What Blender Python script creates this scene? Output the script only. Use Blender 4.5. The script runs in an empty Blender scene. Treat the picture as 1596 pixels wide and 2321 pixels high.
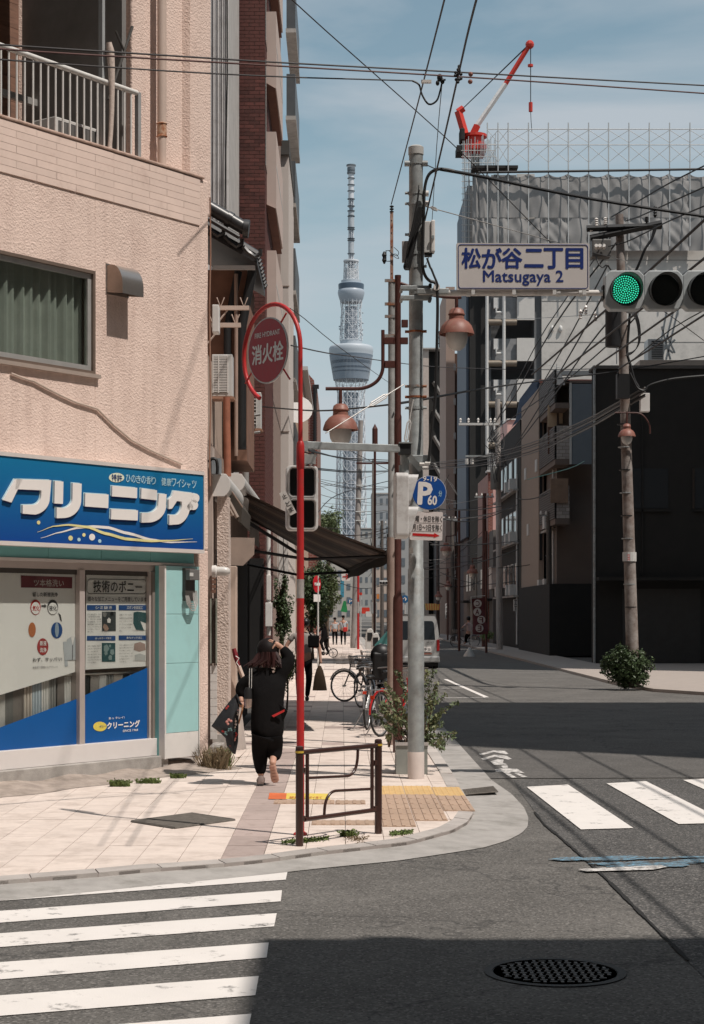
import bpy, bmesh, math, random
from mathutils import Vector, Matrix, Euler
random.seed(7)
R = math.radians
S = bpy.context.scene
C = S.collection
# ---------------------------------------------------------------- camera
HC, F0, U0, V0 = 1.85, 4000.0, 775.0, 1392.0      # eye height, focal length and vanishing point of the street (photo measured 1596 wide)
cam = bpy.data.cameras.new('camera'); co = bpy.data.objects.new('camera', cam); C.objects.link(co)
co.location = (0, 0, HC); co.rotation_euler = (R(90), 0, 0)
cam.sensor_fit = 'HORIZONTAL'; cam.sensor_width = 36; cam.lens = 36*F0/1596
cam.shift_x = (798-U0)/1596; cam.shift_y = (V0-1160.5)/1596
cam.clip_start = .1; cam.clip_end = 12000
S.camera = co
# ---------------------------------------------------------------- light
SD = Vector((.43, -.33, 1)).normalized()          # towards the sun
w = bpy.data.worlds.new('World'); S.world = w; w.use_nodes = True
nt = w.node_tree; N = nt.nodes; L = nt.links; bg = N['Background']
sky = N.new('ShaderNodeTexSky'); sky.sky_type = 'NISHITA'; sky.sun_disc = False
sky.sun_elevation = math.asin(SD.z); sky.sun_rotation = math.atan2(SD.x, SD.y)
sky.altitude = 20; sky.air_density = 1.0; sky.dust_density = .35; sky.ozone_density = 1.4
tc = N.new('ShaderNodeTexCoord'); mp = N.new('ShaderNodeMapping'); mp.inputs['Scale'].default_value = (1.6, 1.0, 7.0)
n1 = N.new('ShaderNodeTexNoise'); n1.inputs['Scale'].default_value = 2.1; n1.inputs['Detail'].default_value = 7; n1.inputs['Roughness'].default_value = .52
n1.inputs['Distortion'].default_value = .35
cr = N.new('ShaderNodeValToRGB'); cr.color_ramp.elements[0].position = .37; cr.color_ramp.elements[0].color = (0,0,0,1)
cr.color_ramp.elements[1].position = .63; cr.color_ramp.elements[1].color = (.72,.72,.72,1)
hs = N.new('ShaderNodeMixRGB'); hs.blend_type = 'MULTIPLY'; hs.inputs[0].default_value = 1; hs.inputs[2].default_value = (1.15, 1.28, 1.08, 1)
hz = N.new('ShaderNodeSeparateXYZ'); hr = N.new('ShaderNodeMapRange'); hr.inputs[1].default_value = .02; hr.inputs[2].default_value = .34; hr.inputs[3].default_value = .85; hr.inputs[4].default_value = .25; hr.interpolation_type = 'SMOOTHSTEP'
hm = N.new('ShaderNodeMixRGB'); hm.inputs[2].default_value = (5.3, 6.6, 7.2, 1)         # pale haze towards the horizon
mx = N.new('ShaderNodeMixRGB'); mx.inputs[2].default_value = (6.7, 7.1, 7.6, 1)         # thin cloud
L.new(tc.outputs['Generated'], mp.inputs[0]); L.new(mp.outputs[0], n1.inputs[0]); L.new(n1.outputs[0], cr.inputs[0])
L.new(tc.outputs['Generated'], hz.inputs[0]); L.new(hz.outputs[2], hr.inputs[0])
L.new(sky.outputs[0], hs.inputs[1]); L.new(hs.outputs[0], hm.inputs[1]); L.new(hr.outputs[0], hm.inputs[0]); L.new(hm.outputs[0], mx.inputs[1]); L.new(cr.outputs[0], mx.inputs[0]); L.new(mx.outputs[0], bg.inputs[0])
bg.inputs[1].default_value = .098
sl = bpy.data.lights.new('sun', 'SUN'); sl.energy = 5.0; sl.angle = R(.53); sl.color = (1, .925, .85)
so = bpy.data.objects.new('sun', sl); C.objects.link(so); so.rotation_euler = (-SD).to_track_quat('-Z', 'Y').to_euler(); so.location = (20, -20, 60)
S.view_settings.view_transform = 'Standard'; S.view_settings.look = 'None'; S.view_settings.exposure = -0.27; S.view_settings.gamma = 1
S.view_settings.use_curve_mapping = False
S.render.engine = 'CYCLES'
S.cycles.max_bounces = 6; S.cycles.diffuse_bounces = 3; S.cycles.glossy_bounces = 3; S.cycles.transmission_bounces = 4; S.cycles.transparent_max_bounces = 8
S.cycles.use_denoising = True

# ---------------------------------------------------------------- helpers
def W(u, v, Y, dx=0, dz=0): return Vector(((u-U0)/F0*Y+dx, Y, HC+(V0-v)/F0*Y+dz))
RZ = -.07                                           # level of the carriageway
def G(u, v, z=0.0):
    Y = (HC-z)*F0/(v-V0); return Vector(((u-U0)/F0*Y, Y, z))
def lin(h):
    h = h.lstrip('#'); o = []
    for i in (0, 2, 4):
        c = int(h[i:i+2], 16)/255; o.append(c/12.92 if c <= .04045 else ((c+.055)/1.055)**2.4)
    return tuple(o)+(1,)
MATS = {}
def M(name, col, rough=.7, metal=0, var=.15, vs=3.0, bump=0, bs=40, spec=.4, rnd=0, dirt=None, dirts=1.2, emit=0, alpha=1, dthr=(.5,.75), stretch=None):
    if name in MATS: return MATS[name]
    if isinstance(col, str): col = lin(col)
    if len(col) == 3: col = tuple(col)+(1,)
    m = bpy.data.materials.new(name); m.use_nodes = True; nt = m.node_tree; N = nt.nodes; L = nt.links; b = N['Principled BSDF']
    b.inputs['Roughness'].default_value = rough; b.inputs['Metallic'].default_value = metal; b.inputs['Specular IOR Level'].default_value = spec
    ge = N.new('ShaderNodeNewGeometry'); src = ge.outputs['Position']
    if stretch:
        mp = N.new('ShaderNodeMapping'); mp.inputs['Scale'].default_value = stretch; L.new(src, mp.inputs[0]); src = mp.outputs[0]
    n = N.new('ShaderNodeTexNoise'); n.inputs['Scale'].default_value = vs; n.inputs['Detail'].default_value = 6; n.inputs['Roughness'].default_value = .6
    L.new(src, n.inputs[0])
    r = N.new('ShaderNodeMapRange'); r.inputs[1].default_value = .3; r.inputs[2].default_value = .7; r.inputs[3].default_value = 1-var; r.inputs[4].default_value = 1+var*.8
    L.new(n.outputs[0], r.inputs[0])
    mu = N.new('ShaderNodeVectorMath'); mu.operation = 'SCALE'; mu.inputs[0].default_value = col[:3]; L.new(r.outputs[0], mu.inputs['Scale'])
    out = mu.outputs[0]
    if rnd:
        oi = N.new('ShaderNodeObjectInfo'); r2 = N.new('ShaderNodeMapRange'); r2.inputs[3].default_value = 1-rnd; r2.inputs[4].default_value = 1+rnd
        L.new(oi.outputs['Random'], r2.inputs[0]); m2 = N.new('ShaderNodeVectorMath'); m2.operation = 'SCALE'; L.new(out, m2.inputs[0]); L.new(r2.outputs[0], m2.inputs['Scale']); out = m2.outputs[0]
    if dirt:
        nd = N.new('ShaderNodeTexNoise'); nd.inputs['Scale'].default_value = dirts; nd.inputs['Detail'].default_value = 9; nd.inputs['Roughness'].default_value = .7; L.new(src, nd.inputs[0])
        cr = N.new('ShaderNodeMapRange'); cr.inputs[1].default_value = dthr[0]; cr.inputs[2].default_value = dthr[1]; L.new(nd.outputs[0], cr.inputs[0])
        mi = N.new('ShaderNodeMixRGB'); L.new(cr.outputs[0], mi.inputs[0]); L.new(out, mi.inputs[1]); mi.inputs[2].default_value = lin(dirt) if isinstance(dirt, str) else dirt; out = mi.outputs[0]
    L.new(out, b.inputs['Base Color'])
    if bump:
        nb = N.new('ShaderNodeTexNoise'); nb.inputs['Scale'].default_value = bs; nb.inputs['Detail'].default_value = 4; L.new(src, nb.inputs[0])
        bp = N.new('ShaderNodeBump'); bp.inputs['Strength'].default_value = 1; bp.inputs['Distance'].default_value = bump; L.new(nb.outputs[0], bp.inputs['Height']); L.new(bp.outputs[0], b.inputs['Normal'])
    if emit:
        b.inputs['Emission Color'].default_value = col; b.inputs['Emission Strength'].default_value = emit
    if alpha < 1: b.inputs['Alpha'].default_value = alpha
    MATS[name] = m; return m
def glass(name, col=(.02,.025,.03), rough=.04, alpha=1.0):
    if name in MATS: return MATS[name]
    m = bpy.data.materials.new(name); m.use_nodes = True; b = m.node_tree.nodes['Principled BSDF']
    b.inputs['Base Color'].default_value = tuple(col)+(1,); b.inputs['Roughness'].default_value = rough; b.inputs['Specular IOR Level'].default_value = .6
    b.inputs['Alpha'].default_value = alpha
    MATS[name] = m; return m
def clear_glass(name, refl=.10, tint=(.92,.96,.95)):
    if name in MATS: return MATS[name]
    m = bpy.data.materials.new(name); m.use_nodes = True; nt = m.node_tree; N = nt.nodes; L = nt.links
    t = N.new('ShaderNodeBsdfTransparent'); t.inputs[0].default_value = tuple(tint)+(1,)
    g = N.new('ShaderNodeBsdfGlossy'); g.inputs['Roughness'].default_value = .02
    x = N.new('ShaderNodeMixShader'); f = N.new('ShaderNodeFresnel'); f.inputs[0].default_value = 1.45
    ge = N.new('ShaderNodeNewGeometry'); sb = N.new('ShaderNodeMath'); sb.operation = 'SUBTRACT'; sb.inputs[0].default_value = 1; sb.use_clamp = True; L.new(ge.outputs['Backfacing'], sb.inputs[1]); mm = N.new('ShaderNodeMath'); mm.operation = 'MULTIPLY'; L.new(f.outputs[0], mm.inputs[0]); L.new(sb.outputs[0], mm.inputs[1]); L.new(mm.outputs[0], x.inputs[0]); L.new(t.outputs[0], x.inputs[1]); L.new(g.outputs[0], x.inputs[2]); L.new(x.outputs[0], N['Material Output'].inputs[0])
    MATS[name] = m; return m

MWD = {}
class MB:
    def __init__(s, Mx=None): s.v = []; s.f = []; s.M = Mx
    def add(s, vs, fs):
        b = len(s.v)
        for p in vs:
            p = Vector(p); s.v.append(s.M @ p if s.M else p)
        s.f += [tuple(i+b for i in f) for f in fs]; return s
    def box(s, x0, x1, y0, y1, z0, z1):
        return s.add([(x0,y0,z0),(x1,y0,z0),(x1,y1,z0),(x0,y1,z0),(x0,y0,z1),(x1,y0,z1),(x1,y1,z1),(x0,y1,z1)],
                     [(3,2,1,0),(4,5,6,7),(0,1,5,4),(1,2,6,5),(2,3,7,6),(3,0,4,7)])
    def quad(s, a, b, c, d): return s.add([a,b,c,d], [(0,1,2,3)])
    def prism(s, pts, vec):
        n = len(pts); vec = Vector(vec); pts = [Vector(p) for p in pts]
        return s.add(pts+[p+vec for p in pts], [tuple(range(n))[::-1], tuple(range(n, 2*n))]+[(i, (i+1) % n, (i+1) % n+n, i+n) for i in range(n)])
    def cyl(s, p0, p1, r0, r1=None, n=12, cap=True):
        r1 = r0 if r1 is None else r1; p0 = Vector(p0); p1 = Vector(p1); d = (p1-p0).normalized()
        a = d.cross(Vector((0,0,1)) if abs(d.z) < .95 else Vector((1,0,0))).normalized(); b = d.cross(a)
        vs = [p0+(a*math.cos(2*math.pi*i/n)+b*math.sin(2*math.pi*i/n))*r0 for i in range(n)]+[p1+(a*math.cos(2*math.pi*i/n)+b*math.sin(2*math.pi*i/n))*r1 for i in range(n)]
        fs = [(i, (i+1) % n, (i+1) % n+n, i+n) for i in range(n)]
        if cap: fs += [tuple(range(n))[::-1], tuple(range(n, 2*n))]
        return s.add(vs, fs)
    def tube(s, pts, r, n=8, closed=False):
        pts = [Vector(p) for p in pts]; m = len(pts); rr = r if isinstance(r, (list, tuple)) else [r]*m
        t = (pts[1]-pts[0]).normalized(); a = t.cross(Vector((0,0,1)) if abs(t.z) < .9 else Vector((1,0,0))).normalized(); vs = []; fs = []
        for k in range(m):
            if closed: t = (pts[(k+1) % m]-pts[k-1]).normalized()
            else: t = (pts[min(k+1, m-1)]-pts[max(k-1, 0)]).normalized()
            a = (a-t*a.dot(t)).normalized(); b = t.cross(a)
            vs += [pts[k]+(a*math.cos(2*math.pi*i/n)+b*math.sin(2*math.pi*i/n))*rr[k] for i in range(n)]
        for k in range(m if closed else m-1):
            k2 = (k+1) % m
            fs += [(k*n+i, k*n+(i+1) % n, k2*n+(i+1) % n, k2*n+i) for i in range(n)]
        if not closed: fs += [tuple(range(n))[::-1], tuple(range((m-1)*n, m*n))]
        return s.add(vs, fs)
    def lathe(s, prof, c=(0,0,0), n=20, ax=None):
        c = Vector(c); vs = []; fs = []; Q = ax or Matrix.Identity(3)
        for r, z in prof: vs += [c+Q @ Vector((r*math.cos(2*math.pi*i/n), r*math.sin(2*math.pi*i/n), z)) for i in range(n)]
        for k in range(len(prof)-1): fs += [(k*n+i, k*n+(i+1) % n, (k+1)*n+(i+1) % n, (k+1)*n+i) for i in range(n)]
        if prof[0][0] > 0: fs.append(tuple(range(n))[::-1])
        if prof[-1][0] > 0: fs.append(tuple(range((len(prof)-1)*n, len(prof)*n)))
        return s.add(vs, fs)
    def ball(s, c, r, n=12, m=7):
        if not isinstance(r, (tuple, list)): r = (r, r, r)
        c = Vector(c); vs = []; fs = []
        for k in range(m+1):
            a = math.pi*k/m
            vs += [c+Vector((r[0]*math.sin(a)*math.cos(2*math.pi*i/n), r[1]*math.sin(a)*math.sin(2*math.pi*i/n), r[2]*math.cos(a))) for i in range(n)]
        for k in range(m): fs += [(k*n+i, (k+1)*n+i, (k+1)*n+(i+1) % n, k*n+(i+1) % n) for i in range(n)]
        return s.add(vs, fs)
    def build(s, name, mat, parent=None, smooth=False, bevel=0, label=None, cat=None, group=None, kind=None, base=None, bseg=2):
        if base is not None: o0 = Matrix.Translation(Vector(base))
        elif parent is not None: o0 = MWD[parent]
        else: o0 = Matrix.Identity(4)
        if parent is not None: o0 = MWD[parent]
        inv = o0.inverted()
        me = bpy.data.meshes.new(name); me.from_pydata([inv @ p for p in s.v], [], s.f); me.validate()
        me.materials.append(mat)
        if smooth:
            me.shade_smooth(); me.set_sharp_from_angle(angle=R(42))
        o = bpy.data.objects.new(name, me); C.objects.link(o)
        if parent is not None: o.parent = parent; MWD[o] = MWD[parent]
        else:
            o.matrix_world = o0; o.location = o0.translation; MWD[o] = o0
        if bevel:
            b = o.modifiers.new('bevel', 'BEVEL'); b.width = bevel; b.segments = bseg; b.limit_method = 'ANGLE'; b.angle_limit = R(40)
        tag(o, label, cat, group, kind); return o
def tag(o, label=None, cat=None, group=None, kind=None):
    if label: o['label'] = label
    if cat: o['category'] = cat
    if group: o['group'] = group
    if kind: o['kind'] = kind
    return o
def T(name, label, cat, loc, group=None, rz=0):
    o = bpy.data.objects.new(name, None); C.objects.link(o); o.empty_display_size = .2
    o.location = loc; o.rotation_euler = (0, 0, rz); MWD[o] = Matrix.Translation(Vector(loc)) @ Matrix.Rotation(rz, 4, 'Z')
    return tag(o, label, cat, group)
def kids(o): return [c for c in list(o.children)]
def copy_tree(o, parent=None, loc=None, rz=None, label=None, group=None):
    c = o.copy(); C.objects.link(c)
    if parent is not None: c.parent = parent
    if loc is not None: c.location = loc
    if rz is not None: c.rotation_euler = (0, 0, rz)
    if loc is not None or rz is not None: MWD[c] = Matrix.Translation(Vector(c.location)) @ Matrix.Rotation(c.rotation_euler.z, 4, 'Z')
    if label: c['label'] = label
    if group: c['group'] = group
    for k in kids(o): copy_tree(k, c)
    return c
def inst(src, name, parent, Mx):      # linked copy of a piece, placed by a world matrix
    o = bpy.data.objects.new(name, src); C.objects.link(o); o.parent = parent
    m = MWD[parent].inverted() @ Mx; o.matrix_local = m; MWD[o] = Mx; return o
# lettering: fitted into the box x0..x0+w, z0..z0+h of a frame (x right, y away from the reader, z up)
def text(s, Mx, x0, z0, w, h, y, mat, parent, ext=.002, bold=0, name='lettering', label=None, fit=True, kind=None):
    cu = bpy.data.curves.new('lettering', 'FONT'); cu.body = s; cu.size = 1; cu.resolution_u = 2; cu.fill_mode = 'FRONT'
    ob = bpy.data.objects.new('tmp', cu); C.objects.link(ob); bpy.context.view_layer.update()
    me = bpy.data.meshes.new_from_object(ob.evaluated_get(bpy.context.evaluated_depsgraph_get())); C.objects.unlink(ob); bpy.data.objects.remove(ob)
    vs = [v.co.copy() for v in me.vertices]; fs = [tuple(p.vertices) for p in me.polygons]; bpy.data.meshes.remove(me)
    if not vs: return None
    ax = min(v.x for v in vs); bx = max(v.x for v in vs); ay = min(v.y for v in vs); by = max(v.y for v in vs)
    sx = w/max(bx-ax, 1e-6); sy = h/max(by-ay, 1e-6)
    if not fit: sx = sy = min(sx, sy)
    mb = MB(Mx); base_ = [(x0+(v.x-ax)*sx, z0+(v.y-ay)*sy) for v in vs]; st_ = [(0, 0)]
    if bold >= .01: st_ += [(bold*.8*sy*math.cos(i*math.pi/3), bold*.8*sy*math.sin(i*math.pi/3)) for i in range(6)]
    for q, (ox, oz) in enumerate(st_): mb.add([(a+ox, y-.00012*q, b+oz) for a, b in base_], fs)
    if False and ext > .0005:
        n = len(vs); ed = {}
        for f in fs:
            for i in range(len(f)):
                a, b = f[i], f[(i+1) % len(f)]; ed[(a, b)] = 1
        mb2 = [(x0+(v.x-ax)*sx, y+ext, z0+(v.y-ay)*sy) for v in vs]
        fr = [(a, a+n, b+n, b) for (a, b) in ed if (b, a) not in ed]
        mb = MB(Mx); mb.add([(x0+(v.x-ax)*sx, y, z0+(v.y-ay)*sy) for v in vs]+mb2, list(fs)+fr)
    return mb.build(name, mat, parent, label=label, kind=kind)
def clip(poly, x0, x1, y0, y1):
    def cut(P, ins, isx):
        o = []
        for i in range(len(P)):
            a, b = P[i-1], P[i]
            if ins(b):
                if not ins(a): o.append(isx(a, b))
                o.append(b)
            elif ins(a): o.append(isx(a, b))
        return o
    def ix(x): return lambda a, b: (x, a[1]+(b[1]-a[1])*(x-a[0])/(b[0]-a[0]))
    def iy(y): return lambda a, b: (a[0]+(b[0]-a[0])*(y-a[1])/(b[1]-a[1]), y)
    P = poly
    for ins, s in ((lambda p: p[0] >= x0, ix(x0)), (lambda p: p[0] <= x1, ix(x1)), (lambda p: p[1] >= y0, iy(y0)), (lambda p: p[1] <= y1, iy(y1))):
        if not P: return []
        P = cut(P, ins, s)
    q = []
    for p in P:
        if not q or (abs(p[0]-q[-1][0])+abs(p[1]-q[-1][1])) > .002: q.append(p)
    if len(q) > 2 and abs(q[0][0]-q[-1][0])+abs(q[0][1]-q[-1][1]) < .002: q.pop()
    return q if len(q) > 2 else []
def area(P): return abs(sum(P[i-1][0]*P[i][1]-P[i][0]*P[i-1][1] for i in range(len(P))))/2
def catenary(p0, p1, sag, n=14):
    p0 = Vector(p0); p1 = Vector(p1)
    return [p0.lerp(p1, i/n)-Vector((0, 0, sag*4*(i/n)*(1-i/n))) for i in range(n+1)]
def leaves(mb, c, rad, n, size, up=.3, shell=.55, rnd=random):
    for i in range(n):
        d = Vector((rnd.gauss(0,1), rnd.gauss(0,1), rnd.gauss(0,1)))
        if d.length < .01: continue
        d.normalize(); t = shell+(1-shell)*rnd.random() if rnd.random() < .8 else rnd.random()
        p = Vector(c)+Vector((d.x*rad[0], d.y*rad[1], d.z*rad[2]))*t
        nn = (d+Vector((rnd.gauss(0,.6), rnd.gauss(0,.6), rnd.gauss(0,.6)+up))).normalized(); a = nn.orthogonal().normalized()
        a = (Matrix.Rotation(rnd.random()*6.28, 3, nn) @ a); b = nn.cross(a); s = size*(.6+.8*rnd.random())
        mb.add([p-a*s, p+b*s*.45+nn*s*.1, p+a*s, p-b*s*.45-nn*s*.1], [(0,1,2,3)])
    return mb
def clumps(mb, c, rad, nc, nl, size, cr=.3, rnd=random):
    for i in range(nc):
        d = Vector((rnd.gauss(0,1), rnd.gauss(0,1), rnd.gauss(0,1))).normalized(); t = .35+.65*rnd.random()
        p = Vector(c)+Vector((d.x*rad[0], d.y*rad[1], d.z*rad[2]))*t; k = cr*(.6+.8*rnd.random())
        leaves(mb, p, (rad[0]*k, rad[1]*k, rad[2]*k), nl, size, rnd=rnd)
    return mb

# ---------------------------------------------------------------- materials
m_conc = M('concrete', (.40,.375,.35), .9, var=.18, vs=5, bump=.004, bs=90, dirt=(.22,.20,.18,1), dirts=2)
m_gutter = M('gutter_concrete', (.37,.35,.33), .85, var=.14, vs=6, bump=.003, bs=120, dirt=(.20,.19,.17,1), dirts=2.2)
m_galv = M('galvanised_steel', (.34,.36,.36), .52, metal=.35, var=.22, vs=9, bump=.001, bs=60, dirt=(.22,.20,.18,1), dirts=4)
m_rustgalv = M('rusty_galvanised', (.30,.30,.29), .7, metal=.2, var=.2, vs=9, dirt=(.28,.10,.035,1), dirts=6, dthr=(.45,.6))
m_red = M('red_paint', (.50,.030,.030), .42, var=.10, vs=8, bump=.0006, bs=70, dirt=(.30,.05,.045,1), dirts=9)
m_brown = M('brown_paint', (.085,.030,.024), .45, var=.18, vs=9, bump=.0008, bs=70)
m_lampred = M('faded_red_brown', (.25,.10,.075), .5, var=.16, vs=9, dirt=(.28,.17,.13,1), dirts=12)
m_guard = M('dark_brown_gloss', (.050,.022,.017), .28, var=.12, vs=12, spec=.6)
m_cable = M('black_cable', (.018,.018,.019), .55, var=.1)
m_black = M('black_plastic', (.015,.015,.016), .5, var=.1)
m_white = M('white_paint', (.72,.69,.66), .5, var=.06, vs=4, dirt=(.5,.46,.42,1), dirts=7, dthr=(.58,.8))
m_lgrey = M('light_grey_casing', (.58,.57,.55), .45, var=.06, vs=5, dirt=(.38,.35,.32,1), dirts=5, dthr=(.55,.8))
m_steel = M('aluminium', (.55,.54,.52), .38, metal=.5, var=.08, vs=6)
m_wire = M('thin_wire', (.05,.045,.045), .6, var=.1)
m_porc = M('porcelain', (.72,.68,.64), .3, var=.05)
m_glassd = glass('dark_glass')
m_frost = M('frosted_glass', (.62,.60,.57), .35, var=.08, vs=14, spec=.6)
m_rust = M('rust', (.26,.09,.04), .85, var=.3, vs=20)
# ================================================================ GROUND
def asphalt(name, base, speck, bump=.006, cracks=0, sc=140):
    m = M(name, base, .88, var=.16, vs=1.3, bump=bump, bs=sc, spec=.35, dirt=tuple(c*.62 for c in base)+(1,), dirts=.7, dthr=(.42,.75))
    nt = m.node_tree; N = nt.nodes; L = nt.links; b = N['Principled BSDF']; src = b.inputs['Base Color'].links[0].from_socket
    ge = N.new('ShaderNodeNewGeometry'); vo = N.new('ShaderNodeTexVoronoi'); vo.inputs['Scale'].default_value = 75; L.new(ge.outputs['Position'], vo.inputs[0])
    hs = N.new('ShaderNodeSeparateColor'); L.new(vo.outputs['Color'], hs.inputs[0]); mr = N.new('ShaderNodeMapRange'); mr.inputs[1].default_value = .72; mr.inputs[2].default_value = .95; mr.inputs[3].default_value = 0; mr.inputs[4].default_value = speck
    L.new(hs.outputs[0], mr.inputs[0]); mi = N.new('ShaderNodeMixRGB'); L.new(mr.outputs[0], mi.inputs[0]); L.new(src, mi.inputs[1]); mi.inputs[2].default_value = (.34,.32,.30,1)
    mr2 = N.new('ShaderNodeMapRange'); mr2.inputs[1].default_value = .05; mr2.inputs[2].default_value = .3; mr2.inputs[3].default_value = speck*1.2; mr2.inputs[4].default_value = 0
    L.new(hs.outputs[1], mr2.inputs[0]); mi2 = N.new('ShaderNodeMixRGB'); L.new(mr2.outputs[0], mi2.inputs[0]); L.new(mi.outputs[0], mi2.inputs[1]); mi2.inputs[2].default_value = (.02,.02,.02,1)
    out = mi2.outputs[0]
    if cracks:
        vc = N.new('ShaderNodeTexVoronoi'); vc.feature = 'DISTANCE_TO_EDGE'; vc.inputs['Scale'].default_value = cracks
        nn = N.new('ShaderNodeTexNoise'); nn.inputs['Scale'].default_value = 3; L.new(ge.outputs['Position'], nn.inputs[0])
        av = N.new('ShaderNodeVectorMath'); av.operation = 'ADD'; L.new(ge.outputs['Position'], av.inputs[0]); L.new(nn.outputs['Color'], av.inputs[1]); L.new(av.outputs[0], vc.inputs[0])
        m3 = N.new('ShaderNodeMapRange'); m3.inputs[1].default_value = .0; m3.inputs[2].default_value = .012; m3.inputs[3].default_value = .55; m3.inputs[4].default_value = 0; L.new(vc.outputs[0], m3.inputs[0])
        mi3 = N.new('ShaderNodeMixRGB'); L.new(m3.outputs[0], mi3.inputs[0]); L.new(out, mi3.inputs[1]); mi3.inputs[2].default_value = (.03,.03,.03,1); out = mi3.outputs[0]
    L.new(out, b.inputs['Base Color']); return m
m_asph = asphalt('asphalt', (.138,.130,.120), .45, .007, sc=120, cracks=.35)
m_asph2 = asphalt('coarse_dark_asphalt', (.098,.095,.092), .6, .014, sc=75)
m_asph3 = asphalt('smooth_asphalt_patch', (.112,.106,.100), .3, .005, sc=150)
def paint(name, col, thr=(.60,.72), sc=6, base=(.11,.105,.10), rough=.65, streak=(1,1,1)):
    m = M(name, col, rough, var=.05, vs=2, bump=.002, bs=90); nt = m.node_tree; N = nt.nodes; L = nt.links; b = N['Principled BSDF']; src = b.inputs['Base Color'].links[0].from_socket
    ge = N.new('ShaderNodeNewGeometry'); mp = N.new('ShaderNodeMapping'); mp.inputs['Scale'].default_value = streak; L.new(ge.outputs['Position'], mp.inputs[0])
    n = N.new('ShaderNodeTexNoise'); n.inputs['Scale'].default_value = sc; n.inputs['Detail'].default_value = 12; n.inputs['Roughness'].default_value = .75; L.new(mp.outputs[0], n.inputs[0])
    mr = N.new('ShaderNodeMapRange'); mr.inputs[1].default_value = thr[0]; mr.inputs[2].default_value = thr[1]; L.new(n.outputs[0], mr.inputs[0])
    mi = N.new('ShaderNodeMixRGB'); L.new(mr.outputs[0], mi.inputs[0]); L.new(src, mi.inputs[1]); mi.inputs[2].default_value = tuple(base)+(1,); L.new(mi.outputs[0], b.inputs['Base Color']); return m
m_pw = paint('white_road_paint', (.74,.70,.665), thr=(.57,.68), sc=5)
m_pb = paint('blue_road_paint', (.16,.34,.47), thr=(.44,.53), sc=20, streak=(1,2.5,1))
m_pwl = paint('worn_white_road_paint', (.70,.67,.64), thr=(.45,.62), sc=14)

MB().quad((-3000,-400,-.12),(3000,-400,-.12),(3000,6000,-.12),(-3000,6000,-.12)).build('ground', M('ground_earth', (.14,.13,.12), .95, var=.3, vs=.02), kind='structure')
MB().quad((-60,-30,RZ),(70,-30,RZ),(70,420,RZ),(-60,420,RZ)).build('road', m_asph, kind='structure')
def sheet(name, pts, z, mat, parent=None, kind='structure', **k):
    return MB().add([(p[0], p[1], z) for p in pts], [tuple(range(len(pts)))]).build(name, mat, parent, kind=kind, **k)
def GR(u, v): return G(u, v, RZ)
roadtop = RZ
# newer smooth strip across the street and coarse dark patch round the right-hand crossing
P = [GR(1165,1768),GR(1175,1790),GR(1228,1862),GR(1300,1925),GR(1390,2010),GR(1486,2107),GR(1640,2260),(9.5,9.3,0),(16,15,0),(16,20.9,0),GR(1523,1767),GR(1300,1766)]
sheet('asphalt_patch', P, RZ+.004, m_asph2)
sheet('asphalt_strip', [GR(1095,1766),GR(1640,1764),GR(1640,1710),GR(1050,1700)], RZ+.008, m_asph3)
# crack along the patch seam
cr_ = [(1212,1842),(1235,1872),(1262,1893),(1300,1926),(1345,1966),(1392,2011),(1440,2060),(1490,2110),(1560,2180)]
mb = MB()
for i in range(len(cr_)-1):
    for k in range(6):
        a = GR(*cr_[i]).lerp(GR(*cr_[i+1]), k/6); b = GR(*cr_[i]).lerp(GR(*cr_[i+1]), (k+1)/6); w0 = .008+.010*random.random(); o_ = Vector((random.uniform(-.012,.012),0,0))
        mb.quad(a-Vector((w0,0,-.010)), a+Vector((w0,0,.010)), b+Vector((w0,0,.010)), b-Vector((w0,0,-.010)))
mb.build('road_crack', M('crack', (.02,.02,.02), .95), kind='structure')

# sidewalk: outline of the paving (photo), kerb ring and concrete apron
front = [(-90,1993),(73,1981),(219,1970),(316,1961),(507,1947.6),(597,1938),(690,1925),(780,1915),(895,1902),(942,1890),(994,1876),(1026,1858),(1040,1838),(1036,1818),(1022,1800)]
fp = [G(u, v) for u, v in front]; XK = 1.14
pave = [(p.x, p.y) for p in fp]+[(XK, 20.5), (XK, 170), (-1.60, 170), (-1.60, 21.4), (-1.60-.59*5, 21.4-.807*5), (fp[0].x-.9, fp[0].y+1.2)]
outer = [(-90,2027),(73,2013),(352,1986),(575,1965),(743,1947),(894,1933),(994,1919),(1094,1904),(1150,1888),(1182,1872),(1196,1858),(1198,1838),(1188,1815),(1160,1786)]
op = [G(u, v) for u, v in outer]
XG = 1.72
ap = [(p.x, p.y) for p in op]+[(XG, 20.0), (XG, 170), (XK, 170), (XK, 20.5)]+[(p.x, p.y) for p in fp[::-1]]
# apron: slopes from kerb level to the road
mb = MB()
def ring(inner, outer, n, zi, zo):
    def res(P, n):
        d = [0]
        for i in range(1, len(P)): d.append(d[-1]+(P[i]-P[i-1]).length)
        o = []; k = 1
        for i in range(n+1):
            t = d[-1]*i/n
            while k < len(P)-1 and d[k] < t: k += 1
            o.append(P[k-1].lerp(P[k], (t-d[k-1])/max(d[k]-d[k-1], 1e-6)))
        return o
    a = res([Vector((p[0],p[1])) for p in inner], n); b = res([Vector((p[0],p[1])) for p in outer], n)
    return a, b
fi = [(p.x,p.y) for p in fp]+[(XK,20.5)]; fo = [(p.x,p.y) for p in op]+[(XG,20.5)]
a, b = ring(fi, fo, 60, 0, 0)
kw = .15
vs = []; fs = []
for i in range(61):
    d = (b[i]-a[i]); l = d.length; k = a[i]+d*min(kw/l, .6)
    vs += [(a[i].x,a[i].y,-.003),(k.x,k.y,-.012),(k.x,k.y,-.035),(b[i].x,b[i].y,RZ+.006)]
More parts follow.
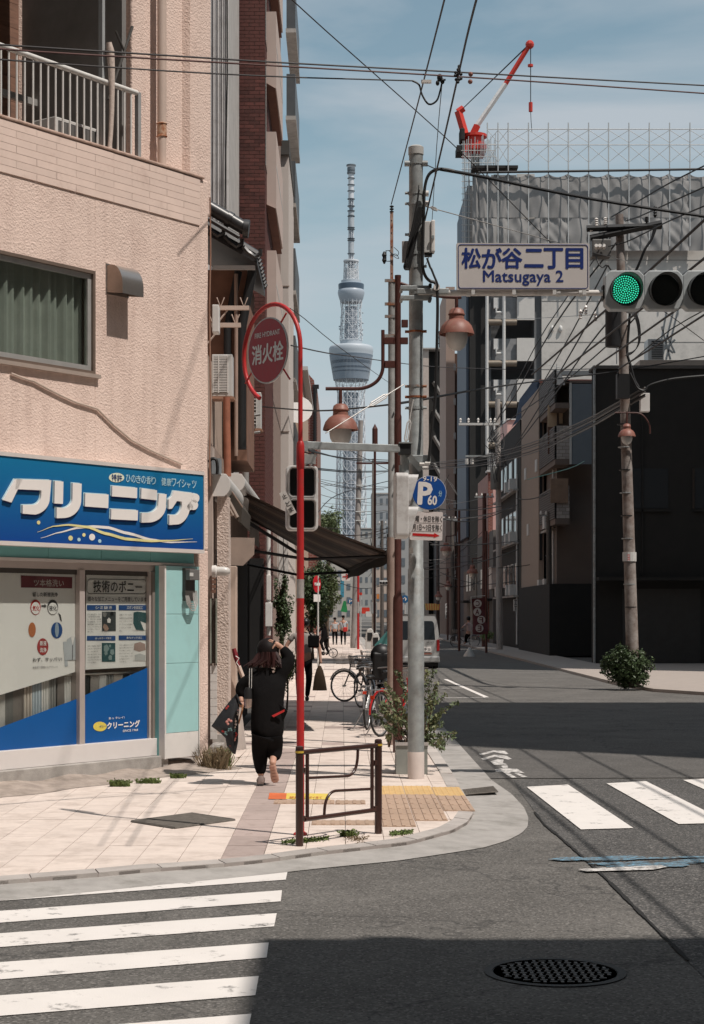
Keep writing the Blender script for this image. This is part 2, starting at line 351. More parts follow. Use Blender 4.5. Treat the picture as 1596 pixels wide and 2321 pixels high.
for i in range(60):
    for j in (0,1): fs.append((i*4+j,(i+1)*4+j,(i+1)*4+j+1,i*4+j+1))
m_kc = M('kerb_stone', (.42,.385,.36), .85, var=.16, vs=5, bump=.003, bs=80, rnd=.10, dirt=(.25,.22,.20,1), dirts=2.5)
MB().add(vs, fs).build('kerb_bed', M('kerb_joint', (.34,.30,.28), .95), kind='structure')
MB().add(vs, [(i*4+2,(i+1)*4+2,(i+1)*4+3,i*4+3) for i in range(60)]).build('gutter_apron', m_gutter, kind='structure')
kr = T('kerb', 'row of pale kerb stones along the left side of the street', 'kerb', (XK+.075, 20.5, 0)); del kr['category']; del kr['label']; kr['kind'] = 'structure'
ks = MB().box(XK+.002,XK+.148,20.504,21.096,-.12,.0).build('kerb_stone', M('kerb_block', (.46,.42,.39), .85, var=.15, vs=6, rnd=.12, bump=.003, bs=80), kr, bevel=.012)
ks.location = (0,0,.012)
for i in range(0, 60, 3):
    q0, q1, q2, q3 = [[Vector(vs[m_*4+c_]) for m_ in (i,i+1,i+2,i+3)] for c_ in (0,1,2,3)]
    e_ = (q0[-1]-q0[0]).normalized()*.006; q0[0] += e_; q1[0] += e_; q0[-1] -= e_; q1[-1] -= e_; up_ = Vector((0,0,.007+random.uniform(-.002,.002)))
    MB().prism([p+up_ for p in q0]+[p+up_ for p in q1[::-1]], (0,0,-.05)).build('kerb_stone', m_kc, kr)
for i in range(1, 60): inst(ks.data, 'kerb_stone', kr, Matrix.Translation((XK+.075, 20.5+.6*i, .012)))
mb = MB()
for i in range(60, 240): mb.box(XK+.002,XK+.148,20.504+.6*i,21.096+.6*i,-.12,.012)
mb.build('kerb_stones_beyond', MATS['kerb_block'], kr, kind='stuff')
mb = MB()
for i in range(75): mb.box(XK+.155, XG, 20.3+2*i+.006, 22.3+2*i-.006, -.12, RZ+.014)
mb.build('gutter', m_gutter, kind='structure')
# base slab below the tiles, then the tiles
sw = sheet('sidewalk', pave, -.012, M('paving_bed', (.20,.17,.14), .95, var=.3, vs=9))
m_tile = M('cream_paving_tile', (.70,.60,.535), .72, var=.07, vs=7, rnd=.045, bump=.002, bs=30, dirt=(.44,.36,.31,1), dirts=3.2, dthr=(.46,.80))
m_mauve = M('mauve_paving_tile', (.42,.335,.305), .75, var=.09, vs=9, rnd=.10, bump=.002, bs=30, dirt=(.30,.23,.20,1), dirts=6)
m_tac = M('brown_tactile_tile', (.43,.305,.225), .8, var=.10, vs=9, rnd=.08)
m_yel = M('yellow_tactile_tile', (.60,.40,.18), .8, var=.10, vs=9, rnd=.06)
TX, TY, n_t = .315, .60, 0
x_edges = [-.60-TX*i for i in range(-6, 14)][::-1]
far = {0: MB(), 1: MB()}
ydraw = random.Random(3)
for j in range(0, 262):
    y0 = 12.3+TY*j; y1 = y0+TY; bandr = ydraw.random(); band = (j > 16 and bandr < .22)
    for i in range(len(x_edges)-1):
        x0, x1 = x_edges[i], x_edges[i+1]
        Q = clip(pave, x0+.0025, x1-.0025, y0+.0025, y1-.0025)
        if not Q or area(Q) < .004: continue
        mv = abs(x0-(-.915)) < .02 and y0 < 24 or (band and ydraw.random() < .6)
        z1 = random.uniform(-.0012, .0012)
        if n_t < 296 and y0 < 26.5:
            n_t += 1; cx = sum(p[0] for p in Q)/len(Q); cy = sum(p[1] for p in Q)/len(Q)
            mb = MB(); mb.prism([(p[0],p[1],-.011) for p in Q], (0,0,.011+z1)); o = mb.build('tile', m_mauve if mv else m_tile, sw)
        else: far[1 if mv else 0].prism([(p[0],p[1],-.011) for p in Q], (0,0,.011+z1))
far[0].build('tiles_beyond', m_tile, sw, kind='stuff'); far[1].build('mauve_tiles_beyond', m_mauve, sw, kind='stuff')
# tactile plates laid at the corner
tp = T('tactile_paving', 'brown and yellow tactile paving plates at the corner kerb', 'tactile paving', (.6, 16.2, 0))
def tac(x, y, w, h, rot, mat, bars):
    Mx = Matrix.Translation((x, y, .002)) @ Matrix.Rotation(R(rot), 4, 'Z'); mb = MB(Mx); mb.box(-w/2+.003, w/2-.003, -h/2+.003, h/2-.003, -.006, .004)
    if bars:
        for k in range(4): mb.box(-w/2+.03+k*(w-.06)/3-.016, -w/2+.03+k*(w-.06)/3+.016, -h/2+.02, h/2-.02, .004, .010)
    else:
        for a in range(5):
            for b in range(5): mb.cyl((-w/2+.035+a*(w-.07)/4, -h/2+.035+b*(h-.07)/4, .004), (-w/2+.035+a*(w-.07)/4, -h/2+.035+b*(h-.07)/4, .009), .013, .008, n=6)
    mb.build('tactile_tile', mat, tp)
for c_ in range(3):
    xc_ = .50+.302*c_
    for r_ in range(8):
        yc_ = 18.72-.452*r_
        if yc_-.225 < (15.25, 15.45, 16.35)[c_]: continue
        tac(xc_, yc_+(.0 if c_ < 2 else -.12), .30, .45, 0, m_yel if r_ < 2 else m_tac, r_ >= 2)
for k in range(3): tac(-.52+.302*k, 17.35-.02*k, .30, .34, 0, m_tac, True)
for k in range(2): tac(-.12+.302*k, 15.62, .30, .34, 0, m_tac, True)
# sticker strip on the pavement
st = T('ground_sticker', 'yellow and orange notice tape stuck on the pavement behind the guard rail', 'sticker', G(680,1801))
a, b, c, d = G(611,1797,.003), G(747,1799,.003), G(748,1812,.003), G(608,1811,.003)
MB().quad(d,c,b,a).build('sheet', M('yellow_tape', (.80,.60,.10), .5, var=.06, vs=20, dirt=(.62,.50,.30,1), dirts=20), st)
e1, e2 = G(650,1797.8,.006), G(648,1811.3,.006); MB().quad(G(608,1811,.006), e2, e1, G(611,1797,.006)).build('orange_end', M('orange_tape', (.72,.17,.06), .5), st)
Ms = Matrix.Translation(G(680,1811,.008)) @ Matrix.Rotation(R(-90),4,'X')
for s_, u_, wd, mt in (('禁煙', 655, .10, m_red), ('たばこ', 672, .10, m_black), ('ポイ捨て', 700, .13, m_red)):
    p = G(u_, 1810, .008); text(s_, Matrix.Translation(p) @ Matrix.Rotation(R(-90),4,'X'), 0, 0, wd, .22, 0, mt, st, ext=0)

# road markings
mk = T('crosswalk', 'white zebra crossing bars at the lower left in front of the pavement', 'crosswalk', GR(330,2110))
bars = [((73,2013.5),(652.6,1974.4),(73,2038),(647.8,1995.3)), ((73,2061),(639.4,2019.4),(73,2087.6),(636.4,2044.6)), ((73,2112),(627.4,2071.5),(73,2143),(621.4,2101.5)),
        ((73,2177.6),(609.4,2138.1),(73,2216),(604.6,2172.3)), ((73,2253),(586.6,2214.3),(73,2299),(579,2258)), ((73,2340),(570,2300),(73,2395),(560,2352))]
for t0, t1, b0, b1 in bars:
    A, B, C_, D = GR(*t0), GR(*t1), GR(*b0), GR(*b1); A = A+(A-B)*.35; C_ = C_+(C_-D)*.35
    MB().add([(q.x,q.y,RZ+.005) for q in (C_,D,B,A)], [(0,1,2,3)]).build('bar', m_pw, mk)
mk2 = T('crosswalk', 'white zebra crossing bars across the street at the right', 'crosswalk', GR(1350,1830))
q0 = [GR(1193.8,1786), GR(1287.7,1780.8), GR(1435.8,1880), GR(1317,1883.2)]; off = GR(1374.8,1778)-GR(1193.8,1786)
for k in range(4): MB().add([(q.x+off.x*k, q.y+off.y*k, RZ+.013) for q in q0[::-1]], [(0,1,2,3)]).build('bar', m_pw, mk2)
def line(name, pts, w_, label, cat='road marking', mat=m_pw, z=RZ+.006, grp=None):
    mb = MB()
    for i in range(len(pts)-1):
        a, b = Vector(pts[i]), Vector(pts[i+1]); d = (b-a).normalized(); n = Vector((-d.y, d.x, 0))*w_/2
        mb.quad((a-n).to_tuple()[:2]+(z,), (b-n).to_tuple()[:2]+(z,), (b+n).to_tuple()[:2]+(z,), (a+n).to_tuple()[:2]+(z,))
        z += .0008
    return mb.build(name, mat, base=(pts[0][0], pts[0][1], z), label=label, cat=cat, group=grp)
line('parking_line', [GR(1010,1540), GR(1103,1581)], .12, 'white parking bay edge line running down to the shadow at the right of the poles')
line('parking_line', [GR(1005,1582.5), GR(1100,1581.5)], .13, 'white bar closing the parking bay in the street')
line('parking_line', [GR(1000,1561), GR(1050,1560)], .12, 'short white bar across the parking bay farther back')
mb = MB()
for k, dv in enumerate((0, 1)):
    for s0 in (((1086,1709),(1115,1704),(1134,1704),(1152,1711)), ((1092,1720),(1118,1712),(1140,1713),(1160,1722))):
        pass
bm_ = T('bicycle_marking', 'white bicycle and arrow marking on the road by the gutter', 'road marking', GR(1135,1732))
def rp(pts, name='stroke'):
    MB().add([(q.x,q.y,RZ+.0125) for q in [GR(*p) for p in pts][::-1]], [tuple(range(len(pts)))]).build(name, m_pwl, bm_)
rp([(1085,1711),(1118,1703),(1120,1706.5),(1092,1714)]); rp([(1118,1703),(1145,1704),(1153,1711),(1147,1712),(1120,1706.5)])
rp([(1090,1722),(1120,1713),(1122,1717),(1098,1725)]); rp([(1120,1713),(1148,1715),(1160,1722),(1152,1724),(1122,1717)])
rp([(1112,1728),(1128,1723),(1142,1724),(1140,1731),(1150,1735),(1120,1736)])
rp([(1122,1746),(1138,1743),(1172,1745),(1190,1755),(1160,1752),(1150,1757),(1138,1752),(1124,1752)])
rp([(1136,1738),(1150,1737),(1152,1742),(1140,1743)]); rp([(1146,1757),(1156,1756),(1172,1765),(1160,1765)]); rp([(1166,1755),(1176,1755),(1196,1763),(1184,1764)])
bl = T('road_paint', 'blue sprayed paint streaks with a white dash on the road at right', 'road paint', GR(1400,1962))
def bp_(pts, mat, nm, z): MB().add([(q.x,q.y,z) for q in [GR(*p) for p in pts][::-1]], [tuple(range(len(pts)))]).build(nm, mat, bl)
rb_ = random.Random(5)
for k in range(17):
    u_ = rb_.uniform(1240,1420) if k < 8 else rb_.uniform(1330,1560); v_ = rb_.uniform(1946,1970); l_ = rb_.uniform(60,190); t_ = rb_.uniform(1.2,3.6)
    bp_([(u_,v_),(u_+l_*.3,v_-t_-1),(u_+l_*.7,v_-t_-2),(u_+l_,v_-1),(u_+l_*.75,v_+t_-1),(u_+l_*.35,v_+t_)], m_pb, 'blue_streak', RZ+.0125+.0002*k)
bp_([(1310,1975),(1400,1970),(1500,1966),(1512,1970),(1480,1976),(1330,1980)], m_pwl, 'white_dash', RZ+.0165)
# manhole, drains
def manhole(c, r, label):
    t = T('manhole_cover', label, 'manhole cover', c); z = c[2]
    MB().lathe([(r+.05,z+.002),(r+.05,z+.006),(r+.005,z+.006),(r+.005,z-.004)], (c[0],c[1],0), 40).build('frame', M('cast_iron', (.045,.042,.04), .55, metal=.3, var=.3, vs=20, spec=.2), t)
    MB().lathe([(0,z+.003),(r,z+.003)][::-1], (c[0],c[1],0), 40).build('lid', MATS['cast_iron'], t)
    mb = MB(); n = int(r*2/.045)
    for i in range(n):
        for j in range(n):
            x = -r+(i+.5)*.045; y = -r+(j+.5)*.045
            if x*x+y*y < (r-.03)**2:
                if (i+j) % 2: mb.box(c[0]+x-.019,c[0]+x+.019,c[1]+y-.008,c[1]+y+.008,z+.003,z+.008)
                else: mb.box(c[0]+x-.008,c[0]+x+.008,c[1]+y-.019,c[1]+y+.019,z+.003,z+.008)
    mb.build('raised_pattern', M('polished_iron', (.15,.145,.14), .6, metal=.3, var=.3, vs=20), t, kind='stuff')
c = GR(1258,2205); manhole((c.x, c.y, RZ+.001), .33, 'round cast iron manhole cover in the shaded road at the bottom')
gr = T('drain_grate', 'square steel drain grating set askew in the pavement', 'drain grate', G(414,1862))
a, b, c, d = [G(*p, .002) for p in ((298,1863),(434.7,1845.4),(531.9,1859.8),(395.1,1878.5))]
m_grate = M('grate_steel', (.13,.115,.10), .6, metal=.3, var=.3, vs=15)
MB().quad(d,c,b,a).build('pit', M('drain_dark', (.035,.032,.03), .9), gr)
for (p, q) in ((a,b),(b,c),(c,d),(d,a)): MB().tube([p+Vector((0,0,.004)), q+Vector((0,0,.004))], .012, 4).build('frame_bar', m_grate, gr)
for i in range(1, 24): MB().tube([a.lerp(d, i/24)+Vector((0,0,.006)), b.lerp(c, i/24)+Vector((0,0,.006))], .006, 4).build('bar', m_grate, gr)
gr = T('drain_grate', 'small grey drain grating in the gutter beside the corner kerb', 'drain grate', GR(1085,1788))
a, b, c, d = [G(*p, -.028) for p in ((1048,1793),(1052,1803),(1128,1796),(1118,1785))]
MB().quad(b,c,d,a).build('pit', MATS['drain_dark'], gr)
for i in range(15): MB().tube([a.lerp(d, i/14)+Vector((0,0,.008)), b.lerp(c, i/14)+Vector((0,0,.008))], .009, 4).build('bar', m_grate, gr)
for i in range(5): MB().tube([a.lerp(b, i/4)+Vector((0,0,.008)), d.lerp(c, i/4)+Vector((0,0,.008))], .009, 4).build('cross_bar', m_grate, gr)
# far side pavement (right of the street)
rs = [G(1348,1538),G(1411,1552),G(1523,1566),G(1640,1572)]
MB().prism([(7.4,47,-.1),(7.7,43.5,-.1),(8.6,41.6,-.1),(10.5,40.8,-.1),(30,40.6,-.1),(30,66,-.1),(9.5,66,-.1),(9.5,330,-.1),(7.4,330,-.1)], (0,0,.11)).build('far_sidewalk', M('far_paving', (.38,.33,.295), .8, var=.12, vs=3, dirt=(.35,.30,.27,1), dirts=3), kind='structure')  # paving colour lowered to stand in for shade on this side
# weeds
m_weed = M('weed_green', (.11,.15,.04), .8, var=.4, vs=30); m_dry = M('dry_weed', (.20,.15,.09), .9, var=.3, vs=30)
def weed(p, h, r, n, label, mat=None, cat='weed'):
    mb = MB(); rr = random.Random(int(p.x*991+p.y*77))
    for i in range(n):
        a = rr.random()*6.28; d = rr.random()*r; q = Vector((p.x+math.cos(a)*d*1.6, p.y+math.sin(a)*d*.6, p.z)); hh = h*(.4+.6*rr.random()); t = Vector((rr.gauss(0,.35),rr.gauss(0,.3),1))
        s = Vector((.004,.002,0)); mid = q+t*hh*.55; e = q+t*hh+Vector((rr.gauss(0,.02),0,-.01)); mb.add([q-s,q+s,mid+s*1.2,mid-s*1.2,e],[(0,1,2,3),(3,2,4)])
        if rr.random() < .6: leaves(mb, mid.lerp(e, .6), (.015,.015,.015), 3, .014, rnd=rr)
    return mb.build('weed', mat or m_weed, base=p, label=label, cat=cat)
weed(G(272,1783), .09, .07, 160, 'green weed tuft growing below the left shop window'); weed(G(338,1776), .07, .09, 150, 'low green weed growing below the right shop window')
weed(G(404,1764), .07, .06, 110, 'small bright weed in front of the turquoise column'); weed(G(487,1745), .34, .12, 220, 'tall dry weeds at the foot of the pink building corner', m_dry)
weed(G(500,1742), .30, .08, 120, 'green weeds at the step beside the building corner')
weed(G(789,1896), .07, .05, 70, 'little green plant growing inside the guard rail'); 
for (u0_, u1_, v_, lb) in ((640,745,1912,'mossy grass strip at the foot of the front guard post'), (885,935,1892,'mossy grass strip right of the rear guard post')):
    mb = MB(); rr = random.Random(5)
    for i in range(500):
        u = rr.uniform(u0_, u1_); p = G(u, v_-(u-u0_)*.10*1+rr.gauss(0,2.2)); leaves(mb, p+Vector((0,0,.008)), (.012,.012,.01), 1, .014, rnd=rr)
    mb.build('grass_strip', m_weed, label=lb, cat='grass', kind='stuff')
mb = MB(); rr = random.Random(9)
for i in range(160): p = G(rr.gauss(808,14), rr.gauss(1902,4)); leaves(mb, p+Vector((0,0,.006)), (.01,.01,.006), 1, .012, rnd=rr)
mb.build('dead_leaves', m_dry, kind='stuff')
# ================================================================ PINK CORNER BUILDING WITH THE DRY CLEANER'S SHOP
CX, CY = -1.616, 21.4; dx_, dy_ = .590, .807
FM = Matrix(((dx_, -dy_, 0, CX), (dy_, dx_, 0, CY), (0, 0, 1, 0), (0, 0, 0, 1)))     # x along the facade to the right, y into the wall, z up
def FS(u, v, o=0):          # where a photo point lies on the facade plane pushed out by o: (x, z)
    k = (u-U0)/F0; ax, ay = CX+o*dy_, CY-o*dx_
    s = (ax-k*ay)/(dx_-k*dy_); s = (k*ay-ax)/(k*dy_-dx_); Y = ay-dy_*s
    return -s, HC+(V0-v)/F0*Y
def fx(u, o=0): return FS(u, V0, o)[0]
m_stucco = M('pink_stucco', (.78,.61,.53), .92, var=.05, vs=1.5, spec=.2, dirt=(.55,.40,.34,1), dirts=1.6, dthr=(.5,.9))
def stucco(m, d=.02, s1=38):
    nt = m.node_tree; N = nt.nodes; L = nt.links; ge = N.new('ShaderNodeNewGeometry')
    v = N.new('ShaderNodeTexVoronoi'); v.feature = 'SMOOTH_F1'; v.inputs['Scale'].default_value = s1; n = N.new('ShaderNodeTexNoise'); n.inputs['Scale'].default_value = s1*.8; n.inputs['Detail'].default_value = 5; n.inputs['Distortion'].default_value = 1.0
    L.new(ge.outputs['Position'], v.inputs[0]); L.new(ge.outputs['Position'], n.inputs[0]); ad = N.new('ShaderNodeMath'); ad.operation = 'ADD'; L.new(v.outputs[0], ad.inputs[0]); L.new(n.outputs[0], ad.inputs[1])
    bp = N.new('ShaderNodeBump'); bp.inputs['Strength'].default_value = 1; bp.inputs['Distance'].default_value = d; L.new(ad.outputs[0], bp.inputs['Height']); L.new(bp.outputs[0], N['Principled BSDF'].inputs['Normal'])
stucco(m_stucco, .0065, 48)
n__ = m_stucco.node_tree; b__ = n__.nodes['Principled BSDF']; s__ = b__.inputs['Base Color'].links[0].from_socket
g__ = n__.nodes.new('ShaderNodeNewGeometry'); p__ = n__.nodes.new('ShaderNodeMapping'); p__.inputs['Scale'].default_value = (5,5,.35); t__ = n__.nodes.new('ShaderNodeTexNoise'); t__.inputs['Scale'].default_value = 1.6; t__.inputs['Detail'].default_value = 6
r__ = n__.nodes.new('ShaderNodeMapRange'); r__.inputs[1].default_value = .5; r__.inputs[2].default_value = .78; r__.inputs[4].default_value = .38; x__ = n__.nodes.new('ShaderNodeMixRGB'); x__.inputs[2].default_value = (.47,.34,.29,1)
n__.links.new(g__.outputs['Position'], p__.inputs[0]); n__.links.new(p__.outputs[0], t__.inputs[0]); n__.links.new(t__.outputs[0], r__.inputs[0]); n__.links.new(r__.outputs[0], x__.inputs[0]); n__.links.new(s__, x__.inputs[1]); n__.links.new(x__.outputs[0], b__.inputs['Base Color'])
ptile = M('pink_wall_tile', (.78,.615,.535), .6, var=.05, vs=5, rnd=.035, dirt=(.55,.40,.34,1), dirts=3, dthr=(.55,.85))
PB = T('corner_building', 'pink stucco corner building with a dry cleaning shop and an upper balcony', 'building', (CX, CY, 0))
def FB(): return MB(FM)
ZP = 7.10; XL = -4.6; zw0, zw1 = 4.54, 5.70; xw1 = fx(215)
XD = fx(356)   # right jamb of the shop front
# ground floor openings are cut by building the wall from blocks
FB().box(XL, xw1-1.75, 0, .25, 2.62, ZP).build('wall', m_stucco, PB)
FB().box(xw1-1.75, xw1, 0, .25, 2.62, zw0).build('wall', m_stucco, PB)
FB().box(xw1-1.75, xw1, 0, .25, zw1, ZP).build('wall', m_stucco, PB)
mb = FB(); mb.box(xw1, 0, 0, .25, 2.62, ZP); mb.build('wall', m_stucco, PB, bevel=.02, bseg=3)
FB().box(fx(452), 0, 0, .3, 0, 2.62).build('corner_pier', m_stucco, PB, bevel=.02)
FB().box(XL, 0, .25, 6, 6.6, 6.8).build('floor_slab', m_conc, PB)
MB(FM).prism([(0,.30,0),(0,.30,ZP+6),(-4,6,ZP+6),(-4,6,0)], (-.02,-.02,0)).build('side_wall', m_stucco, PB)
FB().box(-4.5,-.05, 6,6.2, 0, ZP+6).build('rear_wall', m_stucco, PB)
# parapet tiles, seven courses
n_ = 0; hz = .080
tile_me = None
for r in range(7):
    z1 = ZP-.012-hz*r; x = -.17 - (.0 if r % 2 else .30)
    k = x
    while k > XL:
        a = max(k-.60, XL); b = min(k, -.17)
        if b-a > .05:
            FB().box(a+.002, b-.002, -.014-random.random()*.002, .004, z1-hz+.004, z1).build('tile', ptile, PB); n_ += 1
        k -= .60
    if r % 2 == 0: FB().box(-.467, -.173, -.014, .004, z1-hz+.004, z1).build('tile', ptile, PB)
FB().box(XL, -.10, -.03, .28, ZP, ZP+.035).build('coping', M('coping_mortar', (.56,.40,.33), .9, var=.15, vs=8, bump=.006, bs=25, dirt=(.36,.22,.16,1), dirts=6), PB, bevel=.012)
# upper storey: wall set back behind the parapet, deep dark balcony recess at left
xr0, xr1 = fx(240), fx(480)
FB().box(fx(300,-.35), fx(479,-.36), .36, .62, ZP-.3, 13.5).build('upper_wall', m_stucco, PB, bevel=.02)
FB().box(fx(238,-.60), fx(302,-.60), .62, .9, ZP-.3, 13.5).build('upper_wall', m_stucco, PB)
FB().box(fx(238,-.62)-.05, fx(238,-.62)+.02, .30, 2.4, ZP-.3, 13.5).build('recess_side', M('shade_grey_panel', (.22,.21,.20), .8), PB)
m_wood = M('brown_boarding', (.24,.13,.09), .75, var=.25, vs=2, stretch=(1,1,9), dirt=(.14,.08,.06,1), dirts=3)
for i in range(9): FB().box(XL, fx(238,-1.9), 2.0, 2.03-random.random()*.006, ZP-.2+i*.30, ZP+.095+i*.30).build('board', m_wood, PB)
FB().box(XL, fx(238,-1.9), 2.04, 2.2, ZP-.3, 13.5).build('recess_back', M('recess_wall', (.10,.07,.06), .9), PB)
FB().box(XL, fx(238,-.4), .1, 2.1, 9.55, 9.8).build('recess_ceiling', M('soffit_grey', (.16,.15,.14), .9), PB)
FB().box(XL, fx(238,-1.6), 1.70, 1.76, 8.02, 8.10).build('wall_rail', m_steel, PB)
# grey post by the recess and rolled cover hanging on it
FB().box(fx(232,-.1)-.0, fx(238,-.1), .10, .16, ZP, 11).build('post', M('grey_post', (.36,.37,.37), .6, var=.1), PB)
# railing
rl = T('balcony_railing', 'white tubular balcony railing on the pink parapet at the top left', 'railing', FM @ Vector((-1.6, .05, ZP)))
m_rail = M('white_rail_paint', (.66,.64,.61), .5, var=.08, vs=9, dirt=(.35,.18,.12,1), dirts=12, dthr=(.62,.75))
xe = fx(322); ztop = FS(322, 208)[1]
mb = FB(); mb.cyl((XL,.08,ztop),(xe,.08,ztop),.030,n=12); mb.build('top_rail', m_rail, rl, smooth=True)
FB().box(xe-.005, xe+.045, .055, .11, ZP+.03, ztop+.01).build('end_post', M('grey_rail_post', (.33,.33,.33), .6, var=.1), rl)
uu = [75,92,109,126,142.5,158.5,174.5,190.5,206,221,236,252,267,282,297]
for u in uu+[56,38,20,2,-17]: x = fx(u,-.08); FB().cyl((x,.08,ZP+.03),(x,.08,ztop-.01),.0115,n=8).build('baluster', m_rail, rl, smooth=True)
# air conditioner on the balcony
ac = T('air_conditioner', 'weathered outdoor air conditioner unit behind the balcony railing', 'air conditioner', FM @ Vector((-2.6, .5, 6.8)))
x0, x1 = fx(125,-.5), fx(222,-.5); zt = FS(150,270,-.5)[1]
FB().box(x0,x1,.50,.85,6.85,zt).build('casing', m_lgrey, ac, bevel=.012)
for k in range(26): FB().box(x0+.06+k*.022,x0+.068+k*.022,.488,.5,6.95,zt-.05).build('grille_bar', M('grey_grille', (.30,.29,.28), .6), ac)
FB().box(x0+.05,x0+.66,.496,.501,6.93,zt-.04).build('fan_opening', m_black, ac)
# downpipe and hanging sleeve
dp = T('downpipe', 'thick beige downpipe with a rusty collar on the pink upper wall', 'downpipe', FM @ Vector((fx(364,-.2),.24,ZP)))
xc = fx(364,-.24); rp_ = .055
m_pipe = M('beige_pipe', (.60,.47,.40), .5, var=.06, vs=5, dirt=(.42,.20,.10,1), dirts=6, dthr=(.60,.8))
FB().cyl((xc,.22,FS(364,310,-.22)[1]),(xc,.22,12.5),rp_,n=18).build('pipe', m_pipe, dp, smooth=True)
FB().cyl((xc,.22,ZP-.1),(xc,.22,FS(364,283,-.22)[1]),rp_*.97,n=18).build('lower_pipe', m_pipe, dp, smooth=True)
z_, z2_ = FS(364,310,-.22)[1], FS(364,278,-.22)[1]
FB().lathe([(rp_+.004,z_),(rp_+.012,z_+.008),(rp_+.004,z_+.016),(rp_+.002,z2_-.016),(rp_+.012,z2_-.008),(rp_+.004,z2_)],(xc,.22,0),18).build('collar', M('rusty_pipe_collar', (.55,.36,.25), .7, var=.2, vs=20, dirt=(.34,.12,.05,1), dirts=14, dthr=(.45,.6)), dp, smooth=True)
hs_ = FB(); pts = [(fx(244,-.05), .03, FS(244, v, 0)[1]) for v in (92,110,150,200,250,300,340,362)]; pts = [(p[0]+.10*math.sin(i*.5)*(.5), p[1], p[2]) for i, p in enumerate(pts)]
hs_.tube(pts, [.03,.045,.04,.032,.028,.026,.024,.02], 10); hs_.build('hose_sleeve', M('taped_hose', (.58,.48,.42), .8, var=.15, vs=30, bump=.004, bs=40), base=FM @ Vector(pts[0]), smooth=True, label='pale taped hose hanging down beside the balcony post', cat='hose')
# slanted brace
br = FB(); 
a_ = FS(258,228,0); 
br.tube([(fx(300,-.3),.30,FS(300,60,-.3)[1]),(fx(246,-.3),.30,FS(246,225,-.3)[1])], .018, 8); br.tube([(fx(262,-.3),.30,FS(262,70,-.3)[1]),(fx(280,-.3),.30,FS(280,112,-.3)[1])], .014, 8)
br.build('brace', M('dark_metal', (.06,.055,.05), .6), base=FM @ Vector((-1.5,.3,9)), label='dark steel brace crossing the upper pink wall', cat='brace')
# window
wn = T('window', 'aluminium window with drawn curtains in the pink wall', 'window', FM @ Vector((xw1,0,zw0))); del wn['category']; del wn['label']; wn.parent = PB; wn.matrix_local = MWD[PB].inverted() @ MWD[wn]
x0 = xw1-1.75
def frame(x0, x1, z0, z1, t, y0, y1, mat, par, nm='frame'):
    FB().box(x0,x1,y0,y1,z0,z0+t).build(nm, mat, par); FB().box(x0,x1,y0,y1,z1-t,z1).build(nm, mat, par)
    FB().box(x0,x0+t,y0,y1,z0+t,z1-t).build(nm, mat, par); FB().box(x1-t,x1,y0,y1,z0+t,z1-t).build(nm, mat, par)
frame(x0, xw1, zw0, zw1, .035, -.012, .10, M('bronze_frame', (.20,.15,.12), .5, metal=.3), wn, 'outer_frame')
frame(x0+.04, xw1-.038, zw0+.038, zw1-.038, .055, .02, .07, m_steel, wn, 'sash')
FB().box(x0-.05, xw1+.05, -.05, .02, zw0-.045, zw0-.002).build('sill', M('sill_metal', (.44,.36,.31), .5, metal=.2), wn)
FB().box(x0+.07, xw1-.07, .045, .05, zw0+.07, zw1-.07).build('pane', clear_glass('window_glass', .2, (.78,.82,.80)), wn)
m_curt = M('grey_green_curtain', (.50,.49,.455), .9, var=.12, vs=3)
mb = FB(); n = 90
for i in range(n+1):
    x = x0+.05+(1.65)*i/n; y = .17+.035*math.sin(i*.9)+.02*math.sin(i*.37+1)
    if i: mb.quad((px,py,zw0),(x,y,zw0),(x,y,zw1),(px,py,zw1))
    px, py = x, y
mb.build('curtain', m_curt, wn, smooth=True)
FB().box(x0-.1,xw1+.1,.5,.55,zw0-.1,zw1+.1).build('room_dark', M('dark_interior', (.02,.02,.02), .9), wn)
# vent hood
xa, xb = fx(241), fx(289); zt, zb = FS(241,601)[1], FS(241,662)[1]; dep = .25
vh = T('vent_hood', 'stainless steel vent hood with a rounded top on the pink wall', 'vent hood', FM @ Vector((xa,0,zb)))
prof = [(0,zb+.0),(0,zt)]+[(-dep*(.30+.70*math.sin(a)), zb+.05+(zt-zb-.05)*math.cos(a)) for a in [i*math.pi/2/10 for i in range(11)]]+[(-dep, zb-.035)]
m_inox = M('brushed_steel', (.50,.46,.43), .28, metal=.85, var=.12, vs=9, stretch=(30,30,1))
mb = FB(); n = len(prof); mb.add([(xa,y,z) for y,z in prof]+[(xb,y,z) for y,z in prof], [(i,i+1,i+1+n,i+n) for i in range(1,n-1)]); mb.build('curved_cover', m_inox, vh, smooth=True)
mb = FB(); mb.prism([(xa,y,z) for y,z in prof], (.004,0,0)); mb.build('side_plate', M('dull_steel_side', (.42,.32,.26), .5, metal=.4, var=.15, vs=8), vh)
mb = FB(); mb.prism([(xb-.004,y,z) for y,z in prof], (.004,0,0)); mb.build('side_plate', MATS['dull_steel_side'], vh)
FB().box(xa-.015,xb+.015,-.008,.0,zb-.02,zt+.02).build('back_plate', m_inox, vh)
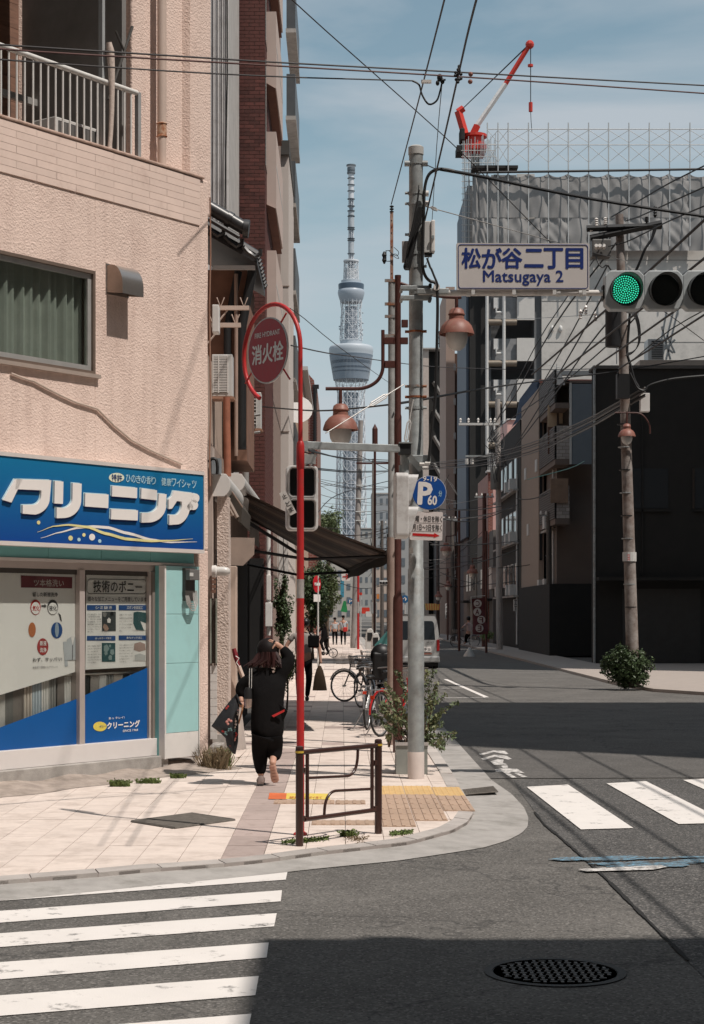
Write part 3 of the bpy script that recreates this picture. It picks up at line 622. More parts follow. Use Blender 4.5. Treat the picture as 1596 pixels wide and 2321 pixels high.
# cable pinned across the wall
mb = FB(); pts = []
for cx_, cy_ in ((-130,950),(-40,985),(30,1005),(130,1060),(230,1110),(330,1155),(480,1200),(600,1320),(720,1420),(850,1490),(960,1540),(1080,1592)):
    p = FS((100+cx_*.5013)*.6384, (850+cy_*.5013)*.6384); pts.append((p[0], -.02, p[1]))
mb.tube(pts, .0135, 8); mb.build('wall_cable', M('beige_cable', (.56,.45,.38), .7, var=.1), base=FM @ Vector(pts[0]), smooth=True, label='beige sheathed cable sagging across the pink wall to the shop sign', cat='cable')
mb = FB(); pts = [(fx(472,.0)+.0, -.03, z) for z in (6.9,6.2,5.6,4.9,4.3,3.8,3.4)]; pts = [(p[0]+.012*math.sin(i*2.1), p[1], p[2]) for i, p in enumerate(pts)]
mb.tube(pts, .010, 6); mb.build('wall_cable', M('rusty_brown_cable', (.30,.17,.12), .8), base=FM @ Vector(pts[0]), label='thin brown cable running down the building corner', cat='cable')
# ---------------- shop sign
so_ = .24; xs1 = fx(462, so_); zs1 = FS(462,1075,so_)[1]; zs0 = FS(462,1248,so_)[1]
sg = T('shop_sign', 'blue lightbox sign with white raised katakana over the dry cleaner', 'sign', FM @ Vector((xs1-1.5,-so_,zs0)))
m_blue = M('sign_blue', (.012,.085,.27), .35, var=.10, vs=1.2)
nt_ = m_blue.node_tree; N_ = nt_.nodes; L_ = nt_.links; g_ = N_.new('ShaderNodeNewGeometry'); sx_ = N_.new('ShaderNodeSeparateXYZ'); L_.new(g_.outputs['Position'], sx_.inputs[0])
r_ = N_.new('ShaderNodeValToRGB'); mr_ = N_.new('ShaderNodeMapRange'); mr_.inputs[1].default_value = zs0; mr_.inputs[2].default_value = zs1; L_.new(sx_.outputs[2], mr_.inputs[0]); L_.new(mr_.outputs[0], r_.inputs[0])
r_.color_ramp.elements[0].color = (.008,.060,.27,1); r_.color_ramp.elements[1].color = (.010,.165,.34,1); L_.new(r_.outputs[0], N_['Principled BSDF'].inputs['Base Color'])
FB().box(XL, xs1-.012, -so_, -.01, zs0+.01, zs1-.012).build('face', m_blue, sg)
m_trim = M('sign_trim', (.62,.57,.54), .5, var=.05)
FB().box(XL, xs1, -so_-.012, -.005, zs1-.011, zs1+.03).build('trim', m_trim, sg); FB().box(XL, xs1, -so_-.012, -.005, zs0-.035, zs0+.009).build('trim', m_trim, sg)
FB().box(xs1-.011, xs1+.004, -so_-.012, -.005, zs0+.0095, zs1-.0115).build('trim', m_trim, sg)
m_lw = M('sign_white', (.80,.76,.73), .4, var=.02); m_ls = M('letter_shadow_blue', (.008,.03,.15), .4); m_ly = M('sign_yellow', (.75,.68,.32), .4); m_lc = M('pale_cyan', (.42,.62,.70), .4)
def cb(cx_, cy_): return ((100+cx_*.4386)*.6384, (1600+cy_*.4386)*.6384)          # second photo crop (sign)
def letter(poly_list, nm='letter'):
    for dx, dz, y, mt, ex in ((.018,-.020,-so_-.003,m_ls,.002),(-.008,.009,-so_-.0065,m_lc,.002),(0,0,-so_-.030,m_lw,.020)):
        mb = FB()
        for P_ in poly_list:
            q = [FS(*cb(*p), so_) for p in P_]; mb.prism([(a+dx, y, b+dz) for a, b in q], (0, ex, 0))
        mb.build(nm if mt is m_lw else nm+'_outline', mt, sg)
def arc(cx, cy, rx, ry, a0, a1, n=10): return [(cx+rx*math.cos(R(a0+(a1-a0)*i/n)), cy+ry*math.sin(R(a0+(a1-a0)*i/n))) for i in range(n+1)]
letter([[(-120,232),(-60,232),(-150,420),(-215,400)]]); letter([[(-110,232),(172,240),(165,330),(160,380)]+arc(20,380,140,140,0,80,8)+[(0,515),(-60,510),(-60,440)]+arc(20,370,70,70,80,0,6)+[(92,322),(-120,312)]])
letter([[(200,245),(270,252),(266,432),(197,428)], [(345,262),(418,268),(414,400)]+arc(270,400,144,146,0,85,10)+[(215,548),(215,460)]+arc(265,395,78,70,90,0,8)])
letter([[(447,345),(636,356),(633,466),(445,452)]])
letter([[(666,285),(868,302),(866,386),(664,370)], [(658,472),(874,484),(872,566),(656,556)]])
letter([[(902,305),(1028,322),(1026,402),(900,388)], [(1045,348),(1106,354),(1100,440)]+arc(960,440,142,142,0,88,10)+[(903,584),(903,504)]+arc(950,435,88,70,85,0,8)])
letter([[(1165,325),(1325,345),(1310,390),(1300,430)]+arc(1180,430,118,170,0,80,10)+[(1128,602),(1128,520)]+arc(1170,440,60,84,80,0,6)+[(1228,412),(1190,408),(1150,470),(1122,474),(1122,395),(1150,370)]])
for cx_, cy_, r in ((1340,385,32),(1325,440,36),(1295,455,24)):
    letter([arc(cx_,cy_,r,r*1.15,0,360,16)[:-1]], 'bubble')
def FT(s, c0, c1, mat, par, o, cbf, bold=0, y=None, name='lettering', ext=.0015):   # text fitted between two crop corners (left-bottom, right-top)
    a = FS(*cbf(*c0), o); b = FS(*cbf(*c1), o); return text(s, FM, a[0], a[1], b[0]-a[0], b[1]-a[1], -o-.004 if y is None else y, mat, par, ext=ext, bold=bold, name=name)
q = [FS(*cb(*p), so_) for p in arc(714,218,62,38,0,360,24)[:-1]]; FB().prism([(a,-so_-.004,b) for a, b in q], (0,.002,0)).build('oval_badge', M('badge_cream', (.72,.74,.58), .4), sg)
FT('特許', (672,244), (758,196), m_ls, sg, so_, cb, bold=.01, y=-so_-.0075)
def slant(s, x0, y0, x1, y1, h0, h1, mat, par, o, cbf, bold=0):      # row of characters between two baselines
    n = len(s)
    for i, ch in enumerate(s):
        if ch == ' ': continue
        t0 = (i+.06)/n; t1 = (i+.94)/n; xa_ = x0+(x1-x0)*t0; xb_ = x0+(x1-x0)*t1; yy = y0+(y1-y0)*(t0+t1)/2; hh = h0+(h1-h0)*(t0+t1)/2
        k = .62 if ch in 'ャっィ・、' else 1
        FT(ch, (xa_, yy), (xa_+(xb_-xa_)*(.8 if k < 1 else 1), yy-hh*k), mat, par, o, cbf, bold)
slant('ひのきの香り 健康ワイシャツ', 788, 252, 1362, 306, 58, 62, m_lc, sg, so_, cb, .012)
def wave(pts, mat, y):
    up = []; dn = []
    for x, yy, w_ in pts: up.append((x, yy-w_)); dn.append((x, yy+w_))
    mb = FB()
    for i in range(len(pts)-1):
        q = [FS(*cb(*p), so_) for p in (dn[i], dn[i+1], up[i+1], up[i])]; mb.add([(a,-so_-y,b) for a, b in q], [(0,1,2,3)])
    mb.build('wave_stripe', mat, sg)
def wv(f, w_, x0, x1, n=30): return [(x0+(x1-x0)*i/n, f((x0+(x1-x0)*i/n)), w_*math.sin(math.pi*min(max(i/n,.02),.98))+.8) for i in range(n+1)]
import bisect
def interp(P_):
    def f(x):
        for i in range(len(P_)-1):
            if x <= P_[i+1][0] or i == len(P_)-2:
                a, b = P_[i], P_[i+1]; t = (x-a[0])/(b[0]-a[0]); t = max(0, min(1, t)); t = t*t*(3-2*t)*.5+t*.5; return a[1]+(b[1]-a[1])*t
    return f
wave(wv(interp([(100,708),(250,662),(400,624),(520,614),(640,622),(800,668),(1000,722),(1150,742),(1365,738)]), 11, 100, 1365), m_lw, .0035)
wave(wv(interp([(70,660),(200,612),(320,600),(480,618),(620,670),(800,716),(1000,732),(1150,728),(1330,714)]), 11, 70, 1330), m_ly, .0065)
for cx_, cy_, r, mt in ((83,582,14,m_ly),(342,708,18,m_ly),(410,720,13,m_lc),(450,682,13,m_ly),(516,700,24,m_lw),(578,732,13,m_lc)):
    q = [FS(*cb(*p), so_) for p in arc(cx_,cy_,r,r*1.15,0,360,14)[:-1]]; FB().prism([(a,-so_-.004,b) for a, b in q], (0,.002,0)).build('dot', mt, sg)
# ---------------- turquoise fascia and column
m_teal = M('turquoise_panel', (.17,.42,.42), .45, var=.05, vs=3, rnd=.03); m_tealL = M('pale_turquoise_panel', (.36,.62,.62), .40, var=.04, vs=2, dirt=(.33,.55,.55,1), dirts=3)
zf1, zf0 = FS(440,1254)[1], FS(440,1279)[1]
xs_ = [XL, fx(cb(-260,0)[0],.08), fx(cb(163,0)[0],.08), fx(cb(592,0)[0],.08), fx(cb(990,0)[0],.08), fx(440,.08)]
xs_[1] = min(xs_[1], xs_[2]-1.2)
for i in range(5): FB().box(xs_[i]+.003, xs_[i+1]-.003, -.08, -.001, 2.452, 2.615).build('fascia_panel', m_teal, PB)
FB().box(XL, fx(442,.1), -.10, -.002, 2.42, 2.45).build('fascia_trim', m_trim, PB)
TC = T('shop_column', 'turquoise clad column with a white base beside the shop window', 'column', FM @ Vector((fx(410,.12),-.1,0.1)))
xc0, xc1 = fx(372,.14), fx(450,.14)
zz = [.16, FS(410,1660,.14)[1], FS(410,1503,.14)[1], FS(410,1392,.14)[1], 2.416]
for i in range(4):
    FB().box(xc0+.03, xc1-.002, -.14, -.001, zz[i]+.002, zz[i+1]-.002).build('panel', m_white if i == 0 else m_tealL, TC, bevel=.003)
FB().box(xc0, xc0+.027, -.15, -.001, .16, 2.416).build('corner_strip', m_white, TC); FB().box(xc1-.0, xc1+.012, -.15, -.001, .16, 2.416).build('corner_strip', m_white, TC)
FB().box(fx(360,.05), xc0-.002, -.06, -.001, .18, 2.416).build('side_panel', m_teal, TC)
# ---------------- shop window
SWn = T('shop_window', 'dry cleaner shop window with posters and blue film', 'shop window', FM @ Vector((fx(200),0,.2)))
zt_, zb_ = 2.45, .20
m_fr = M('shop_frame', (.50,.44,.41), .42, metal=.25, var=.06, vs=5); m_wf = M('shop_white_frame', (.70,.66,.64), .4, var=.04)
xm = [-4.6, fx(-30), fx(-16), fx(181), fx(193), fx(341), fx(357)]
FB().box(XL, xm[6], .02, .16, 2.345, zt_).build('head_frame', m_fr, SWn)
FB().box(XL, xm[6], -.03, .12, zb_, zb_+.20).build('white_sill', m_wf, SWn, bevel=.004)
FB().box(xm[1], xm[2], .0, .14, zb_+.20, 2.345).build('mullion', m_fr, SWn); FB().box(xm[3], xm[4], .0, .14, zb_+.20, 2.345).build('mullion', m_fr, SWn, bevel=.004)
FB().box(xm[5], xm[5]+.035, .02, .12, zb_+.20, 2.345).build('jamb', m_fr, SWn); FB().box(xm[5]+.036, xm[6], -.0, .14, zb_+.0, 2.345).build('jamb', M('jamb_dark', (.20,.17,.15), .5), SWn)
for a_, b_ in ((XL,xm[1]),(xm[2],xm[3]),(xm[4],xm[5])):
    FB().box(a_, b_, .06, .065, zb_+.20, 2.345).build('pane', clear_glass('shop_glass', .1, (.90,.92,.91)), SWn)
    FB().box(a_, b_, .045, .058, 2.29, 2.344).build('top_gasket', M('dark_strip', (.05,.045,.04), .6), SWn)
m_poster = M('poster_white', (.76,.72,.70), .6, var=.03, vs=2); m_pp = M('poster_maroon', (.17,.04,.05), .6); m_pblue = M('poster_blue', (.02,.07,.22), .6); m_ink = M('poster_ink', (.07,.065,.065), .7); m_film = M('blue_window_film', (.006,.085,.29), .30, var=.06, vs=2)
op_ = -.075    # poster plane lies behind the pane
def cc(cx_, cy_): return ((100+cx_*.5013)*.6384, (2200+cy_*.5013)*.6384)         # lower crop
def FQ(pts, mat, par, o, nm, dy=0):
    q = [FS(*p, o) for p in pts]; return FB().add([(a,-o+dy,b) for a, b in q], [tuple(range(len(q)))[::-1]]).build(nm, mat, par)
zpo = FS(*cc(600,340), op_)[1]
ps1 = T('poster', 'white service poster with blue headings inside the right shop pane', 'poster', FM @ Vector((fx(260),.07,1.5)))
FQ([cb(472,985), cb(985,995), cc(852,330), cc(405,355)], m_poster, ps1, op_, 'paper')
ps2 = T('poster', 'white poster about shirt washing inside the left shop pane', 'poster', FM @ Vector((fx(110),.07,1.5)))
FQ([(-15,1268), cb(415,975), cc(352,365), (-15,1580)], m_poster, ps2, op_, 'paper')
def PT(s, c0, c1, mat, par, cbf=cb, bold=0): return FT(s, c0, c1, mat, par, op_, cbf, bold, y=.068, ext=0)
FQ([cb(-60,1010), cb(356,1024), cb(354,1116), cb(-60,1108)], m_pp, ps2, op_, 'title_band', -.004)
PT('ツ本格洗い', (42,1098), (285,1045), M('poster_cream', (.55,.50,.46), .6), ps2, bold=.01)
PT('留した新液洗浄', (33,1182), (236,1148), m_ink, ps2, bold=.02)
PT('わず、サッパリ!', (30,300), (236,265), m_ink, ps2, cc, .02); PT('液使用で環境にもやさしい!', (28,348), (205,326), m_ink, ps2, cc)
def oval(cx_, cy_, rx, ry, mat, par, cbf=cb, nm='oval', dy=-.004): FQ([cbf(*p) for p in arc(cx_,cy_,rx,ry,0,360,20)[:-1]], mat, par, op_, nm, dy)
oval(58,1268,42,62,m_red,ps2); oval(58,1275,36,50,m_poster,ps2,dy=-.006); oval(197,1268,44,62,m_ink,ps2); oval(197,1278,38,48,m_poster,ps2,dy=-.006)
PT('気化',(32,1298),(88,1255),m_red,ps2,bold=.02); PT('液化',(165,1298),(228,1255),m_ink,ps2,bold=.02)
oval(230,1455,46,66,m_pblue,ps2); oval(230,1450,16,60,M('poster_pale_blue',(.30,.36,.44),.5),ps2,dy=-.006); oval(30,1450,30,60,M('poster_orange',(.45,.15,.06),.6),ps2)
FQ([cb(240,1310),cb(262,1330),cb(272,1385),cb(255,1370),cb(252,1345)],m_ink,ps2,op_,'arrow',-.004); FQ([cb(105,1250),cb(130,1250),cb(130,1240),cb(148,1258),cb(130,1275),cb(130,1265),cb(105,1265)],m_ink,ps2,op_,'arrow',-.004)
oval(102,192,40,60,M('poster_red',(.36,.04,.04),.6),ps2,cc); PT('新液',(80,185),(126,150),m_poster,ps2,cc,.02); PT('洗浄',(80,232),(126,198),m_poster,ps2,cc,.02)
# suit drawing
m_sk = M('suit_grey', (.42,.43,.45), .7)
FQ([cc(245,158),cc(270,155),cc(280,330),cc(258,335)],m_sk,ps2,op_,'suit_trousers',-.004); FQ([cc(272,140),cc(300,122),cc(325,122),cc(343,145),cc(338,285),cc(262,290)],m_sk,ps2,op_,'suit_jacket',-.006)
FQ([cc(300,124),cc(312,180),cc(324,124)],m_poster,ps2,op_,'suit_lapel',-.008); FQ([cc(309,180),cc(314,180),cc(312,285),cc(307,285)],m_ink,ps2,op_,'suit_seam',-.008)
# right poster content
pts_ = [cb(490,1040),cb(940,1046),cb(956,1066),cb(954,1140),cb(936,1160),cb(488,1158),cb(474,1138),cb(476,1060)]
q = [FS(*p, op_) for p in pts_]; mb = FB(); mb.tube([(a,.070,b) for a, b in q], .0035, 4, closed=True); mb.build('title_border', m_ink, ps1)
PT('技術のポニー',(525,1145),(918,1058),m_ink,ps1,bold=.02); PT('様々な加工メニューをご用意しています',(478,1220),(955,1186),m_ink,ps1,bold=.015)
def photo_block(x0,y0,x1,y1,base,acc,cbf,seed):
    FQ([cbf(x0,y0),cbf(x1,y0),cbf(x1,y1),cbf(x0,y1)],base,ps1,op_,'picture',-.004); rr = random.Random(seed)
    for k in range(5):
        cx_ = rr.uniform(x0+12,x1-12); cy_ = rr.uniform(y0+15,y1-15); a_ = rr.uniform(8,22); rot = rr.random()*3
        FQ([cbf(max(x0+1,min(x1-1,cx_+a_*math.cos(rot+t))),max(y0+1,min(y1-1,cy_+a_*1.4*math.sin(rot+t)))) for t in (0,1.1,2.3,3.5,4.9)],acc[k%len(acc)],ps1,op_,'picture_shape',-.0055-.0008*k)
m_pg = M('picture_dark', (.05,.055,.055), .6); m_pg2 = M('picture_teal', (.03,.08,.085), .6)
for (x0,y0,x1,y1,ttl,cbf,bx) in ((474,1250,710,1292,'シミ抜き',cb,(596,1304,708,1460)),(732,1250,957,1292,'ズボン折目加工',cb,(846,1302,958,1456)),(415,115,617,148,'はっ水ガード加工',cc,(520,165,616,298)),(640,112,833,145,'黒ずみすっきり加工',cc,(742,158,832,292))):
    FQ([cbf(x0,y0),cbf(x1,y0),cbf(x1,y1),cbf(x0,y1)],m_pblue,ps1,op_,'heading_band',-.004)
    PT(ttl,(x0+(x1-x0)*.28,y1-8),(x0+(x1-x0)*.85,y0+8),m_poster,ps1,cbf,.015)
    L0 = {('シミ抜き'):['まず油性成分、続い','て水性成分を分解','し、取り出した色素','を分解除去。シミの','頑固残留に合わせた','しつこいシステムで、','より安心・キレイ','ました。'],('ズボン折目加工'):['洋服メーカーで採す','本格的な永久折目加','エ(シロセット)で','す。アイロンの手間も','いらずにとても便','利。'],('はっ水ガード加工'):['洗浄・乾燥後、繊維で','(本)を1本1本ガ','エ、水を弾いて','気が通すから、ムレ','の快適な着心地、','生活で切られるので','とても便利。'],('黒ずみすっきり加工'):['ガクン製品のエリや','袖口の黒ずみをスッ','キリ落とします。','黒よりえりをハギし、加','できない油は、しみ','を時間をかけて','できます。']}[ttl]
    for k, ln in enumerate(L0):
        yy = bx[1]+8+(bx[3]-bx[1]+14)*(k+1)/ (len(L0)+.5); wl = (bx[0]-x0-10)*min(1,len(ln)/9); PT(ln,(x0+3,yy),(x0+3+wl,yy-13 if cbf is cb else yy-11),m_ink,ps1,cbf)
photo_block(596,1304,708,1460,m_pg,[M('picture_skin',(.34,.22,.17),.6),m_poster,M('picture_mid',(.20,.19,.18),.6),m_black],cb,1)
FQ([cb(846,1302),cb(958,1302),cb(958,1456),cb(846,1456)],m_poster,ps1,op_,'picture',-.004); FQ([cb(850,1310),cb(880,1302),cb(956,1312),cb(957,1400),cb(905,1380),cb(935,1456),cb(870,1450),cb(848,1400)],m_pg2,ps1,op_,'trousers',-.006)
photo_block(520,165,616,298,m_pg2,[M('picture_drop',(.20,.26,.26),.5)],cc,3)
FQ([cc(742,158),cc(832,158),cc(832,292),cc(742,292)],m_poster,ps1,op_,'picture',-.004); FQ([cc(750,170),cc(790,158),cc(825,172),cc(830,215),cc(785,228),cc(745,215)],M('picture_skin2',(.36,.25,.22),.6),ps1,op_,'collar_picture',-.006)
FQ([cc(752,250),cc(790,240),cc(828,252),cc(826,288),cc(752,288)],M('picture_pale',(.45,.44,.43),.6),ps1,op_,'collar_picture',-.006)
# blue film with the slanted top edge, its logo
o2 = -.052
def FQ2(pts, mat, nm, dy=0, par=None): q = [FS(*p, o2) for p in pts]; FB().add([(a,-o2+dy,b) for a, b in q], [tuple(range(len(q)))[::-1]]).build(nm, mat, par or SWn)
zbf = zb_+.20
def yb(u): return V0-(zbf-HC)*F0/(CY+.052*dx_+dy_*FS(u,V0,o2)[0])
FQ2([cc(402,535), cc(868,330), (341,yb(341)), (193,yb(193))], m_film, 'blue_film')
FQ2([(-16,1655), (181,1581.5), (181,yb(181)), (-16,yb(-16))], m_film, 'blue_film')
FQ2([(-200,1723), (-30,1660), (-30,yb(-30)), (-200,yb(-200))], m_film, 'blue_film')
def LT(s, c0, c1, mat, bold=0, y=.047): a = FS(*cc(*c0), o2); b = FS(*cc(*c1), o2); text(s, FM, a[0], a[1], b[0]-a[0], b[1]-a[1], y, mat, SWn, ext=0, bold=bold)
LT('クリーニング',(558,775),(788,712),m_lw,.05); LT('あっ キレイ!',(568,708),(680,684),m_lw,.01); LT('SINCE 1966',(668,796),(776,772),m_lw,.015)
FQ2([cc(*p) for p in arc(507,757,48,34,0,360,24)[:-1]], M('logo_yellow',(.68,.55,.10),.4), 'oval_logo', -.004); LT('ポニー',(502,764),(548,746),m_film,.02,.044)
# hanging garments and interior
xin0, xin1 = XL, xm[5]
m_int = M('shop_interior', (.10,.09,.085), .9)
FB().box(XL, 0.0, 1.9, 1.95, 0, 2.6).build('back_wall', m_int, SWn); FB().box(XL, -.1, .2, 1.9, .05, .1).build('shop_floor', m_int, SWn); 
zr = FS(*cc(600,378), -.13)[1]
FB().cyl((XL,.13,zr),(xm[5],.13,zr),.012).build('garment_rail', m_white, SWn)
cl = [M('garment_%s' % n_, c_, .85, var=.12, vs=6) for n_, c_ in (('grey',(.26,.25,.24)),('beige',(.50,.43,.38)),('white',(.66,.63,.61)),('taupe',(.33,.29,.27)),('blue',(.42,.47,.52)),('dark',(.05,.05,.05)))]
x = XL+.6; i = 0; seq = [2,3,0,2,1,2,0,3,1,4,2,0,3,2,5,5,3,2,0,1,5,2,3,0,1,2]
gt = None
while x < xm[5]-.1:
    w_ = .11+.05*random.random(); mb = FB(); n = 10; sd = random.random()*6
    for k in range(n+1):
        xx = x+w_*k/n; yy = .135+.02*math.sin(k*2.1+sd)
        if k: mb.quad((pxx,pyy,.62),(xx,yy,.62),(xx,yy,zr-.02),(pxx,pyy,zr-.02))
        pxx, pyy = xx, yy
    mb.build('garment', cl[seq[i % len(seq)]], smooth=True, base=FM @ Vector((x,.31,.62)), label='bagged %s garment on the shop window rail, %s from the left end' % (['grey','beige','white','taupe','pale blue','black'][seq[i % len(seq)]], 'first second third fourth fifth sixth seventh eighth ninth tenth eleventh twelfth thirteenth fourteenth fifteenth sixteenth seventeenth eighteenth nineteenth twentieth twenty-first twenty-second twenty-third twenty-fourth twenty-fifth twenty-sixth twenty-seventh twenty-eighth twenty-ninth thirtieth'.split()[i]), cat='garment', group='garments on the shop rail' ); x += w_*.93; i += 1
# roller blind of the curtain behind posters is dark; ceiling light band
FB().box(XL, xm[6], .17, 2.0, 2.50, 2.60).build('shop_ceiling', m_int, SWn)
# plinth, apron
FB().box(XL, xm[6]+.08, -.10, .30, 0, .198).build('plinth', m_conc, PB, bevel=.01)
mb = FB(); xs = [XL+i*(-XL+.02)/24 for i in range(25)]
m_apr = M('rough_apron_concrete', (.36,.30,.26), .95, var=.25, vs=5, bump=.02, bs=14, dirt=(.20,.17,.14,1), dirts=3)
for i in range(24):
    def oo(x): return -.52-.20*max(0,(-x-1.2)/3)-.05*math.sin(x*5)
    a, b = xs[i], xs[i+1]; mb.quad((a,oo(a),.004),(b,oo(b),.004),(b,-.10,.075+.02*math.sin(b*7)),(a,-.10,.075+.02*math.sin(a*7)))
    mb.quad((a,-.10,.075+.02*math.sin(a*7)),(b,-.10,.075+.02*math.sin(b*7)),(b,.0,.12),(a,.0,.12))
mb.build('apron', m_apr, kind='structure')
FB().box(XL, XL+4.65, .0, .5, 0, .12).build('foundation', m_conc, PB)
# meter box with looped cable
mt = T('meter_box', 'dark electric meter box with looped cables on the turquoise column', 'meter box', FM @ Vector((fx(432,.2),-.16,1.9)))
a, b = FS(415,1372,.16), FS(440,1287,.16)
FB().box(fx(416,.16), fx(438,.16), -.19, -.141, FS(425,1362,.16)[1], FS(425,1288,.16)[1]).build('box', M('meter_grey', (.06,.055,.05), .5), mt, bevel=.004)
FB().box(fx(422,.2), fx(444,.2), -.26, -.192, FS(430,1315,.2)[1], FS(430,1291,.2)[1]).build('dial_cover', M('meter_casing', (.16,.155,.15), .4), mt, bevel=.006)
FB().box(fx(431,.27), fx(439,.27), -.266, -.2605, FS(430,1306,.27)[1], FS(430,1298,.27)[1]).build('dial', m_lgrey, mt)
for k in range(4):
    x0_, x1_ = fx(421+k*2,.2), fx(449-k*3,.2); zz0 = FS(430,1350,.2)[1]; dz = .19-.03*k; xm_ = (x0_+x1_)/2
    FB().tube([(x0_,-.20,zz0),(x0_+.01,-.21,zz0-dz*.5),(xm_-.03,-.22,zz0-dz*.93),(xm_+.03,-.22,zz0-dz*.93),(x1_-.01,-.20,zz0-dz*.45),(x1_,-.18,zz0+.06)], .007, 6).build('cable_loop', M('grey_cable', (.42,.40,.38), .6), mt, smooth=True)
# ================================================================ POLES, SIGNS AND SIGNALS AT THE CORNER
def band(par, c, r, z, h=.05, mat=None, bolts=True):
    MB().lathe([(r+.001,z-h/2),(r+.007,z-h/2),(r+.007,z+h/2),(r+.001,z+h/2)], (c[0],c[1],0), 20).build('band', mat or m_galv, par)
    if bolts: MB().cyl((c[0]-r-.045,c[1]-.01,z),(c[0]-r+.0,c[1]-.01,z),.016,n=8).build('bolt', mat or m_galv, par); MB().cyl((c[0]+r,c[1]-.03,z),(c[0]+r+.04,c[1]-.03,z),.016,n=8).build('bolt', mat or m_galv, par)
# --- red hydrant pole
YH = 14.78; XH = (681-U0)/F0*YH
hp = T('hydrant_sign', 'round red fire hydrant sign hung in a red hooped pole', 'hydrant sign', (XH, YH, 0))
zh = lambda v, Y=YH: HC+(V0-v)/F0*Y
MB().lathe([(.058,0),(.058,.015),(.036,.03)], (XH,YH,0), 20).build('base_ring', m_red, hp)
MB().cyl((XH,YH,0),(XH,YH,zh(1356)),.033,.031,20).build('lower_pole', m_red, hp, smooth=True)
MB().cyl((XH,YH,zh(1356)),(XH,YH,zh(1313)),.0315,n=20).build('silver_sleeve', M('silver_tape', (.52,.47,.44), .4, metal=.3, var=.2, vs=15), hp, smooth=True)
MB().cyl((XH,YH,zh(1313)),(XH,YH,zh(1035)),.030,.0285,20).build('middle_pole', m_red, hp, smooth=True)
MB().lathe([(.0285,zh(1062)),(.034,zh(1060)),(.034,zh(1012)),(.030,zh(1004)),(.022,zh(1000))], (XH,YH,0), 20).build('joint', m_red, hp, smooth=True)
hd = Vector((-.634,.773,0)); hr_ = .40; Lh = Vector((XH,YH,0)); hc_ = Lh+hd*hr_; zc_ = zh(798, 15.05)
pts = [Vector((XH,YH,zh(1004))), Vector((XH,YH,zc_-.3))]
for i in range(0, 28):
    a = math.pi*1.36*i/27; pts.append(hc_-hd*hr_*math.cos(a)+Vector((0,0,zc_+hr_*1.03*math.sin(a))))
MB().tube(pts, .019, 12).build('hoop', m_red, hp, smooth=True)
hn = Vector((-.773,-.634,0)); HMx = Matrix(((-hd.x, -hn.x, 0, hc_.x-.035), (-hd.y, -hn.y, 0, hc_.y), (0,0,1,zc_+.02), (0,0,0,1)))      # x to the right in the picture
rd = .283
mb = MB(HMx); mb.prism([(rd*math.cos(t*math.pi/24), 0, rd*math.sin(t*math.pi/24)) for t in range(48)], (0,.012,0)); mb.build('disc_rim', m_lgrey, hp)
mb = MB(HMx); mb.prism([((rd-.012)*math.cos(t*math.pi/24), -.002, (rd-.012)*math.sin(t*math.pi/24)) for t in range(48)], (0,.003,0)); mb.build('disc', M('sign_red', (.40,.028,.035), .35, var=.05, vs=6, dirt=(.32,.06,.06,1), dirts=20), hp)
text('FIRE HYDRANT', HMx, -.175, .120, .355, .042, -.004, m_lw, hp, bold=.02, ext=.001)
text('消火栓', HMx, -.215, -.105, .44, .165, -.004, m_lw, hp, bold=.03, ext=.001)
for a in (50, 215, -40):
    MB(HMx).cyl((rd*math.cos(R(a)),.006,rd*math.sin(R(a))), (hr_*1.0*math.cos(R(a)),.006,hr_*1.0*math.sin(R(a))-.02), .008, n=8).build('stay', m_red, hp)
for k in range(3): MB().lathe([(.0315,zh(1690-k*3)),(.033,zh(1690-k*3)),(.033,zh(1691-k*3))],(XH,YH,0),16)
# --- guard rail
GA = Vector((-.338, 14.08, 0)); GB = Vector((.307, 14.86, 0)); gl = (GB-GA).length; gx = (GB-GA).normalized()
GM = Matrix(((gx.x, -gx.y, 0, GA.x), (gx.y, gx.x, 0, GA.y), (0,0,1,0), (0,0,0,1)))
gd = T('guard_rail', 'dark brown tubular guard rail with curved bars at the kerb corner', 'guard rail', GA, rz=math.atan2(gx.y, gx.x))
def gp(x, y):  # photo crop coordinates to rail plane
    f = (x-525)/560; return (f*gl, 0, ((1005-(1005-920)*f)-y)*.32/1000*3.53*(1+.05*f))
for x in (0, gl):
    MB(GM).cyl((x,0,-.02),(x,0,.775),.031,n=20).build('post', m_guard, gd, smooth=True)
    MB(GM).lathe([(.0335,.735),(.0335,.765),(.031,.768),(.031,.790),(.022,.797),(0,.80)],(x,0,0),20).build('post_cap', m_guard, gd, smooth=True)
    MB(GM).lathe([(.0338,.742),(.0345,.742),(.0345,.758),(.0338,.758)],(x,0,0),20).build('reflective_band', M('reflective_yellow', (.62,.42,.06), .35), gd)
    for zz in (.215, .60): MB(GM).box(min(x,x+(.06 if x == 0 else -.06)),max(x,x+(.06 if x == 0 else -.06)),-.012,.012,zz-.022,zz+.022).build('clamp', m_guard, gd, bevel=.004)
MB(GM).cyl((.03,0,.745),(gl-.03,0,.745),.021,n=16).build('top_rail', m_guard, gd, smooth=True)
MB(GM).cyl((.06,0,.205),(gl-.05,0,.205),.019,n=16).build('bottom_rail', m_guard, gd, smooth=True)
for x in (.095, gl-.085): MB(GM).cyl((x,0,.205),(x,0,.745),.0155,n=12).build('upright', m_guard, gd, smooth=True)
def bend(P0, P1, P2, n=10): P0,P1,P2 = map(Vector, (P0,P1,P2)); return [P0*(1-t)**2+P1*2*t*(1-t)+P2*t*t for t in [i/n for i in range(n+1)]]
MB(GM).tube([(.74,0,.745)]+bend((.735,0,.66),(.72,0,.52),(.60,0,.515))+[(.10,0,.535)], .012, 10).build('curved_bar', m_guard, gd, smooth=True)
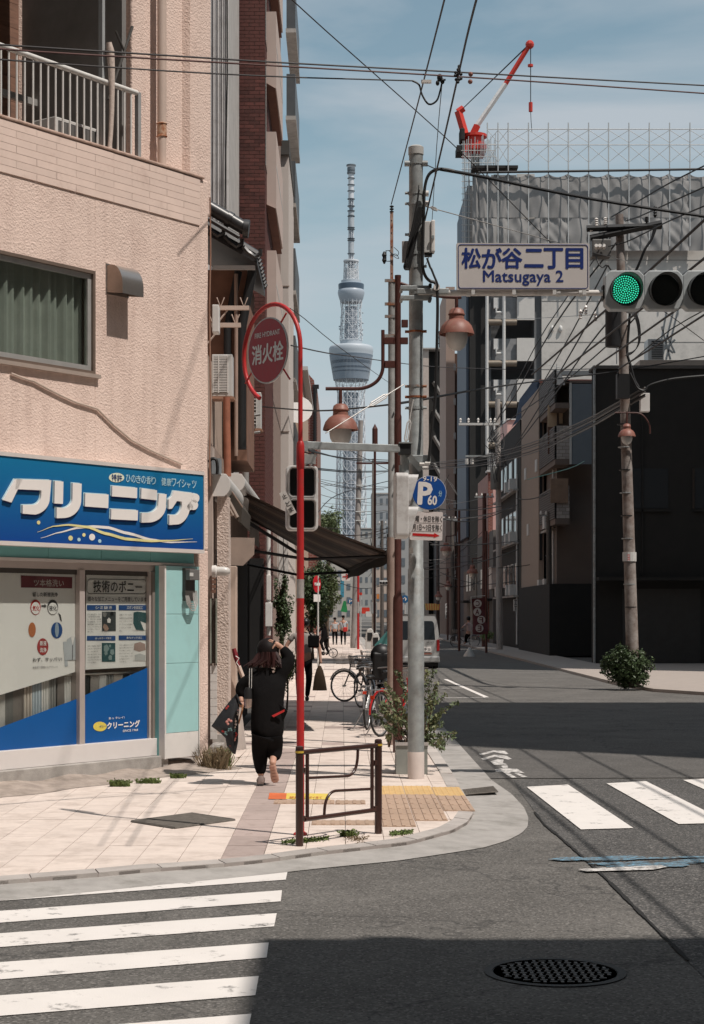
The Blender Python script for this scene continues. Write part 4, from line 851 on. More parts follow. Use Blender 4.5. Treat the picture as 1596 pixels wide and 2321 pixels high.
MB(GM).tube([(.305,0,.205)]+bend((.31,0,.27),(.33,0,.40),(.45,0,.405))+[(gl-.09,0,.385)], .012, 10).build('curved_bar', m_guard, gd, smooth=True)
# --- signal pole
YS = 19.84; XS = (943-U0)/F0*YS; zs = lambda v: HC+(V0-v)/F0*YS
sp = T('signal_pole', 'tall pale grey galvanised steel signal pole at the corner', 'pole', (XS, YS, 0))
zt = zs(333); 
MB().lathe([(.093,0),(.091,zs(1290)),(.083,zs(1288)),(.079,zs(700)),(.078,zt)], (XS,YS,0), 28).build('shaft', m_galv, sp, smooth=True)
MB().lathe([(.081,zt-.09),(.086,zt-.088),(.086,zt-.005),(.06,zt+.012),(0,zt+.016)], (XS,YS,0), 28).build('cap', M('cap_grey', (.45,.44,.42), .6, var=.1), sp, smooth=True)
MB().lathe([(.0935,0),(.094,.30),(.0925,.305)], (XS,YS,0), 28).build('painted_foot', M('pale_foot', (.62,.54,.50), .7, var=.08, vs=5), sp, smooth=True)
for v, m_ in ((370,m_galv),(438,m_galv),(462,m_galv),(532,m_galv),(575,m_galv),(605,m_galv),(752,m_rust),(876,m_rustgalv),(900,m_rust),(925,m_galv)): band(sp, (XS,YS), .079, zs(v), .035 if m_ is m_galv else .022, m_)
MB().box(XS-.075,XS-.035,YS-.099,YS-.080,zs(1255),zs(1242)).build('sticker', m_lgrey, sp)
for v, x_ in ((372,-.10),(372,.10),(440,.11),(463,.115)): MB().cyl((XS+x_-.03,YS-.03,zs(v)),(XS+x_+.03,YS-.03,zs(v)),.034,n=12).build('insulator', m_porc if v > 400 else m_galv, sp, smooth=True)
# arm and clamps
za = zs(669)
ar = T('street_sign_beam', 'pale horizontal steel arm carrying the street name plate and signal', 'signal arm', (XS+.1, YS-.12, za))
MB().tube([(XS+.02,YS-.14,za),(XS+2.10,YS-.14,za)], [.036,.033], 16).build('tube', M('arm_white', (.62,.59,.56), .5, var=.08, vs=6, dirt=(.4,.36,.33,1), dirts=9), ar, smooth=True)
for dz in (.055, -.055):
    MB().box(XS-.17,XS+.17,YS-.165,YS-.10,za+dz-.026,za+dz+.026).build('clamp_plate', m_galv, ar, bevel=.008)
    MB().cyl((XS-.165,YS-.19,za+dz),(XS-.165,YS+.10,za+dz),.018,n=8).build('bolt', m_galv, ar)
    MB().cyl((XS+.15,YS-.21,za+dz*1.4),(XS+.15,YS-.05,za+dz*1.4),.02,n=8).build('bolt', m_cable, ar)
MB().box(XS+.0,XS+.36,YS-.19,YS-.12,za-.02,za+.045).build('clamp_tongue', m_galv, ar, bevel=.01)
MB().cyl((XS+.22,YS-.24,za+.05),(XS+.22,YS-.12,za+.05),.036,n=16).build('white_insulator', m_porc, ar, smooth=True)
for u in (1060, 1165, 1262, 1312): x = (u-U0)/F0*YS; MB().lathe([(.038,-.022),(.042,-.022),(.042,.022),(.038,.022)],(x,YS-.14,za),14,ax=Matrix.Rotation(R(90),3,'Y')).build('strap', m_lgrey, ar)
# street name plate
npl = T('street_name_plate', 'white street name plate reading Matsugaya 2 in blue on the signal arm', 'street sign', ((1187-U0)/F0*19.64, 19.64, zs(655)))
YN = 19.64; wx = lambda u: (u-U0)/F0*YN; wz = lambda v: HC+(V0-v)/F0*YN
def plate(x0, x1, z0, z1, r, y0, y1, n=5):
    P_ = []
    for cx, cz, a0 in ((x1-r,z0+r,-90),(x1-r,z1-r,0),(x0+r,z1-r,90),(x0+r,z0+r,180)): P_ += [(cx+r*math.cos(R(a0+90*i/n)), y0, cz+r*math.sin(R(a0+90*i/n))) for i in range(n+1)]
    return P_
NM = Matrix.Translation((wx(1186),YN,wz(604))) @ Matrix.Rotation(R(-.25), 4, 'Y') @ Matrix.Rotation(R(2),4,'Z')
hw, hh = (wx(1337)-wx(1035))/2, (wz(550)-wz(656))/2
mb = MB(NM); mb.prism(plate(-hw,hw,-hh,hh,.012,0,0), (0,.045,0)); mb.build('plate', M('name_plate_face', (.58,.54,.52), .45, var=.04, vs=3), npl)
mb = MB(NM); mb.tube([Vector(p)+Vector((0,-.002,0)) for p in plate(-hw+.018,hw-.018,-hh+.018,hh-.018,.03,0,0)], .0042, 4, closed=True); mb.build('border_line', M('plate_blue', (.016,.035,.17), .4), npl)
m_nb = MATS['plate_blue']
zk0, zk1 = wz(608)-wz(604), wz(563)-wz(604)
for ch, u0, u1, b_ in (('松',1047,1089,.035),('が',1093,1137,.035),('谷',1138,1183,.035),('二',1190,1231,.035),('丁',1234,1276,.035),('目',1284,1322,.035)):
    z0_, z1_ = (zk0, zk1) if ch not in '二' else (zk0+.015, zk1-.01)
    text(ch, NM, wx(u0)-wx(1186), z0_, wx(u1)-wx(u0), z1_-z0_, -.003, m_nb, npl, bold=b_, ext=.001)
text('Matsugaya 2', NM, wx(1095)-wx(1186), wz(647)-wz(604), wx(1277)-wx(1095), wz(613)-wz(647), -.003, m_nb, npl, bold=.02, ext=.001)
for u in (1072,1165,1257,1325): x = wx(u)-wx(1186); MB(NM).box(x-.02,x+.02,-.008,.05,-hh-.05,-hh-.002).build('hanger', m_lgrey, npl)
# vehicle signal
vs_ = T('traffic_light', 'horizontal traffic light with the green lamp lit at the right edge', 'traffic light', ((1417-U0)/F0*19.7, 19.7, zs(690)))
m_sig = M('signal_body', (.42,.45,.46), .45, var=.06, vs=4, dirt=(.30,.31,.31,1), dirts=5)
m_green = M('green_led', (.05,.80,.48), .3, emit=1.2)
def signal_unit(cx, cz, half, lit):
    hs = half; c_ = hs*.26
    P_ = [(cx-hs+c_,0,cz-hs),(cx+hs-c_,0,cz-hs),(cx+hs,0,cz-hs+c_),(cx+hs,0,cz+hs-c_),(cx+hs-c_,0,cz+hs),(cx-hs+c_,0,cz+hs),(cx-hs,0,cz+hs-c_),(cx-hs,0,cz-hs+c_)]
    Mx = Matrix.Translation((0,19.62,0)); mb = MB(Mx); mb.prism(P_, (0,.16,0)); mb.build('housing', m_sig, vs_, bevel=.012)
    A_ = Matrix.Rotation(R(90),3,'X')
    rr = hs*.80
    mb = MB(); n = 32; vsx = []; 
    for i in range(n+1):
        a = math.pi*2*i/n; d = .13+.09*math.sin(a); d = max(d, .035)
        vsx.append(((cx+.012+rr*math.cos(a), 19.62-.002, cz+rr*math.sin(a)), (cx+.012+rr*math.cos(a), 19.62-d, cz+rr*math.sin(a)-.012)))
    for i in range(n):
        mb.quad(vsx[i][0], vsx[i+1][0], vsx[i+1][1], vsx[i][1]); k = .965
        ii = [(Vector(p)-Vector((cx+.012,0,cz))) for p in (vsx[i][0], vsx[i+1][0], vsx[i+1][1], vsx[i][1])]; mb.quad(*[Vector((cx+.012+q.x*k, q.y, cz+q.z*k)) for q in ii][::-1])
    mb.build('visor', M('signal_grey_dark', (.10,.105,.105), .5) if lit else MATS['signal_grey_dark'] if 'signal_grey_dark' in MATS else M('signal_grey_dark', (.10,.105,.105), .5), vs_, smooth=True)
    mb = MB(); mb.prism([(cx+rr*.97*math.cos(t*math.pi/16), 19.600, cz+rr*.97*math.sin(t*math.pi/16)) for t in range(32)], (0,.018,0)); mb.build('lens', M('lens_black', (.008,.012,.010), .25), vs_)
    if lit:
        mb = MB(); R0 = .157
        for ring in range(0, 7):
            n = max(1, ring*6)
            for k in range(n):
                a = 2*math.pi*k/n+ring*.3; r = R0*ring/6.4; mb.ball((cx+r*math.cos(a), 19.597, cz+r*math.sin(a)), .0082, 6, 4)
        mb.build('green_lamp', m_green, vs_, kind='stuff')
hsz = .5*(1462-1373)/F0*19.6
czz = HC+(V0-657)/F0*19.62
for k in range(3): signal_unit((1417-U0)/F0*19.6+k*(hsz*2-.004), czz, hsz, k == 0)
MB().box((1366-U0)/F0*19.7,(1374-U0)/F0*19.7,19.66,19.80,czz-.09,czz+.06).build('bracket', m_cable, vs_)
# lower arm with pedestrian signal
zb1 = zs(1012)
pa = T('pedestrian_signal_beam', 'square galvanised beam carrying the pedestrian signals', 'signal arm', (XS, YS-.12, zb1))
A0 = W(690,1009,19.2); A1 = W(905,1017,19.5)
mb = MB(); d_ = (A1-A0).normalized(); 
for nm, q0, q1, hh_ in (('beam',A0,A1,.040),):
    n_ = Vector((-d_.y,d_.x,0)); up = Vector((0,0,1)); c8 = [q+n_*sx*.035+up*sz*hh_ for q in (q0,q1) for sx, sz in ((-1,-1),(1,-1),(1,1),(-1,1))]
    mb.add(c8, [(0,1,2,3),(7,6,5,4),(0,4,5,1),(1,5,6,2),(2,6,7,3),(3,7,4,0)])
mb.build('beam', m_galv, pa, bevel=.006)
c_ = W(916,1018,19.55); MB().box(c_.x-.065,c_.x+.075,c_.y-.08,c_.y+.06,c_.z-.065,c_.z+.055).build('bracket_block', m_cable, pa, bevel=.006)
MB().box(c_.x-.06,c_.x+.09,c_.y-.1,c_.y+.08,c_.z+.056,c_.z+.07).build('bracket_plate', m_galv, pa)
a_, b_ = W(925,1030,19.5), W(952,1062,19.75); MB().tube([a_, b_], .045, 4).build('strut', m_galv, pa)
MB().box(XS-.13,XS+.16,YS-.15,YS-.09,zs(1044)-.04,zs(1044)+.05).build('clamp_plate', m_galv, pa, bevel=.008)
for u, v in ((955,1052),(968,1050),(962,1060)): p = W(u,v,19.65); MB().cyl(p+Vector((-.02,0,.0)), p+Vector((.035,0,0)), .018, n=8).build('bolt', m_porc, pa)
c_ = W(702,1012,19.2); MB().box(c_.x-.10,c_.x-.02,c_.y-.05,c_.y+.05,c_.z-.05,c_.z+.055).build('end_bracket', m_galv, pa)
c2 = W(697,1040,19.2); MB().box(c2.x-.05,c2.x+.09,c2.y-.05,c2.y+.05,c2.z-.055,c2.z+.045).build('insulator_block', M('grey_block', (.30,.30,.29), .6), pa)
def ped(cx, cy, cz, w_, h_, rz, label, par=None):
    t = T('pedestrian_signal', label, 'pedestrian signal', (cx, cy, cz-h_/2), rz=rz); Mx = Matrix.Translation((cx,cy,cz)) @ Matrix.Rotation(rz,4,'Z')
    mb = MB(Mx); mb.prism(plate(-w_/2,w_/2,-h_/2,h_/2,.055,0,0), (0,.14,0)); mb.build('housing', m_sigw, t, bevel=.012, bseg=3)
    for k in (1, -1):
        zc = k*h_*.245; a = w_*.375; b = h_*.205
        mb = MB(Mx); mb.prism(plate(-a,a,zc-b,zc+b,.035,-.004,0), (0,.005,0)); mb.build('lens', M('ped_lens', (.012,.013,.013), .3), t)
        mb = MB(Mx); o = plate(-a-.018,a+.018,zc-b-.016,zc+b+.018,.05,0,0); n = len(o); vs2 = []
        for (x,y,z) in o: d = .02+.09*max(0,(z-zc+b)/(2*b)); vs2 += [(x,-.001,z),(x,-d,z),(x*.955,-d,zc+(z-zc)*.95),(x*.95,-.006,zc+(z-zc)*.94)]
        mb.add(vs2, [(i*4+j,((i+1)%n)*4+j,((i+1)%n)*4+j+1,i*4+j+1) for i in range(n) for j in range(3)]); mb.build('visor', m_sigw, t, smooth=True)
    MB(Mx).box(-.03,.03,.03,.09,h_/2,h_/2+.09).build('mount', m_galv, t)
    for zz in (.28,-.28): MB(Mx).box(w_/2,w_/2+.012,.05,.09,h_*zz-.02,h_*zz+.02).build('hinge', m_galv, t)
    return t
m_sigw = M('signal_pale', (.56,.55,.54), .42, var=.06, vs=5, dirt=(.36,.33,.31,1), dirts=8)
ps = W(685,1129,19.2); p1 = ped(ps.x, ps.y, ps.z, 73/F0*19.2, 148/F0*19.2, R(5), 'two lens pedestrian signal hanging behind the red pole')
Mx = Matrix.Translation((ps.x,ps.y,ps.z)); 
mb = MB(Mx @ Matrix.Rotation(R(-27),4,'Y')); mb.box(-.20,-.125,-.13,-.127,-.12,.15); mb.build('paper_tag', M('tag_paper', (.55,.52,.49), .7), p1)
for zz, ss in ((.09,'止'),(.0,'と'),(-.07,'ま')): text(ss, Mx @ Matrix.Rotation(R(-27),4,'Y'), -.19, zz-.02, .05, .05, -.1315, m_ink, p1, bold=.03, ext=0)
pe = W(917,1147,19.6); ped(pe.x+.03, pe.y, pe.z, .33, 148/F0*19.6, R(90+4), 'pedestrian signal seen edge on beside the parking sign')
MB().cyl((pe.x-.0,pe.y,pe.z+.36),(pe.x-.0,pe.y,zs(1030)),.05,n=12).build('neck', m_galv, pa, smooth=True)
# parking sign
YP = 19.5; px_ = lambda u: (u-U0)/F0*YP; pz_ = lambda v: HC+(V0-v)/F0*YP
pk = T('parking_sign', 'round blue parking sign P 60 with a white plate below', 'parking sign', (px_(973), YP, pz_(1225)))
r = 39/F0*YP; PMx = Matrix.Translation((px_(973),YP,pz_(1117))) @ Matrix.Rotation(R(3),4,'Y')
m_pblu = M('parking_blue', (.012,.075,.30), .35, var=.06, vs=5)
mb = MB(PMx); mb.prism([(r*math.cos(t*math.pi/24), 0, r*math.sin(t*math.pi/24)) for t in range(48)], (0,.010,0)); mb.build('disc_rim', M('rim_pale_blue', (.50,.52,.58), .4), pk)
mb = MB(PMx); mb.prism([((r-.006)*math.cos(t*math.pi/24), -.002, (r-.006)*math.sin(t*math.pi/24)) for t in range(48)], (0,.003,0)); mb.build('disc', m_pblu, pk)
k_ = YP/F0
def pt(s, x0, y0, x1, y1, b=0, mt=None): text(s, PMx, (x0-973)*k_, (1117-y1)*k_, (x1-x0)*k_, (y1-y0)*k_, -.0035, mt or m_lw, pk, ext=.001, bold=b)
pt('P',949.5,1095,978,1143,.045); pt('60',971,1123,991,1144,.03); pt('9-19',957,1080,989,1091,.02); pt('分',994.5,1111,1002,1124,.02,m_lc)
mb = MB(Matrix.Translation((px_(966.5),YP+.01,pz_(1192))) @ Matrix.Rotation(R(1.5),4,'Y')); W2, H2 = 37*k_, 32.5*k_
mb.prism(plate(-W2,W2,-H2,H2,.018,0,0), (0,.008,0)); mb.build('lower_plate', M('plate_white', (.68,.62,.60), .4, var=.03), pk)
QM = Matrix.Translation((px_(966.5),YP+.01,pz_(1192))) @ Matrix.Rotation(R(1.5),4,'Y')
def qt(s, x0, y0, x1, y1, b=.02, mt=None): text(s, QM, (x0-966.5)*k_, (1192-y1)*k_, (x1-x0)*k_, (y1-y0)*k_, -.002, mt or m_ink, pk, ext=.0008, bold=b)
qt('日曜・休日を除く',934,1169,1002,1183); qt('1月1日〜3日を除く',933,1188,1002,1202.5)
for v in (1185.5, 1204.5): MB(QM).box(-W2*.92,W2*.9,-.002,-.001,(1192-v)*k_-.0012,(1192-v)*k_+.0012).build('rule_line', m_ink, pk)
mb = MB(QM); mb.prism([((a-966.5)*k_, -.003, (1192-b)*k_) for a, b in ((936,1209),(985,1210.5),(985,1207.5),(997,1213.5),(984,1218.5),(984,1216),(936,1215))], (0,.002,0)); mb.build('red_arrow', M('arrow_red', (.55,.02,.02), .4), pk)
MB().cyl((px_(990),YP+.03,pz_(1230)),(px_(990),YP+.03,pz_(1080)),.012,n=8).build('bracket', m_galv, pk)
# white casing on the signal pole, black cable
bx = T('control_box', 'white plastic junction box high on the signal pole', 'junction box', (XS+.15, YS-.05, zs(580)))
x0, x1 = (960-U0)/F0*19.8, (985-U0)/F0*19.8
MB().box(x0,x1-.045,YS-.14,YS+.0,zs(578),zs(507)).build('casing', m_lgrey, bx, bevel=.008); MB().box(x1-.044,x1,YS-.16,YS-.01,zs(577),zs(505)).build('cover', m_white, bx, bevel=.012)
MB().box(x1-.04,x1-.01,YS-.18,YS-.161,zs(548),zs(541)).build('latch', m_galv, bx); MB().box(x0+.01,x1-.03,YS-.13,YS-.02,zs(584),zs(578.5)).build('cable_gland', m_cable, bx)
def cable(pts, r, label, mat=None, name='cable', cat='cable', group=None, n=6, sm=True):
    mb = MB(); mb.tube(pts, r, n); return mb.build(name, mat or m_cable, base=pts[0], smooth=sm, label=label, cat=cat, group=group)
def smoothp(P_, k=4):
    o = []; P_ = [Vector(p) for p in P_]
    for i in range(len(P_)-1):
        p0 = P_[max(i-1,0)]; p1 = P_[i]; p2 = P_[i+1]; p3 = P_[min(i+2,len(P_)-1)]
        for j in range(k): t = j/k; o.append(.5*((2*p1)+(-p0+p2)*t+(2*p0-5*p1+4*p2-p3)*t*t+(-p0+3*p1-3*p2+p3)*t**3))
    return o+[P_[-1]]
cable(smoothp([W(u,v,19.65) for u,v in ((1030,388),(1010,384),(990,384),(972,396),(963,425),(961,470),(959,540),(958,600),(964,625),(975,637),(985,640),(990,652),(992,690),(991,760),(990,800),(987,900),(980,960),(972,1045))]), .019, 'thick black power cable bending over beside the signal pole')
cable(smoothp([W(u,v,19.6) for u,v in ((968,585),(975,605),(978,610),(984,625),(992,645),(990,655))]), .013, 'black cable leaving the bottom of the white junction box')
cable(smoothp([W(u,v,19.6) for u,v in ((955,505),(945,520),(935,560),(925,590),(920,600),(925,560),(938,500),(944,470),(950,430))]), .012, 'tangled black cable strapped to the signal pole')
mb = MB(); 
for k in range(3): mb.tube(smoothp([W(u+k*3,v,19.65) for u,v in ((950,470),(940,500),(930,550),(920,590),(916,605),(922,610),(928,585),(942,520),(953,475))]), .011, 6)
mb.build('cable_tangle', m_cable, base=W(930,540,19.65), smooth=True, label='black cable bundle drooping on the left of the signal pole', cat='cable')
MB().box(XS-.16,XS-.085,YS-.1,YS-.05,zs(598),zs(550)).build('cable_box', M('old_grey_box', (.33,.31,.30), .6, var=.2), sp, bevel=.006)
# rope turnbuckle stays
def stay(p0, p1, label, r=.006, buckle=True):
    mb = MB(); mb.tube([p0, p1], r, 6); d = (p1-p0).normalized(); q0 = p0+d*.25; q1 = p0+d*.52
    if buckle:
        s_ = d.cross(Vector((0,1,0))).normalized()*.02; mb.tube([q0, q0.lerp(q1,.15)+s_, q0.lerp(q1,.85)+s_, q1], .008, 6); mb.tube([q0, q0.lerp(q1,.15)-s_, q0.lerp(q1,.85)-s_, q1], .008, 6)
    return mb.build('stay_wire', M('stay_steel', (.45,.43,.41), .5, metal=.3, var=.1), base=p0, label=label, cat='stay wire')
stay(W(966,468,19.8), W(1420,592,36), 'pale guy wire with a turnbuckle running right from the signal pole')
stay(W(916,871,19.75), W(738,982,19.25), 'pale stay wire from the signal pole down to the pedestrian arm')
stay(W(937,905,19.7), W(918,1012,19.55), 'short pale stay holding the arm close to the signal pole')
# --- brown lamp post with two bell lamps
YL = 23.6; lx = lambda u, Y=YL: (u-U0)/F0*Y; lz = lambda v, Y=YL: HC+(V0-v)/F0*Y
lp = T('street_lamp', 'dark red brown lamp post with a bracket and two bell shaped lamps', 'street lamp', (lx(903), YL, 0))
XLp = lx(902)
MB().lathe([(.066,0),(.066,lz(1365)),(.062,lz(1355)),(.046,lz(1348)),(.046,lz(1012)),(.050,lz(1008)),(.050,lz(945)),(.042,lz(938)),(.040,lz(632)),(.043,lz(630)),(.043,lz(624)),(0,lz(623))], (XLp,YL,0), 20).build('post', m_brown, lp, smooth=True)
for z0_, z1_, x0_, x1_ in ((765,780,870,895),(765,780,908,925),(818,834,872,895),(725,742,910,925)): MB().box(lx(x0_),lx(x1_),YL-.03,YL+.03,lz(z1_),lz(z0_)).build('bracket_bar', m_brown, lp, bevel=.006)
MB().tube(smoothp([Vector((lx(868),YL,lz(v))) for v in (748,780,815)]+[Vector((lx(u),YL,lz(v))) for u,v in ((867,840),(858,860),(842,873),(822,880),(800,881),(770,881),(738,881))]), .024, 12).build('arm', m_brown, lp, smooth=True)
MB().tube(smoothp([Vector((lx(u),YL,lz(v))) for u,v in ((902,640),(930,650),(960,664),(1000,672),(1032,674),(1046,674))]), .022, 12).build('arm', m_brown, lp, smooth=True)
def bell(cx, cy, top, sc, par, hang=0):      # top = z of the cap
    o = Vector((cx, cy, top)); 
    MB().cyl(o+Vector((0,0,-.02)), o+Vector((0,0,hang)), .024*sc, n=10).build('hanger', m_brown, par, smooth=True)
    MB().lathe([(.0,0),(.06*sc,-.004),(.095*sc,-.03*sc),(.105*sc,-.075*sc),(.112*sc,-.08*sc),(.112*sc,-.095*sc),(.10*sc,-.10*sc),(.105*sc,-.155*sc),(.16*sc,-.19*sc),(.205*sc,-.245*sc),(.232*sc,-.32*sc),(.238*sc,-.355*sc),(.230*sc,-.357*sc),(.20*sc,-.25*sc),(.12*sc,-.19*sc)], o, 28).build('bell_shade', m_lampred, par, smooth=True)
    MB().lathe([(.145*sc,-.33*sc),(.150*sc,-.40*sc),(.138*sc,-.47*sc),(.105*sc,-.53*sc),(.055*sc,-.565*sc),(0,-.572*sc)], o, 24).build('glass_globe', m_frost, par, smooth=True)
bell(lx(772), YL, lz(915), 1.0, lp, hang=lz(881)-lz(915)); bell(lx(1035), YL, lz(698), 1.0, lp, hang=lz(674)-lz(698))
# --- grey pole with a rusty extension, behind the lamp post
YG = 25.0; gx_ = (888-U0)/F0*YG; gz = lambda v: HC+(V0-v)/F0*YG
gp_ = T('utility_pole', 'slim grey steel pole with a rusty perforated extension on top', 'pole', (gx_, YG, 0))
MB().lathe([(.058,0),(.058,gz(1262)),(.052,gz(1260)),(.050,gz(640))], (gx_,YG,0), 18).build('shaft', M('weathered_steel', (.30,.30,.29), .6, metal=.2, var=.25, vs=9), gp_, smooth=True)
MB().lathe([(.062,0),(.062,gz(1218))], (gx_,YG,0), 18).build('brown_sleeve', M('sleeve_tan', (.36,.27,.23), .7, var=.15, vs=7, dirt=(.22,.15,.12,1)), gp_, smooth=True)
mb = MB(); mb.box(gx_-.022,gx_+.022,YG-.02,YG+.02,gz(655),gz(480)); mb.build('rusty_extension', M('rusty_angle', (.42,.30,.24), .8, var=.25, vs=12, dirt=(.30,.10,.05,1), dirts=8, dthr=(.42,.6)), gp_)
for v in (500,515,528,560,595,620): MB().cyl((gx_,YG-.026,gz(v)),(gx_,YG-.018,gz(v)),.007,n=6).build('hole', m_black, gp_)
for v in (468,474,480): MB().lathe([(.012,gz(v)-.016),(.030,gz(v)-.006),(.030,gz(v)+.006),(.012,gz(v)+.016)], (gx_,YG,0), 12).build('insulator', m_cable, gp_, smooth=True)
for v in (637,690,718,762): MB().box(gx_-.10,gx_+.05,YG-.055,YG-.02,gz(v)-.02,gz(v)+.02).build('band', m_rustgalv, gp_)
for v in (760,930,1050,1110,1250): MB().cyl((gx_+.05,YG-.05,gz(v)),(gx_+.05,YG-.085,gz(v)),.014,n=8).build('step_bolt', m_galv, gp_)
P_ = [Vector((gx_+a, YG, gz(v))) for a, v in ((-.0,568),(-.08,568),(-.08,592),(-.0,592))]; MB().tube(P_, .008, 6).build('side_bracket', m_cable, gp_)
MB().lathe([(.01,gz(598)),(.034,gz(590)),(.022,gz(584)),(.036,gz(578)),(.012,gz(570))], (gx_-.105,YG,0), 12).build('side_insulator', m_cable, gp_, smooth=True)
cable(smoothp([Vector((gx_+.03+.07*math.sin(t*1.3),YG-.05,gz(570)-.012*t+.05*math.cos(t*1.7))) for t in range(9)]), .005, 'small coil of black wire beside the rusty pole extension')
MB().lathe([(.0515,gz(1298)),(.0535,gz(1298)),(.0535,gz(1236)),(.0515,gz(1236))], (gx_,YG,0), 18).build('torn_poster', M('torn_poster', (.50,.46,.43), .7, var=.25, vs=12, dirt=(.30,.30,.32,1), dirts=12), gp_)
# --- box planter with shrub at the foot of the signal pole
pl = T('planter', 'grey metal box planter with a loose green shrub by the signal pole', 'planter', (XS, 20.6, 0))
x0, x1 = (897-U0)/F0*20.5, (968-U0)/F0*20.5; hh_ = HC-(1682-V0)/F0*20.5
m_plt = M('planter_grey', (.26,.27,.25), .6, var=.15, vs=5)
for a,b,c,d in ((x0,x1,20.36,20.39),(x0,x1,20.80,20.83)): MB().box(a,b,c,d,0,hh_).build('side', m_plt, pl)
for a,b in ((x0,x0+.03),(x1-.03,x1)): MB().box(a,b,20.392,20.798,0,hh_).build('side', m_plt, pl)
MB().box(x0-.012,x1+.012,20.345,20.36,hh_-.03,hh_+.008).build('rim', M('planter_rim', (.45,.42,.40), .6), pl); MB().box(x0+.03,x1-.03,20.39,20.8,.1,hh_-.05).build('soil', M('soil', (.05,.035,.025), .95), pl)
m_leaf = M('olive_leaf', (.12,.155,.075), .6, var=.35, vs=20, spec=.4); m_leaf2 = M('yellow_green_leaf', (.20,.21,.10), .6, var=.3, vs=20); m_twig = M('twig', (.16,.10,.07), .9)
rr = random.Random(12); lf = MB(); tw = MB(); lf2 = MB()
tips = [(985,1520),(975,1560),(1015,1605),(1025,1660),(1012,1688),(960,1530),(908,1520),(885,1580),(850,1615),(862,1600),(880,1640),(905,1625),(990,1640),(1000,1620),(970,1600),(990,1700),(975,1670),(925,1600),(868,1655),(895,1560),(1003,1575),(1000,1540),(915,1660),(985,1655),(870,1580)]
for k in range(46):
    u, v = tips[k % len(tips)]; u += rr.gauss(0,8); v += rr.gauss(0,10); e = W(u, v, 20.2+rr.random()*.8); b = Vector(((x0+x1)/2+rr.gauss(0,.09), 20.58+rr.gauss(0,.06), hh_-.06)); mid = b.lerp(e,.5)+Vector((rr.gauss(0,.03),0,.05))
    P_ = smoothp([b, mid, e], 6); tw.tube(P_, [.006*(1-i/len(P_))+.0015 for i in range(len(P_))], 4)
    for i, p in enumerate(P_):
        if i > 4: leaves(lf if rr.random() < .7 else lf2, p, (.035,.035,.035), 9, .024, rnd=rr)
tw.build('branches', m_twig, pl); lf.build('leaves', m_leaf, pl, kind='stuff'); lf2.build('pale_leaves', m_leaf2, pl, kind='stuff')
# ================================================================ LEFT SIDE OF THE STREET
m_paint_w = M('white_metal_siding', (.78,.76,.75), .5, var=.05, vs=2, dirt=(.45,.42,.40,1), dirts=3)
wh = T('white_house', 'tall narrow white metal clad house behind the pink building', 'building', (-4, 33, 0))
MB().box(-7,-2.12,33.03,36.4,0,18).build('wall', M('white_house_wall', (.50,.48,.46), .7), wh)
us = [470,483,487.5,493,497.5,503,507,513,519]
for i in range(len(us)-1):
    a, b = (us[i]-U0)/F0*33, (us[i+1]-U0)/F0*33
    MB().box(a+.006, b-.006, 32.97 if i % 2 else 33.0, 33.04, 0, 18).build('siding_panel', m_paint_w, wh)
x = (514-U0)/F0*33; MB().tube([(x,32.93,17),(x+.02,32.93,12),(x-.03,32.93,9.5),(x-.05,32.93,7)], .012, 6).build('cable', m_cable, wh)
# ---- little house with the tiled roof
sh = T('tiled_house', 'small old house with a dark tiled roof behind the corner', 'building', (-3, 27, 0))
m_bw = M('brown_render', (.24,.13,.09), .9, var=.2, vs=3, dirt=(.16,.09,.07,1), dirts=2)
XU = -1.42
MB().box(-7,XU,26.4,28.6,4.15,7.0).build('upper_wall', m_bw, sh)
MB().box(-7,-1.76,23.0,32.9,0,4.15).build('lower_wall', M('lower_render', (.30,.22,.18), .9, var=.15, vs=3), sh)
MB().box(-7,-1.78,23.0,26.39,4.15,5.3).build('lean_to_wall', M('lean_to_tan', (.42,.32,.26), .9, var=.12, vs=3), sh)
m_rt = M('roof_tile_black', (.035,.034,.035), .38, var=.3, vs=9, spec=.6)
rf = MB(); rf.prism([(-1.25,26.0,7.02),(-1.25,26.0,7.10),(-4.2,26.0,8.8),(-4.2,26.0,8.7)], (0,2.75,0)); rf.build('roof', m_rt, sh)
rmesh = None
for r in range(10):
    y = 26.12+.29*r
    o = MB().tube([(-1.24,y,7.16),(-1.5,y,7.32),(-4.2,y,8.86)], .065, 8).build('roof_tile_row', m_rt, sh, smooth=True)
for r in range(10):
    x = -1.20-.27*r; z = 7.12+.574*.27*r
    MB().tube([(x,25.93,z+.09),(x,25.93,z+.02),(x-.08,25.93,z-.02),(x-.18,25.93,z+.05),(x-.25,25.93,z+.13)], .036, 6).build('verge_tile', m_rt, sh, smooth=True)
MB().tube([(-1.42,25.85,7.50),(-4.4,25.85,9.25)], .10, 14).build('verge_ridge', m_rt, sh, smooth=True)
MB().cyl((-1.36,25.85,7.49),(-1.44,25.85,7.50),.135,n=20).build('ridge_end_disc', m_rt, sh, smooth=True)
for k in range(6): MB().cyl((-1.62-.36*k,25.85,7.615+.21*k),(-1.68-.36*k,25.85,7.65+.21*k),.115,n=16).build('ridge_cap_ring', m_rt, sh, smooth=True)
MB().tube([(-1.50,25.78,7.36),(-4.4,25.78,9.07)], .035, 8).build('under_ridge', m_rt, sh)
MB().box(-1.9,-1.28,26.0,26.06,6.93,6.99).build('eave_board', m_lgrey, sh)
for x, r in ((-1.66,.06),(-1.45,.07)): MB().tube([(x+.12,26.25,6.95),(x+.05,26.25,6.6),(x-.04,26.25,6.1),(x-.04,26.25,4.3)], r, 10).build('drainpipe', m_cable, sh, smooth=True)
